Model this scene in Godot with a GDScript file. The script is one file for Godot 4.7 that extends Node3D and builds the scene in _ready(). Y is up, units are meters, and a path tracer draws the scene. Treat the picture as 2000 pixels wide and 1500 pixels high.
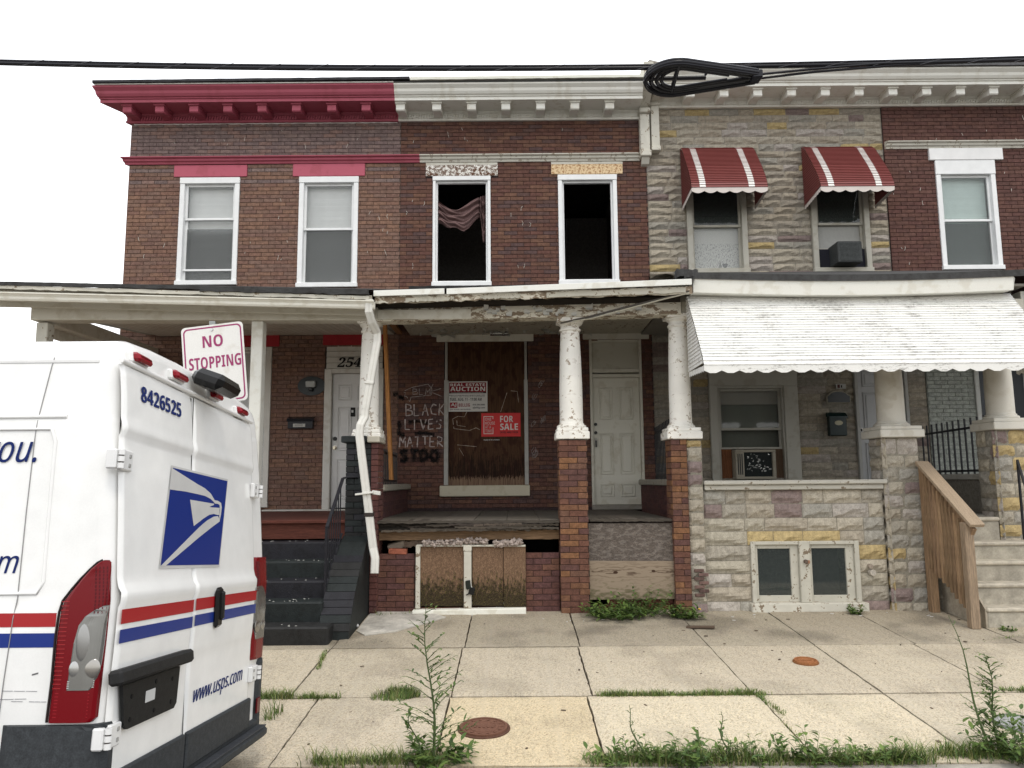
extends Node3D
# V(x, y, d): x metres to the right, y up, d metres of depth (world z = -d).

const ZF := 11.8   # depth of the house fronts
const ZP := 8.9    # depth of the porch piers

var rng := RandomNumberGenerator.new()
var M := {}
var taken := {}
var unit_cache := {}
var own_axes := false   # true while a thing is built in its own axes


class MB:
	var v := PackedVector3Array()
	var n := PackedVector3Array()
	var c := PackedColorArray()
	var u := PackedVector2Array()

	func tri(a: Vector3, b: Vector3, d: Vector3, col: Color) -> void:
		var m := (d - a).cross(b - a).normalized()
		v.append(a); v.append(b); v.append(d)
		for k in 3:
			n.append(m); c.append(col); u.append(Vector2.ZERO)

	func quad(a: Vector3, b: Vector3, d: Vector3, e: Vector3, col: Color) -> void:
		tri(a, b, d, col)
		tri(a, d, e, col)

	# a flat face turned away from the point ref
	func face(a: Vector3, b: Vector3, d: Vector3, e: Vector3, ref: Vector3, col: Color) -> void:
		var m := (d - a).cross(b - a)
		if m.dot((a + b + d + e) * 0.25 - ref) < 0.0:
			quad(a, e, d, b, col)
		else:
			quad(a, b, d, e, col)

	func quv(a: Vector3, b: Vector3, d: Vector3, e: Vector3, col: Color) -> void:
		quad(a, b, d, e, col)
		var k := u.size() - 6
		var t := [Vector2(0, 1), Vector2(1, 1), Vector2(1, 0), Vector2(0, 1), Vector2(1, 0), Vector2(0, 0)]
		for i in 6:
			u[k + i] = t[i]

	func tri_n(a: Vector3, b: Vector3, d: Vector3, na: Vector3, nb: Vector3, nd: Vector3, col: Color) -> void:
		var m := (d - a).cross(b - a)
		if m.dot(na + nb + nd) < 0.0:
			v.append(a); v.append(d); v.append(b)
			n.append(na); n.append(nd); n.append(nb)
		else:
			v.append(a); v.append(b); v.append(d)
			n.append(na); n.append(nb); n.append(nd)
		for k in 3:
			c.append(col); u.append(Vector2.ZERO)

	func quad_n(a: Vector3, b: Vector3, d: Vector3, e: Vector3, na: Vector3, nb: Vector3, nd: Vector3, ne: Vector3, col: Color) -> void:
		tri_n(a, b, d, na, nb, nd, col)
		tri_n(a, d, e, na, nd, ne, col)

	# a box given by its frame: centre, half axes
	func obox(o: Vector3, hx: Vector3, hy: Vector3, hz: Vector3, col: Color) -> void:
		var p := []
		for k in 8:
			p.append(o + hx * (1 if k & 1 else -1) + hy * (1 if k & 2 else -1) + hz * (1 if k & 4 else -1))
		for f in [[0, 1, 3, 2], [4, 5, 7, 6], [0, 1, 5, 4], [2, 3, 7, 6], [0, 2, 6, 4], [1, 3, 7, 5]]:
			face(p[f[0]], p[f[1]], p[f[2]], p[f[3]], o, col)

	# axis-aligned box between two depths
	func bx(x0: float, x1: float, y0: float, y1: float, d0: float, d1: float, col: Color) -> void:
		obox(Vector3((x0 + x1) / 2, (y0 + y1) / 2, -(d0 + d1) / 2), Vector3((x1 - x0) / 2, 0, 0), Vector3(0, (y1 - y0) / 2, 0), Vector3(0, 0, (d1 - d0) / 2), col)

	# the same with chamfered edges
	func cb(x0: float, x1: float, y0: float, y1: float, d0: float, d1: float, e: float, col: Color) -> void:
		cob(Vector3((x0 + x1) / 2, (y0 + y1) / 2, -(d0 + d1) / 2), Vector3((x1 - x0) / 2, 0, 0), Vector3(0, (y1 - y0) / 2, 0), Vector3(0, 0, (d1 - d0) / 2), e, col)

	func cob(o: Vector3, hx: Vector3, hy: Vector3, hz: Vector3, e: float, col: Color) -> void:
		var h := [hx, hy, hz]
		var q := []
		for a in 3:
			q.append(h[a] * (1.0 - e / maxf(h[a].length(), e * 1.01)))
		var fp := {}
		for a in 3:
			var b: int = (a + 1) % 3
			var d: int = (a + 2) % 3
			for s in [-1, 1]:
				var r := []
				for t in [[-1, -1], [1, -1], [1, 1], [-1, 1]]:
					var p: Vector3 = o + h[a] * s + q[b] * t[0] + q[d] * t[1]
					r.append(p)
					var sg := [0, 0, 0]
					sg[a] = s; sg[b] = t[0]; sg[d] = t[1]
					fp[[a, sg[0], sg[1], sg[2]]] = p
				face(r[0], r[1], r[2], r[3], o, col)
		for a in 3:
			var b: int = (a + 1) % 3
			var d: int = (a + 2) % 3
			for s in [-1, 1]:
				for t in [-1, 1]:
					var k0 := [0, 0, 0]
					k0[a] = -1; k0[b] = s; k0[d] = t
					var k1 := [0, 0, 0]
					k1[a] = 1; k1[b] = s; k1[d] = t
					face(fp[[b, k0[0], k0[1], k0[2]]], fp[[b, k1[0], k1[1], k1[2]]], fp[[d, k1[0], k1[1], k1[2]]], fp[[d, k0[0], k0[1], k0[2]]], o, col)
		for i in [-1, 1]:
			for j in [-1, 1]:
				for k in [-1, 1]:
					var a: Vector3 = fp[[0, i, j, k]]
					var b: Vector3 = fp[[1, i, j, k]]
					var d: Vector3 = fp[[2, i, j, k]]
					if (d - a).cross(b - a).dot(a - o) < 0:
						tri(a, d, b, col)
					else:
						tri(a, b, d, col)

	# closed outline of (depth, y) points drawn out along x
	func ext_x(prof: PackedVector2Array, x0: float, x1: float, col: Color, dx_mitre := 0.0) -> void:
		var o := Vector2.ZERO
		for p in prof:
			o += p
		o /= prof.size()
		var k := prof.size()
		var dmax := -1e9
		for p in prof:
			dmax = maxf(dmax, p.x)
		for i in k:
			var p := prof[i]
			var q := prof[(i + 1) % k]
			var a := Vector3(x0 - (dmax - p.x) * dx_mitre, p.y, -p.x)
			var b := Vector3(x1, p.y, -p.x)
			var d := Vector3(x1, q.y, -q.x)
			var e := Vector3(x0 - (dmax - q.x) * dx_mitre, q.y, -q.x)
			quad(a, b, d, e, col)
		for t in Geometry2D.triangulate_polygon(prof).size() / 3:
			var id := Geometry2D.triangulate_polygon(prof)
			for x in [x0, x1]:
				var pts := []
				for j in 3:
					var p := prof[id[t * 3 + j]]
					pts.append(Vector3(x - ((dmax - p.x) * dx_mitre if x == x0 else 0.0), p.y, -p.x))
				tri(pts[0], pts[1], pts[2], col)

	# flat polygon in the frame t (u right, v up, w out), drawn out by thick
	func poly(t: Transform3D, pts: PackedVector2Array, thick: float, col: Color) -> void:
		var id := Geometry2D.triangulate_polygon(pts)
		for k in id.size() / 3:
			var a := pts[id[k * 3]]
			var b := pts[id[k * 3 + 1]]
			var d := pts[id[k * 3 + 2]]
			if (b - a).cross(d - a) > 0:
				var x := b
				b = d
				d = x
			tri(t * Vector3(a.x, a.y, thick), t * Vector3(b.x, b.y, thick), t * Vector3(d.x, d.y, thick), col)
			if thick > 0.004:
				tri(t * Vector3(a.x, a.y, 0), t * Vector3(d.x, d.y, 0), t * Vector3(b.x, b.y, 0), col)
		if thick > 0.0008:
			for i in pts.size():
				var p := pts[i]
				var q := pts[(i + 1) % pts.size()]
				quad(t * Vector3(p.x, p.y, 0), t * Vector3(q.x, q.y, 0), t * Vector3(q.x, q.y, thick), t * Vector3(p.x, p.y, thick), col)

	# round bar through points
	func tube(pts: Array, r0: float, r1: float, seg: int, col: Color) -> void:
		var prev := []
		var pn := []
		for i in pts.size():
			var dir: Vector3 = (pts[mini(i + 1, pts.size() - 1)] - pts[maxi(i - 1, 0)]).normalized()
			var s := dir.cross(Vector3(0.31, 0.2, 0.93)).normalized()
			if absf(dir.dot(Vector3(0.31, 0.2, 0.93).normalized())) > 0.95:
				s = dir.cross(Vector3.UP).normalized()
			var w := s.cross(dir)
			var r := lerpf(r0, r1, float(i) / maxf(pts.size() - 1, 1))
			var ring := []
			var rn := []
			for k in seg:
				var a := TAU * k / seg
				rn.append(s * cos(a) + w * sin(a))
				ring.append(pts[i] + rn[k] * r)
			if i > 0:
				for k in seg:
					var j := (k + 1) % seg
					quad_n(prev[k], prev[j], ring[j], ring[k], pn[k], pn[j], rn[j], rn[k], col)
			prev = ring
			pn = rn
			if i == 0 or i == pts.size() - 1:
				for k in range(1, seg - 1):
					tri(ring[0], ring[k], ring[k + 1], col)

	# square bar from a to b
	func bar(a: Vector3, b: Vector3, w: float, h: float, col: Color, up := Vector3.UP) -> void:
		var dir := (b - a).normalized()
		var s := dir.cross(up)
		if s.length() < 0.01:
			s = dir.cross(Vector3(0, 0, 1))
		s = s.normalized()
		obox((a + b) / 2, (b - a) / 2, s * w / 2, s.cross(dir) * h / 2, col)

	# outline of (radius, y) turned round a vertical axis
	func lathe(o: Vector3, prof: Array, seg: int, col: Color) -> void:
		for i in prof.size() - 1:
			var p: Vector2 = prof[i]
			var q: Vector2 = prof[i + 1]
			var t := (q - p).normalized()
			for k in seg:
				var a0 := TAU * k / seg
				var a1 := TAU * (k + 1) / seg
				var e0 := Vector3(cos(a0), 0, sin(a0))
				var e1 := Vector3(cos(a1), 0, sin(a1))
				var up := Vector3(0, -t.x, 0)
				quad_n(o + e0 * p.x + Vector3(0, p.y, 0), o + e1 * p.x + Vector3(0, p.y, 0), o + e1 * q.x + Vector3(0, q.y, 0), o + e0 * q.x + Vector3(0, q.y, 0),
					e0 * t.y + up, e1 * t.y + up, e1 * t.y + up, e0 * t.y + up, col)

	func add(m: MB, t: Transform3D) -> void:
		for i in m.v.size():
			v.append(t * m.v[i])
			n.append((t.basis.inverse().transposed() * m.n[i]).normalized())
			c.append(m.c[i])
			u.append(m.u[i])

	func mesh(mat: Material) -> ArrayMesh:
		var a := []
		a.resize(Mesh.ARRAY_MAX)
		a[Mesh.ARRAY_VERTEX] = v
		a[Mesh.ARRAY_NORMAL] = n
		a[Mesh.ARRAY_COLOR] = c
		a[Mesh.ARRAY_TEX_UV] = u
		var m := ArrayMesh.new()
		m.add_surface_from_arrays(Mesh.PRIMITIVE_TRIANGLES, a)
		m.surface_set_material(0, mat)
		return m


func _ready() -> void:
	rng.seed = 20240811
	var cam := Camera3D.new()
	cam.projection = Camera3D.PROJECTION_PERSPECTIVE
	cam.fov = 53.13
	cam.near = 0.05
	cam.far = 400.0
	cam.transform = Transform3D(Basis(Vector3.RIGHT, deg_to_rad(7.16)) * Basis(Vector3(0, 0, 1), -0.008), Vector3(0, 1.6, 0))
	add_child(cam)
	cam.current = true
	var sky_m := ProceduralSkyMaterial.new()
	sky_m.sky_top_color = Color(0.97, 0.98, 1.0)
	sky_m.sky_horizon_color = Color(1.0, 0.995, 0.975)
	sky_m.sky_curve = 0.15
	sky_m.ground_bottom_color = Color(0.30, 0.29, 0.27)
	sky_m.ground_horizon_color = Color(0.55, 0.54, 0.51)
	sky_m.sky_energy_multiplier = 1.22
	sky_m.ground_energy_multiplier = 1.0
	sky_m.sun_angle_max = 1.0
	var env := Environment.new()
	env.background_mode = Environment.BG_SKY
	env.sky = Sky.new()
	env.sky.sky_material = sky_m
	env.tonemap_mode = Environment.TONE_MAPPER_LINEAR
	env.tonemap_exposure = 1.15
	env.sdfgi_enabled = true
	env.ssao_enabled = true
	env.ssil_enabled = true
	var we := WorldEnvironment.new()
	we.environment = env
	add_child(we)
	var sun := DirectionalLight3D.new()
	sun.light_energy = 0.32
	sun.light_color = Color(1.0, 0.97, 0.92)
	sun.light_angular_distance = 14.0
	sun.shadow_enabled = true
	sun.rotation_degrees = Vector3(-62, 18, 0)
	add_child(sun)

	make_materials()
	ground()
	house_a()
	house_b()
	house_c()
	house_d()
	steps_black()
	steps_concrete()
	awnings()
	fittings()
	van()
	plants()


func V(x: float, y: float, d: float) -> Vector3:
	return Vector3(x, y, -d)


func K(r: float, g: float, b: float) -> Color:
	return Color(r, g, b)


func jit(c: Color, s: float) -> Color:
	var k := 1.0 + rng.randf_range(-s, s)
	return Color(c.r * k, c.g * k, c.b * k)


func gy(d: float) -> float:   # the pavement falls towards the kerb
	return 0.11 - 0.06 * (8.9 - d)


func thing(called: String, label: String, category: String, at := Vector3.ZERO, group := "") -> Node3D:
	var o := Node3D.new()
	o.name = numbered(called)
	add_child(o)
	o.position = at
	o.set_meta("label", label)
	o.set_meta("category", category)
	if group:
		o.set_meta("group", group)
	return o


func numbered(called: String) -> String:
	var k: int = taken.get(called, 0)
	taken[called] = k + 1
	return called if k == 0 else "%s_%03d" % [called, k]


# a part whose points are given in the scene's own axes
func part(parent: Node3D, called: String, b: MB, mat: Material) -> MeshInstance3D:
	var o := MeshInstance3D.new()
	o.name = called
	o.mesh = b.mesh(mat)
	parent.add_child(o, true)
	if not own_axes and parent.get_parent() == self and not parent is MeshInstance3D:
		o.position = -parent.position
	return o


func solo(called: String, b: MB, mat: Material, label: String, category: String, group := "", kind := "") -> MeshInstance3D:
	var o := MeshInstance3D.new()
	o.name = numbered(called)
	var lo := Vector3(1e9, 1e9, 1e9)
	var hi := -lo
	for p in b.v:
		lo = lo.min(p)
		hi = hi.max(p)
	var base := Vector3((lo.x + hi.x) / 2, lo.y, (lo.z + hi.z) / 2)
	for i in b.v.size():
		b.v[i] -= base
	o.mesh = b.mesh(mat)
	o.position = base
	add_child(o)
	if kind:
		o.set_meta("kind", kind)
	if label:
		o.set_meta("label", label)
	if category:
		o.set_meta("category", category)
	if group:
		o.set_meta("group", group)
	return o


# ---------------------------------------------------------------- materials
func noise_bytes(size: int, seed_: int, freq: float, oct := 4, type := FastNoiseLite.TYPE_SIMPLEX_SMOOTH, cell := FastNoiseLite.RETURN_DISTANCE) -> PackedByteArray:
	var f := FastNoiseLite.new()
	f.seed = seed_
	f.noise_type = type
	f.frequency = freq
	f.fractal_octaves = oct
	f.cellular_return_type = cell
	if type == FastNoiseLite.TYPE_CELLULAR:
		f.fractal_type = FastNoiseLite.FRACTAL_NONE
	return f.get_seamless_image(size, size, false, false, 0.12).get_data()


func tex(size: int, f: Callable) -> ImageTexture:
	var data := PackedByteArray()
	data.resize(size * size * 3)
	var k := 0
	var sum := 0.0
	for i in size * size:
		var c: Color = f.call(i)
		if i % 37 == 0:
			sum += c.srgb_to_linear().g * 37.0
		data[k] = int(clampf(c.r, 0, 1) * 255)
		data[k + 1] = int(clampf(c.g, 0, 1) * 255)
		data[k + 2] = int(clampf(c.b, 0, 1) * 255)
		k += 3
	var t := ImageTexture.create_from_image(Image.create_from_data(size, size, false, Image.FORMAT_RGB8, data))
	t.set_meta("mean", sum / (size * size))
	return t


func bump(size: int, bytes: PackedByteArray, strength: float) -> ImageTexture:
	var im := Image.create_from_data(size, size, false, Image.FORMAT_L8, bytes)
	im.convert(Image.FORMAT_RGBA8)
	im.bump_map_to_normal_map(strength)
	return ImageTexture.create_from_image(im)


func mat(called: String, rough: float, t: Texture2D = null, scale := Vector3.ONE, nrm: Texture2D = null, ns := 0.5, world := true) -> StandardMaterial3D:
	var m := StandardMaterial3D.new()
	m.resource_name = called
	m.roughness = rough
	m.vertex_color_use_as_albedo = true
	m.albedo_color = Color.WHITE
	m.metallic_specular = 0.35
	if t:
		m.albedo_texture = t
		if not called in ["peel", "peelh", "rusty", "flaked"]:   # the grain keeps the mean of the tint it is laid on
			m.albedo_color = g3(1.0 / float(t.get_meta("mean"))).linear_to_srgb()
	if nrm:
		m.normal_enabled = true
		m.normal_texture = nrm
		m.normal_scale = ns
	if t or nrm:
		m.uv1_triplanar = true
		m.uv1_world_triplanar = world
		m.uv1_scale = scale
	M[called] = m
	return m


func g3(v: float) -> Color:
	return Color(v, v, v)


func make_materials() -> void:
	var s := 512
	var fine := noise_bytes(s, 3, 0.09, 3)
	var mid := noise_bytes(s, 5, 0.025, 4)
	var big := noise_bytes(s, 7, 0.008, 5)
	var cell := noise_bytes(s, 9, 0.11, 1, FastNoiseLite.TYPE_CELLULAR, FastNoiseLite.RETURN_CELL_VALUE)
	var cell2 := noise_bytes(s, 19, 0.22, 1, FastNoiseLite.TYPE_CELLULAR, FastNoiseLite.RETURN_CELL_VALUE)
	var grit := noise_bytes(s, 11, 0.3, 2)
	var t_fine := tex(s, func(i): return g3(0.80 + 0.22 * (fine[i] / 255.0 - 0.5) + 0.22 * (mid[i] / 255.0 - 0.5) + 0.16 * (grit[i] / 255.0 - 0.5)))
	var t_soft := tex(s, func(i): return g3(0.96 + 0.03 * (mid[i] / 255.0 - 0.5) + 0.04 * (big[i] / 255.0 - 0.5) + 0.02 * (grit[i] / 255.0 - 0.5)))
	var t_dirty := tex(s, func(i):
		var k := mid[i] / 255.0
		var b := big[i] / 255.0
		var w := clampf((b * 0.6 + k * 0.4 - 0.56) * 7.0, 0, 1)
		return Color(0.95, 0.95, 0.94).lerp(Color(0.78, 0.75, 0.69), w * 0.32) * (0.97 + 0.06 * (grit[i] / 255.0 - 0.5)))
	var t_agg := tex(s, func(i):
		var p := cell[i] / 255.0
		var q := cell2[i] / 255.0
		var v := 0.84 + 0.08 * (mid[i] / 255.0 - 0.5) + 0.06 * (big[i] / 255.0 - 0.5) + 0.16 * (grit[i] / 255.0 - 0.5)
		var c := Color(v, v * 0.985, v * 0.955)
		if p > 0.72:
			c = c.lerp(Color(0.98, 0.95, 0.88), 0.5)
		elif p < 0.12:
			c = c.lerp(Color(0.50, 0.44, 0.36), 0.26)
		if q > 0.9:
			c = c.lerp(Color(1, 0.97, 0.9), 0.5)
		elif q < 0.08:
			c = c.lerp(Color(0.42, 0.39, 0.35), 0.4)
		return c)
	var t_cem := tex(s, func(i):
		var b := big[i] / 255.0 * 0.6 + mid[i] / 255.0 * 0.4
		var v := 0.82 + 0.34 * (b - 0.5) + 0.10 * (fine[i] / 255.0 - 0.5) + 0.08 * (grit[i] / 255.0 - 0.5)
		return Color(v, v * 0.985, v * 0.96))
	# old paint: flaked to grey and brown wood with hard edges
	var t_peel := tex(s, func(i):
		var k := mid[i] / 255.0 * 0.65 + fine[i] / 255.0 * 0.35
		var b := big[i] / 255.0
		var c := Color(0.93, 0.92, 0.89) * (0.96 + 0.08 * (b - 0.5))
		var e := k + (b - 0.5) * 0.55
		if e > 0.735:
			c = Color(0.50, 0.44, 0.38).lerp(Color(0.66, 0.60, 0.53), grit[i] / 255.0)
		elif e > 0.722:
			c = Color(0.74, 0.70, 0.62)
		return c)
	var t_peelh := tex(s, func(i):
		var k := mid[i] / 255.0 * 0.6 + fine[i] / 255.0 * 0.4
		var b := big[i] / 255.0
		var c := Color(0.88, 0.86, 0.80) * (0.95 + 0.12 * (b - 0.5))
		var e := k + (b - 0.5) * 0.7
		if e > 0.555:
			c = Color(0.40, 0.34, 0.28).lerp(Color(0.63, 0.57, 0.49), grit[i] / 255.0)
		elif e > 0.53:
			c = Color(0.66, 0.62, 0.54)
		return c)
	var t_rust := tex(s, func(i):
		var k := fine[i] / 255.0 * 0.5 + mid[i] / 255.0 * 0.5
		return Color(0.86, 0.77, 0.62).lerp(Color(0.52, 0.31, 0.17), clampf((k - 0.52) * 6.0, 0, 1)))
	var t_stonep := tex(s, func(i):
		var k := fine[i] / 255.0 * 0.45 + mid[i] / 255.0 * 0.55
		var c := Color(0.48, 0.42, 0.38).lerp(Color(0.36, 0.25, 0.19), clampf((big[i] / 255.0 - 0.45) * 4, 0, 1))
		if k > 0.53:
			c = Color(0.88, 0.87, 0.84)
		return c)
	var t_wood := tex(s, func(i):
		var k := fine[i] / 255.0 * 0.5 + mid[i] / 255.0 * 0.5
		var v := 0.82 + 0.55 * (k - 0.5)
		return Color(v, v * 0.98, v * 0.95))
	var t_mottle := tex(s, func(i):
		var k := mid[i] / 255.0 * 0.5 + big[i] / 255.0 * 0.5
		return Color(1, 1, 1).lerp(Color(0.48, 0.44, 0.42), clampf((k - 0.44) * 3.4, 0, 1) * 0.3) * (0.9 + 0.2 * (grit[i] / 255.0 - 0.5)))
	var n_fine := bump(s, fine, 2.0)
	var n_grit := bump(s, grit, 2.0)
	var n_mid := bump(s, mid, 3.0)

	mat("brick", 0.88, t_fine, Vector3.ONE * 0.9, n_fine, 0.35)
	mat("mortar", 0.95, t_fine, Vector3.ONE * 1.3)
	mat("stone", 0.95, t_fine, Vector3.ONE * 1.1, n_fine, 0.8)
	mat("slab", 0.93, t_agg, Vector3.ONE * 1.9, n_grit, 0.5)
	mat("cement", 0.93, t_cem, Vector3.ONE * 0.7, n_grit, 0.5)
	mat("paint", 0.55, t_dirty, Vector3.ONE * 0.55)
	mat("clean", 0.45, t_soft, Vector3.ONE * 0.5)
	mat("peel", 0.75, t_peel, Vector3.ONE * 0.9, n_mid, 0.25)
	mat("peelh", 0.85, t_peelh, Vector3(0.55, 1.6, 0.8), n_mid, 0.5)
	mat("rusty", 0.9, t_rust, Vector3.ONE * 1.7, n_fine, 0.5)
	mat("flaked", 0.9, t_stonep, Vector3.ONE * 1.1, n_fine, 0.6)
	mat("woodx", 0.85, t_wood, Vector3(0.25, 5.0, 3.0), n_mid, 0.3)
	mat("woody", 0.85, t_wood, Vector3(5.0, 0.25, 5.0), n_mid, 0.3)
	mat("black", 0.6, t_mottle, Vector3.ONE * 1.2, n_fine, 0.5)
	mat("tar", 0.85, t_mottle, Vector3.ONE * 0.8, n_fine, 0.6)
	mat("iron", 0.5, t_fine, Vector3.ONE * 2.0)
	mat("castiron", 0.85, t_fine, Vector3.ONE * 3.0, n_fine, 0.8)
	mat("cloth", 0.95, t_soft, Vector3.ONE * 3.0)
	mat("plain", 0.7)
	mat("plastic", 0.62, t_fine, Vector3.ONE * 2.0, n_grit, 0.25, false)
	mat("gloss", 0.25)
	mat("metal", 0.22)
	M.metal.metallic = 0.8
	mat("alu", 0.42, t_soft, Vector3(0.5, 0.9, 0.5))
	var t_smut := tex(s, func(i):   # soot caught in the ribs of the white canopy
		var k := fine[i] / 255.0 * 0.6 + grit[i] / 255.0 * 0.4
		var b := big[i] / 255.0 * 0.6 + mid[i] / 255.0 * 0.4
		return Color(0.96, 0.96, 0.95).lerp(Color(0.55, 0.54, 0.53), clampf((k * 0.5 + b * 0.5 - 0.56) * 11.0, 0, 1) * 0.75))
	mat("smutty", 0.42, t_smut, Vector3(0.35, 1.6, 1.6))
	mat("plant", 0.6)
	M.plant.backlight_enabled = true
	M.plant.backlight = Color(0.25, 0.32, 0.10)
	mat("paper", 0.9)
	mat("van", 0.30, t_soft, Vector3.ONE * 0.6, null, 0.5, false)
	M.van.clearcoat_enabled = true
	M.van.clearcoat = 0.6
	M.van.clearcoat_roughness = 0.08
	mat("lens", 0.22)
	var gl := StandardMaterial3D.new()
	gl.resource_name = "glass"
	gl.transparency = BaseMaterial3D.TRANSPARENCY_ALPHA
	gl.albedo_color = Color(0.75, 0.82, 0.80, 0.03)
	gl.metallic_specular = 0.35
	gl.roughness = 0.04
	M.glass = gl
	var cl := StandardMaterial3D.new()
	cl.resource_name = "clear_lens"
	cl.transparency = BaseMaterial3D.TRANSPARENCY_ALPHA
	cl.albedo_color = Color(0.85, 0.86, 0.86, 0.25)
	cl.roughness = 0.05
	M.clear = cl
	var sp := StandardMaterial3D.new()
	sp.resource_name = "spray"
	sp.transparency = BaseMaterial3D.TRANSPARENCY_ALPHA
	sp.albedo_color = Color(0.03, 0.03, 0.035, 0.20)
	sp.roughness = 0.9
	M.spray = sp
	M.ply = uv_mat("plywood", board_picture(0))
	M.osb = uv_mat("strand_board", board_picture(1))
	M.osbgrey = uv_mat("grey_strand_board", board_picture(2))
	M.knotty = uv_mat("knotty_plywood", board_picture(3))
	M.film = uv_mat("printed_curtain", board_picture(4))


func uv_mat(called: String, t: Texture2D) -> StandardMaterial3D:
	var m := StandardMaterial3D.new()
	m.resource_name = called
	m.roughness = 0.85
	m.metallic_specular = 0.3
	m.albedo_texture = t
	m.texture_repeat = false
	return m


# sheets of board with their grain, flakes, mould and stains (256 x 256, the v axis runs up the sheet)
func board_picture(kind: int) -> ImageTexture:
	var s := 384
	var im := Image.create(s, s, false, Image.FORMAT_RGB8)
	var f := FastNoiseLite.new()
	f.seed = 40 + kind
	f.frequency = 0.02
	f.fractal_octaves = 4
	if kind == 1 or kind == 2:
		var lo := Color(0.31, 0.235, 0.18) if kind == 1 else Color(0.25, 0.23, 0.215)
		var hi := Color(0.60, 0.49, 0.39) if kind == 1 else Color(0.50, 0.455, 0.415)
		im.fill(lo.lerp(hi, 0.4))
		for k in 3800:
			var c := lo.lerp(hi, rng.randf())
			var a := rng.randf() * PI
			var p := Vector2(rng.randf() * s, rng.randf() * s)
			var q := Vector2(cos(a), sin(a))
			for t in rng.randi_range(8, 22):
				for w in rng.randi_range(1, 3):
					var x := int(p.x + q.x * t - q.y * w)
					var y := int(p.y + q.y * t + q.x * w)
					if x >= 0 and y >= 0 and x < s and y < s:
						im.set_pixel(x, y, c)
	for y in s:
		var up := 1.0 - float(y) / s
		for x in s:
			var c := Color()
			var e := f.get_noise_2d(x, y)
			match kind:
				0:
					var g := f.get_noise_2d(x * 7.0, y * 0.5) + 0.5 * f.get_noise_2d(x * 20.0, y * 1.2)
					c = Color(0.255, 0.175, 0.125).lerp(Color(0.33, 0.235, 0.165), clampf(0.5 + g, 0, 1))
					c = c.lerp(Color(0.22, 0.13, 0.10), clampf(e * 2.4, 0, 0.8))
					var fr := up - 0.055 - 0.035 * f.get_noise_2d(x * 9.0, 3.0) - 0.02 * f.get_noise_2d(x * 30.0, 9.0)
					if fr < 0.0:
						c = Color(0.52, 0.43, 0.35).lerp(Color(0.38, 0.30, 0.25), clampf(0.5 + g, 0, 1))
					elif fr < 0.16 + 0.12 * f.get_noise_2d(x * 16.0, 40.0) and g > -0.28 + fr * 3.0:
						c = c.lerp(Color(0.13, 0.09, 0.07), 0.75)
				1, 2:
					c = im.get_pixel(x, y)
					var w := up + 0.30 * e + 0.16 * f.get_noise_2d(x * 9.0, y * 9.0) + rng.randf_range(-0.06, 0.06)
					if kind == 1:
						if w < 0.46:
							var k := clampf((0.46 - w) * 5.0, 0, 1)
							var sp := f.get_noise_2d(x * 8.0 + 500.0, y * 8.0)
							c = c.lerp(Color(0.10, 0.085, 0.065) if sp > -0.22 else Color(0.40, 0.34, 0.23), k * 0.9)
							if f.get_noise_2d(x * 3.0 - 300.0, y * 3.0) > 0.34:
								c = c.lerp(Color(0.42, 0.40, 0.16), 0.6)
					else:
						c = c.lerp(Color(0.58, 0.55, 0.52), clampf(e * 1.2, 0, 0.35))
				3:
					var px := x / float(s)
					var d1 := Vector2((px - 0.30) * 2.6, (up - 0.70) * 2.0).length()
					var d2 := Vector2((px - 0.74) * 2.6, (up - 0.74) * 2.0).length()
					var q1 := Vector2((px - 0.30) * 3.2, (up - 0.70) * 6.5)
					var q2 := Vector2((px - 0.74) * 3.2, (up - 0.74) * 6.5)
					var bend := exp(-q1.length_squared() * 1.2) * signf(up - 0.70) * (1.0 - exp(-absf(up - 0.70) * 30.0)) + exp(-q2.length_squared() * 1.2) * signf(up - 0.74) * (1.0 - exp(-absf(up - 0.74) * 30.0))
					var ring := up * 7.0 - bend * 0.8 + 0.9 * f.get_noise_2d(x * 0.5, y * 0.9)
					var near := exp(-pow((up - 0.72) * 5.0, 2.0))
					var g := 0.5 + 0.5 * sin(ring * 6.0)
					g = lerpf(g * 0.55, g, near)
					c = Color(0.56, 0.50, 0.43).lerp(Color(0.36, 0.30, 0.25), pow(g, 4.0))
					if d1 < 0.07 or d2 < 0.06:
						c = Color(0.25, 0.18, 0.14)
					c = c.lerp(Color(0.35, 0.33, 0.24), clampf((0.30 - up + e * 0.6) * 2.0, 0, 0.7))
				4:
					c = Color(0.70, 0.70, 0.68)
					if up < 0.66 and f.get_noise_2d(x * 4.0, y * 1.6) > 0.17:
						c = Color(0.56, 0.56, 0.55)
					var hx := (x / float(s) - 0.68) * 11.0
					var hy := (up - 0.10) * 9.0
					if pow(hx * hx + hy * hy - 0.25, 3.0) - hx * hx * hy * hy * hy < 0.0:
						c = Color(0.42, 0.42, 0.42)
					if absf(x / float(s) - 0.58) < 0.035 * (0.27 - up) / 0.22 and up < 0.27 and up > 0.05:
						c = Color(0.50, 0.50, 0.49)
			im.set_pixel(x, y, c)
	return ImageTexture.create_from_image(im)


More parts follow.
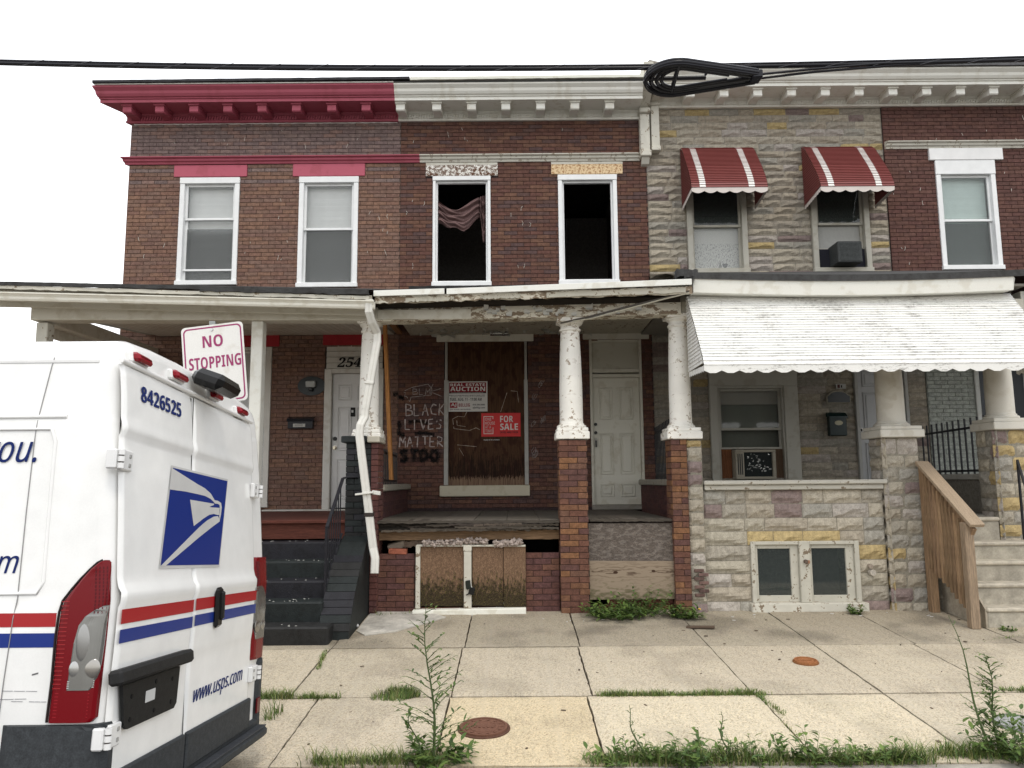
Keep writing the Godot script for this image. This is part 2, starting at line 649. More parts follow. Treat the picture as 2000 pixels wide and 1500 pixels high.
# ---------------------------------------------------------------- bricks and stones
func unit_brick(col: Color) -> MB:
	var b := MB.new()
	var o := Vector3.ZERO
	var f := [Vector3(-0.48, -0.44, 0.5), Vector3(0.48, -0.44, 0.5), Vector3(0.48, 0.44, 0.5), Vector3(-0.48, 0.44, 0.5)]
	var m := [Vector3(-0.5, -0.5, 0.42), Vector3(0.5, -0.5, 0.42), Vector3(0.5, 0.5, 0.42), Vector3(-0.5, 0.5, 0.42)]
	var r := [Vector3(-0.5, -0.5, -0.5), Vector3(0.5, -0.5, -0.5), Vector3(0.5, 0.5, -0.5), Vector3(-0.5, 0.5, -0.5)]
	b.face(f[0], f[1], f[2], f[3], o, col)
	for k in 4:
		var j := (k + 1) % 4
		b.face(f[k], f[j], m[j], m[k], o, col)
		b.face(m[k], m[j], r[j], r[k], o, col)
	return b


# rock-faced cast stone: a flat margin and a bulge with a wavy lower lip
func unit_stone(kind: int, col: Color, amp: float) -> MB:
	var b := MB.new()
	var q := RandomNumberGenerator.new()
	q.seed = 100 + kind
	var nu := 9
	var nv := 6
	var pk := q.randf_range(0.3, 0.7)
	var wd := q.randf_range(0.5, 0.9)
	var ph := q.randf() * 6.0
	var p := []
	for i in nu:
		var row := []
		for j in nv:
			var s := float(i) / (nu - 1)
			var t := float(j) / (nv - 1)
			var edge := minf(minf(s, 1 - s) * 7.0, minf(t, 1 - t) * 4.0)
			var lip := 0.22 + 0.30 * cos((s - pk) * PI / wd) + 0.05 * sin(s * 9 + ph)
			var h := 0.35 * clampf(edge, 0, 1)
			if edge > 0.1:
				h += 0.65 * exp(-pow((t - lip) / (0.12 if t < lip else 0.38), 2.0)) * clampf(edge, 0, 1)
				h += q.randf_range(-0.13, 0.13)
			row.append(Vector3(s - 0.5, t - 0.5, 0.5 - amp + h * amp))
		p.append(row)
	var nn := func(i, j):
		var a: Vector3 = p[mini(i + 1, nu - 1)][j] - p[maxi(i - 1, 0)][j]
		var c: Vector3 = p[i][mini(j + 1, nv - 1)] - p[i][maxi(j - 1, 0)]
		return a.cross(c).normalized()
	for i in nu - 1:
		for j in nv - 1:
			b.face(p[i][j], p[i + 1][j], p[i + 1][j + 1], p[i][j + 1], Vector3(0, 0, -2), col)
	for e in [[p[0][0], p[nu - 1][0]], [p[nu - 1][0], p[nu - 1][nv - 1]], [p[nu - 1][nv - 1], p[0][nv - 1]], [p[0][nv - 1], p[0][0]]]:
		b.face(e[0], e[1], e[1] * Vector3(1, 1, -1), e[0] * Vector3(1, 1, -1), Vector3.ZERO, col)
	return b


func frame(o: Vector3, along: Vector3) -> Transform3D:
	var a := along.normalized()
	return Transform3D(Basis(a, Vector3.UP, a.cross(Vector3.UP)), o)


func free_spans(u0: float, u1: float, v: float, holes: Array) -> Array:
	var spans := [[u0, u1]]
	for h: Rect2 in holes:
		if v > h.position.y and v < h.end.y:
			var out := []
			for s in spans:
				if h.end.x <= s[0] or h.position.x >= s[1]:
					out.append(s)
					continue
				if h.position.x > s[0] + 0.012:
					out.append([s[0], h.position.x])
				if h.end.x < s[1] - 0.012:
					out.append([h.end.x, s[1]])
			spans = out
	return spans


# the masonry core behind bricks or stones, with its openings
func core(b: MB, t: Transform3D, w: float, v0: float, v1: float, holes: Array, back: float, thick: float, col: Color) -> void:
	var us := [0.0, w]
	var vs := [v0, v1]
	for h: Rect2 in holes:
		for k in [h.position.x, h.end.x]:
			if k > 0 and k < w and not us.has(k):
				us.append(k)
		for k in [h.position.y, h.end.y]:
			if k > v0 and k < v1 and not vs.has(k):
				vs.append(k)
	us.sort()
	vs.sort()
	for i in us.size() - 1:
		for j in vs.size() - 1:
			var m := Vector2((us[i] + us[i + 1]) / 2, (vs[j] + vs[j + 1]) / 2)
			var inside := false
			for h: Rect2 in holes:
				inside = inside or h.has_point(m)
			if not inside:
				b.obox(t * Vector3(m.x, m.y, -back - thick / 2), t.basis.x * (us[i + 1] - us[i]) / 2, t.basis.y * (vs[j + 1] - vs[j]) / 2, t.basis.z * thick / 2, col)


func lay(p: Node3D, called: String, rest: MB, key: Array, make: Callable, mt: Material, tr: Transform3D, purse: Array) -> void:
	if not unit_cache.has(key):
		var m: MB = make.call()
		unit_cache[key] = [m, m.mesh(mt)]
	if purse[0] > 0:
		purse[0] -= 1
		var o := MeshInstance3D.new()
		o.name = called
		o.mesh = unit_cache[key][1]
		p.add_child(o, true)
		o.transform = tr
	else:
		rest.add(unit_cache[key][0], tr)


# running bond in the frame t (u along, v up, w out), w wide, from v0 to v1
func bricks(p: Node3D, t: Transform3D, w: float, v0: float, v1: float, holes: Array, pal: Array, purse: Array, o := {}) -> void:
	var ch: float = o.get("course", 0.0635)
	var len_: float = o.get("len", 0.207)
	var jt: float = o.get("joint", 0.005)
	var mt: Material = o.get("mat", M.brick)
	var rest := MB.new()
	var rows := int(round((v1 - v0) / ch))
	ch = (v1 - v0) / rows
	for r in rows:
		var v := v0 + (r + 0.5) * ch
		var pals: Array = pal
		if o.has("pal_at"):
			pals = o.pal_at.call(v)
		for s in free_spans(0, w, v, holes):
			var k0 := (0.5 if r % 2 else 0.0) + (0.23 if o.get("loose", false) and rng.randf() < 0.15 else 0.0)
			var i := floori(s[0] / len_ - k0)
			while (i + k0) * len_ < s[1]:
				var a: float = maxf((i + k0) * len_, s[0])
				var e: float = minf((i + 1 + k0) * len_, s[1])
				i += 1
				if e - a < 0.02:
					continue
				if o.get("miss", 0.0) > rng.randf():
					continue
				var col: Color = pals[rng.randi() % pals.size()]
				if o.has("col_at"):
					col = o.col_at.call((a + e) / 2, v, col)
				var deep := 0.06
				var out := rng.randf_range(-0.0015, 0.0015)
				var tr := t * Transform3D(Basis.from_scale(Vector3(e - a - jt, ch - jt, deep)), Vector3((a + e) / 2, v, out - deep / 2))
				lay(p, "brick", rest, ["b", col], func(): return unit_brick(col), mt, tr, purse)
	if rest.v.size():
		part(p, "brickwork", rest, mt).set_meta("kind", "stuff")


const STONE_TONES := [[0.31, 0.28, 0.225], [0.275, 0.25, 0.205], [0.335, 0.30, 0.24], [0.295, 0.26, 0.205], [0.265, 0.25, 0.215], [0.355, 0.275, 0.14], [0.195, 0.150, 0.138], [0.32, 0.29, 0.255]]


func stones(p: Node3D, t: Transform3D, w: float, v0: float, v1: float, holes: Array, purse: Array, o := {}) -> void:
	var rest := MB.new()
	var v := v0
	var hh: float = o.get("h", 0.117)
	var lmin: float = o.get("lmin", 0.24)
	var lmax: float = o.get("lmax", 0.52)
	var odd: float = o.get("odd", 0.11)
	var amp: float = o.get("amp", 0.45)
	while v < v1 - 0.03:
		var h := minf(hh * rng.randf_range(0.92, 1.08), v1 - v)
		if v1 - v - h < 0.05:
			h = v1 - v
		for s in free_spans(0, w, v + h / 2, holes):
			var a: float = s[0]
			while a < s[1] - 0.01:
				var l := rng.randf_range(lmin, lmax)
				if s[1] - a - l < 0.12:
					l = s[1] - a
				var tone: Array = STONE_TONES[rng.randi() % 5]
				var pick := rng.randf()
				if pick < odd * 0.5:
					tone = STONE_TONES[5]
				elif pick < odd:
					tone = STONE_TONES[6]
				elif pick < odd * 1.6:
					tone = STONE_TONES[7]
				var kind := rng.randi() % 7
				var col := K(tone[0], tone[1], tone[2]) * float(o.get("gain", 1.0))
				var deep := 0.075
				var tr := t * Transform3D(Basis.from_scale(Vector3((l - 0.006) * (1 if rng.randf() < 0.5 else 1), h - 0.006, deep)), Vector3(a + l / 2, v + h / 2, rng.randf_range(-0.003, 0.003) - deep / 2))
				lay(p, "stone_block", rest, ["s", kind, col, amp], func(): return unit_stone(kind, col, amp), M.stone, tr, purse)
				a += l
		v += h
	if rest.v.size():
		part(p, "stonework", rest, M.stone).set_meta("kind", "stuff")


func shade(list: Array) -> Array:
	var out := []
	for c in list:
		out.append(K(c[0], c[1], c[2]))
	return out


# ---------------------------------------------------------------- windows and doors
# a double-hung window standing in the opening x0..x1, y0..y1 of the wall at depth d
func window(h: Node3D, x0: float, x1: float, y0: float, y1: float, o := {}) -> MeshInstance3D:
	var d: float = o.get("d", ZF)
	var col: Color = o.get("col", K(0.78, 0.79, 0.79))
	var t: float = o.get("trim", 0.075)
	var head: float = o.get("head", 0.09)
	var mt: Material = o.get("mat", M.clean)
	var b := MB.new()
	b.cb(x0, x0 + t, y0, y1 - head, d - 0.022, d + 0.11, 0.005, col)
	b.cb(x1 - t, x1, y0, y1 - head, d - 0.022, d + 0.11, 0.005, col)
	b.cb(x0 - 0.004, x1 + 0.004, y1 - head, y1, d - 0.03, d + 0.11, 0.005, col)
	if o.get("sill", true):
		b.cb(x0 - 0.012, x1 + 0.012, y0 - 0.055, y0 + 0.015, d - 0.05, d + 0.13, 0.006, col)
	var w := part(h, "window", b, mt)
	if o.get("open", false):
		var s := MB.new()
		s.cb(x0 + t, x0 + t + 0.03, y0 + 0.015, y1 - head, d + 0.03, d + 0.09, 0.004, col)
		s.cb(x1 - t - 0.03, x1 - t, y0 + 0.015, y1 - head, d + 0.03, d + 0.09, 0.004, col)
		s.cb(x0 + t + 0.03, x1 - t - 0.03, y1 - head - 0.03, y1 - head, d + 0.03, d + 0.09, 0.004, col)
		s.cb(x0 + t + 0.03, x1 - t - 0.03, y0 + 0.015, y0 + 0.045, d + 0.03, d + 0.09, 0.004, col)
		part(w, "frame", s, mt)
		return w
	var a0 := x0 + t
	var a1 := x1 - t
	var b0 := y0 + 0.015
	var b1 := y1 - head
	var mid: float = o.get("mid", b0 + (b1 - b0) * 0.5)
	var f: float = o.get("sash", 0.038)
	# upper sash stands in front of the lower one
	for k in 2:
		var lo := mid - 0.02 if k == 0 else b0
		var hi := b1 if k == 0 else mid + 0.02
		var dd := d + 0.035 + 0.035 * k
		var s := MB.new()
		s.cb(a0, a0 + f, lo, hi, dd, dd + 0.03, 0.004, col)
		s.cb(a1 - f, a1, lo, hi, dd, dd + 0.03, 0.004, col)
		s.cb(a0 + f, a1 - f, hi - f, hi, dd, dd + 0.03, 0.004, col)
		s.cb(a0 + f, a1 - f, lo, lo + f, dd, dd + 0.03, 0.004, col)
		if k == 1 and o.has("rail"):
			s.cb(a0, a1, float(o.rail), float(o.rail) + 0.03, dd - 0.03, dd - 0.005, 0.004, col)
		part(w, "sash", s, mt)
		if not (k == 1 and o.get("no_lower", false)):
			var g := MB.new()
			g.bx(a0 + f - 0.004, a1 - f + 0.004, lo + f - 0.004, hi - f + 0.004, dd + 0.012, dd + 0.016, Color.WHITE)
			part(w, "pane", g, M.glass)
	if o.has("screen"):
		var g := MB.new()
		g.bx(a0 + f, a1 - f, b0 + f, float(o.screen), d + 0.058, d + 0.060, Color.WHITE)
		var sm := StandardMaterial3D.new()
		sm.resource_name = "insect_screen"
		sm.transparency = BaseMaterial3D.TRANSPARENCY_ALPHA
		sm.albedo_color = Color(0.36, 0.37, 0.37, 0.42)
		sm.roughness = 0.8
		part(w, "screen", g, sm)
	if o.has("blind"):
		var bc: Color = o.blind
		var s := MB.new()
		var lo: float = o.get("blind_to", b0)
		var yy := b1 - 0.03
		while yy > lo + 0.02:
			var tilt := 0.0125 + rng.randf_range(-0.0012, 0.0012)
			var sag := rng.randf_range(-0.001, 0.001)
			s.quad(V(a0 + 0.01, yy + tilt, d + 0.150), V(a1 - 0.01, yy + tilt + sag, d + 0.150), V(a1 - 0.01, yy - tilt + sag, d + 0.162), V(a0 + 0.01, yy - tilt, d + 0.162), bc)
			yy -= 0.0235
		s.bx(a0 + 0.01, a1 - 0.01, b1 - 0.03, b1 + 0.01, d + 0.14, d + 0.17, bc)
		part(w, "blind", s, M.clean)
	return w


# a panelled door leaf; rows is a list of [y0, y1] as shares of its height, cols of its width
func door(h: Node3D, x0: float, x1: float, y0: float, y1: float, d: float, col: Color, rows: Array, cols: Array, mt: Material) -> MeshInstance3D:
	var b := MB.new()
	b.cb(x0, x1, y0, y1, d, d + 0.045, 0.004, col)
	var leaf := part(h, "door", b, mt)
	for r in rows:
		for c in cols:
			var p := MB.new()
			var a0 := lerpf(x0, x1, c[0])
			var a1 := lerpf(x0, x1, c[1])
			var b0 := lerpf(y0, y1, r[0])
			var b1 := lerpf(y0, y1, r[1])
			var e := 0.016
			p.cb(a0, a1, b0, b0 + e, d - 0.018, d + 0.002, 0.006, col)
			p.cb(a0, a1, b1 - e, b1, d - 0.018, d + 0.002, 0.006, col)
			p.cb(a0, a0 + e, b0 + e, b1 - e, d - 0.018, d + 0.002, 0.006, col)
			p.cb(a1 - e, a1, b0 + e, b1 - e, d - 0.018, d + 0.002, 0.006, col)
			p.cb(a0 + e * 2.4, a1 - e * 2.4, b0 + e * 2.4, b1 - e * 2.4, d - 0.014, d + 0.002, 0.012, col)
			part(leaf, "panel", p, mt)
	return leaf


func knob(p: Node3D, x: float, y: float, d: float, r: float, col: Color, mt: Material) -> void:
	var b := MB.new()
	b.tube([V(x, y, d + 0.003), V(x, y, d - 0.008)], r * 1.15, r * 1.15, 12, col)
	b.tube([V(x, y, d - 0.008), V(x, y, d - 0.03)], r * 0.5, r * 0.5, 8, col)
	b.tube([V(x, y, d - 0.03), V(x, y, d - 0.042), V(x, y, d - 0.055)], r * 0.9, r * 0.75, 12, col)
	part(p, "knob", b, mt)


# a ragged plank: both long edges wander
func ragged(b: MB, x0: float, x1: float, y0: float, y1: float, d0: float, d1: float, rag: float, col: Color, n := 40, slope := 0.0) -> void:
	var pt := []
	for i in n + 1:
		var x := lerpf(x0, x1, float(i) / n)
		var s := slope * (x - x0)
		pt.append([x, y0 + s + rng.randf_range(-rag, rag), y1 + s + rng.randf_range(-rag, rag) * 0.5, rng.randf_range(-rag, rag) * 0.5])
	for i in n:
		var p: Array = pt[i]
		var q: Array = pt[i + 1]
		b.quad(V(p[0], p[1], d0 + p[3]), V(p[0], p[2], d0 + p[3]), V(q[0], q[2], d0 + q[3]), V(q[0], q[1], d0 + q[3]), col)
		b.quad(V(p[0], p[2], d0 + p[3]), V(p[0], p[2], d1), V(q[0], q[2], d1), V(q[0], q[2], d0 + q[3]), col)
		b.quad(V(p[0], p[1], d0 + p[3]), V(q[0], q[1], d0 + q[3]), V(q[0], q[1], d1), V(p[0], p[1], d1), col)
	for k in [0, n]:
		var p: Array = pt[k]
		b.quad(V(p[0], p[1], d0 + p[3]), V(p[0], p[2], d0 + p[3]), V(p[0], p[2], d1), V(p[0], p[1], d1), col)


# cornice along x with modillions; top-of-wall y, colour
func cornice(h: Node3D, x0: float, x1: float, y: float, col: Color, spots: Array, mt: Material, ret := 0.0) -> MeshInstance3D:
	var b := MB.new()
	var f := ZF
	# bed mould, soffit, fascia and the curved crown
	var prof := PackedVector2Array([Vector2(f + 0.1, y), Vector2(f - 0.035, y), Vector2(f - 0.045, y + 0.03), Vector2(f - 0.025, y + 0.035), Vector2(f - 0.025, y + 0.10), Vector2(f - 0.05, y + 0.125), Vector2(f - 0.06, y + 0.145),
		Vector2(f - 0.43, y + 0.145), Vector2(f - 0.43, y + 0.195), Vector2(f - 0.45, y + 0.20), Vector2(f - 0.45, y + 0.215), Vector2(f - 0.475, y + 0.225), Vector2(f - 0.50, y + 0.26), Vector2(f - 0.51, y + 0.30), Vector2(f - 0.545, y + 0.335), Vector2(f - 0.555, y + 0.345), Vector2(f - 0.555, y + 0.37), Vector2(f + 0.1, y + 0.37)])
	b.ext_x(prof, x0, x1, col, ret)
	var c := part(h, "cornice", b, mt)
	for x in spots:
		var m := MB.new()
		var w := 0.068
		var pr := PackedVector2Array([Vector2(f - 0.06, y + 0.144), Vector2(f - 0.36, y + 0.144), Vector2(f - 0.36, y + 0.03), Vector2(f - 0.345, y + 0.015), Vector2(f - 0.30, y + 0.012), Vector2(f - 0.22, y + 0.045), Vector2(f - 0.12, y + 0.05), Vector2(f - 0.026, y + 0.04), Vector2(f - 0.026, y + 0.10)])
		m.ext_x(pr, x - w, x + w, col)
		m.bx(x - w - 0.015, x + w + 0.015, y + 0.120, y + 0.1449, f - 0.385, f - 0.06, col)
		part(c, "bracket", m, mt)
	# the carved leaf band
	var e := MB.new()
	var x := x0 + 0.02
	while x < x1 - 0.02:
		e.obox(V(x, y + 0.068, f - 0.028), Vector3(0.013, 0, 0), Vector3(0.010, 0.028, 0.006), Vector3(0, 0, 0.018), col)
		x += 0.042
	part(c, "leaf_band", e, mt)
	return c


func string_course(h: Node3D, x0: float, x1: float, y: float, col: Color, mt: Material, ret := 0.0) -> void:
	var b := MB.new()
	b.ext_x(PackedVector2Array([Vector2(ZF + 0.05, y), Vector2(ZF - 0.02, y), Vector2(ZF - 0.03, y + 0.03), Vector2(ZF - 0.055, y + 0.045), Vector2(ZF - 0.06, y + 0.075), Vector2(ZF - 0.095, y + 0.09), Vector2(ZF - 0.095, y + 0.105), Vector2(ZF + 0.05, y + 0.135)]), x0, x1, col, ret)
	part(h, "string_course", b, mt)


# porch column: base, tapering shaft, cap
func column(h: Node3D, x: float, d: float, y0: float, y1: float, r: float, pw: float, mt: Material, col := Color.WHITE) -> void:
	var b := MB.new()
	var s := r * 0.82
	b.lathe(V(x, 0, d), [Vector2(r * 1.20, y0 + 0.0), Vector2(r * 1.27, y0 + 0.012), Vector2(r * 1.27, y0 + 0.030), Vector2(r * 1.18, y0 + 0.040), Vector2(r * 1.10, y0 + 0.044), Vector2(r * 1.10, y0 + 0.058), Vector2(r * 1.02, y0 + 0.064), Vector2(r, y0 + 0.08),
		Vector2(r * 0.99, y0 + (y1 - y0) * 0.35), Vector2(r * 0.92, y0 + (y1 - y0) * 0.65), Vector2(s, y1 - 0.14), Vector2(s * 1.14, y1 - 0.13), Vector2(s * 1.14, y1 - 0.11), Vector2(s, y1 - 0.10), Vector2(s, y1 - 0.07), Vector2(s * 1.25, y1 - 0.05), Vector2(s * 1.3, y1 - 0.03)], 28, col)
	var c := part(h, "column", b, mt)
	var q := MB.new()
	q.cb(x - pw, x + pw, y0 - 0.13, y0 - 0.04, d - pw, d + pw, 0.008, col)
	q.cb(x - pw * 0.93, x + pw * 0.93, y0 - 0.04, y0 + 0.004, d - pw * 0.93, d + pw * 0.93, 0.008, col)
	part(c, "plinth", q, mt)
	var a := MB.new()
	a.cb(x - s * 1.4, x + s * 1.4, y1 - 0.03, y1 + 0.02, d - s * 1.4, d + s * 1.4, 0.005, col)
	part(c, "abacus", a, mt)


# a row of iron bars from a to b (feet), height hh
func iron_bars(o: Node3D, a: Vector3, b: Vector3, hh: float, n: int, w: float, col: Color, over := 0.06) -> void:
	for k in n + 1:
		var p := a.lerp(b, float(k) / n)
		var m := MB.new()
		m.obox(p + Vector3(0, (hh + over) / 2, 0), Vector3(w / 2, 0, 0), Vector3(0, (hh + over) / 2, 0), Vector3(0, 0, w / 2), col)
		part(o, "bar", m, M.iron)
	for y in [0.05, hh - 0.02]:
		var m := MB.new()
		m.bar(a + Vector3(0, y, 0), b + Vector3(0, y, 0), 0.012, 0.03, col)
		part(o, "rail", m, M.iron)


# ---------------------------------------------------------------- lettering
func letters(parent: Node3D, called: String, words: String, t: Transform3D, u0: float, v0: float, w: float, h: float, col: Color, o := {}) -> MeshInstance3D:
	var f := SystemFont.new()
	f.font_names = PackedStringArray([o.get("font", "Droid Sans")])
	f.font_weight = o.get("weight", 700)
	var tm := TextMesh.new()
	tm.font = f
	tm.text = words
	tm.font_size = 96
	tm.pixel_size = 0.01
	tm.depth = 0.02
	tm.curve_step = 2.0
	var a := tm.get_mesh_arrays()
	var vv: PackedVector3Array = a[Mesh.ARRAY_VERTEX]
	var id: PackedInt32Array = a[Mesh.ARRAY_INDEX]
	var lo := Vector3(1e9, 1e9, 1e9)
	var hi := -lo
	for p in vv:
		lo = lo.min(p)
		hi = hi.max(p)
	var sh: float = o.get("shear", 0.0)
	var b := MB.new()
	var at := func(p: Vector3) -> Vector3:
		var y := (p.y - lo.y) / (hi.y - lo.y) * h
		return t * Vector3(u0 + (p.x - lo.x) / (hi.x - lo.x) * w + sh * y, v0 + y, (p.z - lo.z) / (hi.z - lo.z) * float(o.get("thick", 0.0015)))
	for k in id.size() / 3:
		b.tri(at.call(vv[id[k * 3]]), at.call(vv[id[k * 3 + 1]]), at.call(vv[id[k * 3 + 2]]), col)
	return part(parent, called, b, o.get("mat", M.paper))


# ---------------------------------------------------------------- the houses
const PINK := Color(0.35, 0.08, 0.115)
const RED_TRIM := Color(0.33, 0.02, 0.03)
const WHITE := Color(0.74, 0.73, 0.69)


func house_shell(h: Node3D, x0: float, x1: float, top: float, ground_d: float) -> void:
	var b := MB.new()
	var c := K(0.16, 0.14, 0.13)
	b.bx(x0, x0 + 0.12, 0.0, top, ZF + 0.22, ZF + 8.0, c)
	b.bx(x1 - 0.12, x1, 0.0, top, ZF + 0.22, ZF + 8.0, c)
	b.bx(x0 + 0.12, x1 - 0.12, 0.0, top, ZF + 7.9, ZF + 8.0, c)
	b.bx(x0 + 0.12, x1 - 0.12, 4.25, 4.42, ZF + 0.22, ZF + 7.9, c)
	b.bx(x0 + 0.12, x1 - 0.12, 1.0, 1.15, ZF + 0.22, ZF + 7.9, c)
	b.bx(x0 + 0.12, x1 - 0.12, 4.42, 7.2, ZF + 4.2, ZF + 4.3, K(0.26, 0.25, 0.24))
	part(h, "rear_walls", b, M.mortar)
	var r := MB.new()
	r.bx(x0 + 0.12, x1 - 0.12, top - 0.35, top - 0.2, ZF + 0.22, ZF + 7.9, K(0.05, 0.05, 0.05))
	part(h, "roof", r, M.tar)


func lintel(h: Node3D, x0: float, x1: float, y0: float, y1: float, col: Color, mt: Material, out := 0.02) -> void:
	var b := MB.new()
	b.cb(x0, x1, y0, y1, ZF - out, ZF + 0.12, 0.006, col)
	part(h, "lintel", b, mt)


func chips(h: Node3D, list: Array, d: float) -> void:   # flecks of old white paint left on the bricks
	var b := MB.new()
	for k in list:
		var x: float = k[0]
		var y: float = k[1]
		for s in k[2]:
			var a := V(x, y, d)
			x += rng.randf_range(-0.02, 0.02)
			y -= rng.randf_range(0.02, 0.05)
			b.bar(a, V(x, y, d), 0.004, 0.006 + rng.randf() * 0.004, K(0.62, 0.58, 0.52), Vector3(0, 0, 1))
	part(h, "paint_flecks", b, M.plain)


func random_chips(h: Node3D, x0: float, x1: float, y0: float, y1: float, n: int, wall_x: float, holes: Array) -> void:
	var l := []
	for k in n:
		var p := Vector2(rng.randf_range(x0, x1), rng.randf_range(y0, y1))
		var free := p.y < 6.5 or p.y > 6.98
		for q: Rect2 in holes:
			free = free and not q.grow(0.12).has_point(p - Vector2(wall_x, 0))
		if free:
			l.append([p.x, p.y, rng.randi_range(1, 2)])
	chips(h, l, ZF - 0.0035)


func house_a() -> void:
	var x0 := -6.12
	var x1 := -1.76
	var h := thing("row_house", "end row house of brown brick with pink cornice and blinds upstairs", "house", V(-3.94, 0.1, ZF), "row houses side by side")
	house_shell(h, x0, x1, 7.75, 9.0)
	var pal := shade([[0.182, 0.105, 0.077], [0.192, 0.112, 0.082], [0.174, 0.100, 0.075], [0.184, 0.110, 0.085], [0.172, 0.102, 0.080], [0.205, 0.120, 0.086], [0.162, 0.096, 0.078], [0.180, 0.110, 0.088]])
	var greyer := shade([[0.18, 0.13, 0.118], [0.165, 0.12, 0.112], [0.195, 0.138, 0.122], [0.158, 0.115, 0.108], [0.20, 0.132, 0.11]])
	var t := frame(V(x0, 0, ZF), Vector3.RIGHT)
	var w := x1 - x0
	var holes := [Rect2(-5.28 - x0, 4.66, 0.95, 1.79), Rect2(-3.375 - x0, 4.62, 0.945, 1.83), Rect2(-2.90 - x0, 1.15, 0.91, 2.56), Rect2(-4.60 - x0, 1.25, 0.87, 2.43), Rect2(-5.39 - x0, 6.465, 1.17, 0.195), Rect2(-3.485 - x0, 6.46, 1.155, 0.207)]
	var b := MB.new()
	core(b, t, w, 0.0, 7.74, holes, 0.014, 0.2, K(0.10, 0.075, 0.066))
	b.bx(x0, x0 + 0.012, 0.0, 7.5, ZF + 0.0, ZF + 0.22, K(0.15, 0.09, 0.07))
	var wall := part(h, "front_wall", b, M.mortar)
	var purse := [300]
	bricks(wall, t, w, 4.45, 7.37, holes, pal, purse, {"loose": true, "pal_at": func(v): return greyer if v > 6.55 + 0.25 * sin(v * 40.0) else pal})
	bricks(wall, t, w, 1.19, 4.45, holes, pal, purse, {"loose": true})
	random_chips(h, -6.0, -1.9, 4.8, 7.3, 60, x0, holes)
	lintel(h, -5.39, -4.22, 6.465, 6.66, PINK * 1.2, M.paint)
	lintel(h, -3.485, -2.33, 6.46, 6.667, PINK * 1.2, M.paint)
	window(h, -5.28, -4.33, 4.74, 6.45, {"head": 0.10, "mid": 5.78, "blind": K(0.74, 0.75, 0.74), "rail": 4.93, "screen": 5.62})
	window(h, -3.375, -2.43, 4.69, 6.45, {"head": 0.10, "mid": 5.60, "blind": K(0.74, 0.75, 0.74), "screen": 5.58})
	# cornice with its returned end, roof edge
	cornice(h, -6.12, -1.80, 7.37, PINK, [-6.02, -5.51, -4.97, -4.438, -3.898, -3.358, -2.802, -2.262], M.paint, 0.55)
	string_course(h, -6.14, -1.45, 6.675, PINK, M.paint, 0.6)
	var rs := MB.new()   # old white paint line under the cornice
	ragged(rs, -6.08, -1.82, 7.352, 7.368, ZF - 0.006, ZF, 0.006, K(0.55, 0.53, 0.50), 90)
	part(h, "paint_residue", rs, M.plain)
	var r := MB.new()
	r.bx(-6.44, -1.80, 7.742, 7.758, ZF - 0.57, ZF + 0.3, K(0.6, 0.58, 0.54))
	ragged(r, -6.46, -1.55, 7.76, 7.80, ZF - 0.60, ZF + 0.3, 0.004, K(0.035, 0.035, 0.037), 40, 0.004)
	part(h, "roof_edge", r, M.tar)
	# ground floor: door, window behind the van, red lintels
	lintel(h, -2.94, -1.93, 3.715, 3.88, RED_TRIM, M.paint)
	lintel(h, -4.70, -3.62, 3.70, 3.88, RED_TRIM, M.paint)
	window(h, -4.60, -3.73, 1.28, 3.69, {"head": 0.05, "col": K(0.62, 0.60, 0.55), "blind": K(0.6, 0.6, 0.58)})
	var c := MB.new()
	var cas := K(0.60, 0.585, 0.55)
	c.cb(-2.90, -2.79, 1.19, 3.34, ZF - 0.03, ZF + 0.12, 0.006, cas)
	c.cb(-2.10, -1.99, 1.19, 3.34, ZF - 0.03, ZF + 0.12, 0.006, cas)
	c.cb(-2.79, -2.10, 3.27, 3.34, ZF - 0.03, ZF + 0.12, 0.006, cas)
	c.cb(-3.80, -1.95, 1.165, 1.19, ZF - 0.05, ZF + 0.1, 0.005, K(0.55, 0.54, 0.5))
	for k in 4:
		c.ext_x(PackedVector2Array([Vector2(ZF + 0.02, 3.345 + k * 0.092), Vector2(ZF - 0.012, 3.347 + k * 0.092), Vector2(ZF + 0.004, 3.432 + k * 0.092), Vector2(ZF + 0.02, 3.432 + k * 0.092)]), -2.88, -2.01, cas)
	part(h, "door_casing", c, M.paint)
	var d := door(h, -2.782, -2.108, 1.21, 3.265, ZF + 0.05, K(0.66, 0.655, 0.64), [[0.06, 0.36], [0.42, 0.75], [0.80, 0.92]], [[0.12, 0.44], [0.56, 0.88]], M.clean)
	knob(d, -2.735, 2.12, ZF + 0.05, 0.028, K(0.5, 0.45, 0.35), M.metal)
	knob(d, -2.735, 2.26, ZF + 0.05, 0.028, K(0.02, 0.02, 0.02), M.gloss)
	var dv := MB.new()
	dv.cb(-2.50, -2.43, 2.60, 2.74, ZF + 0.03, ZF + 0.052, 0.004, K(0.02, 0.02, 0.02))
	dv.cb(-2.485, -2.455, 2.66, 2.70, ZF + 0.024, ZF + 0.03, 0.002, K(0.6, 0.6, 0.6))
	part(d, "door_viewer", dv, M.plain)
	letters(h, "house_number", "254", frame(V(-2.71, 3.365, ZF - 0.014), Vector3.RIGHT), 0, 0, 0.36, 0.15, K(0.012, 0.012, 0.014), {"font": "Droid Serif", "shear": 0.25, "thick": 0.01})
	# porch: floor, beam, ceiling boards, posts, roof, gutter
	var p := MB.new()
	p.cb(-5.75, -1.75, 1.13, 1.165, ZP + 0.02, ZF - 0.01, 0.006, K(0.095, 0.034, 0.027))
	p.bx(-5.7, -1.93, 0.955, 1.129, ZP + 0.06, ZP + 0.10, K(0.085, 0.028, 0.022))
	part(h, "porch_floor", p, M.woodx)
	var q := MB.new()
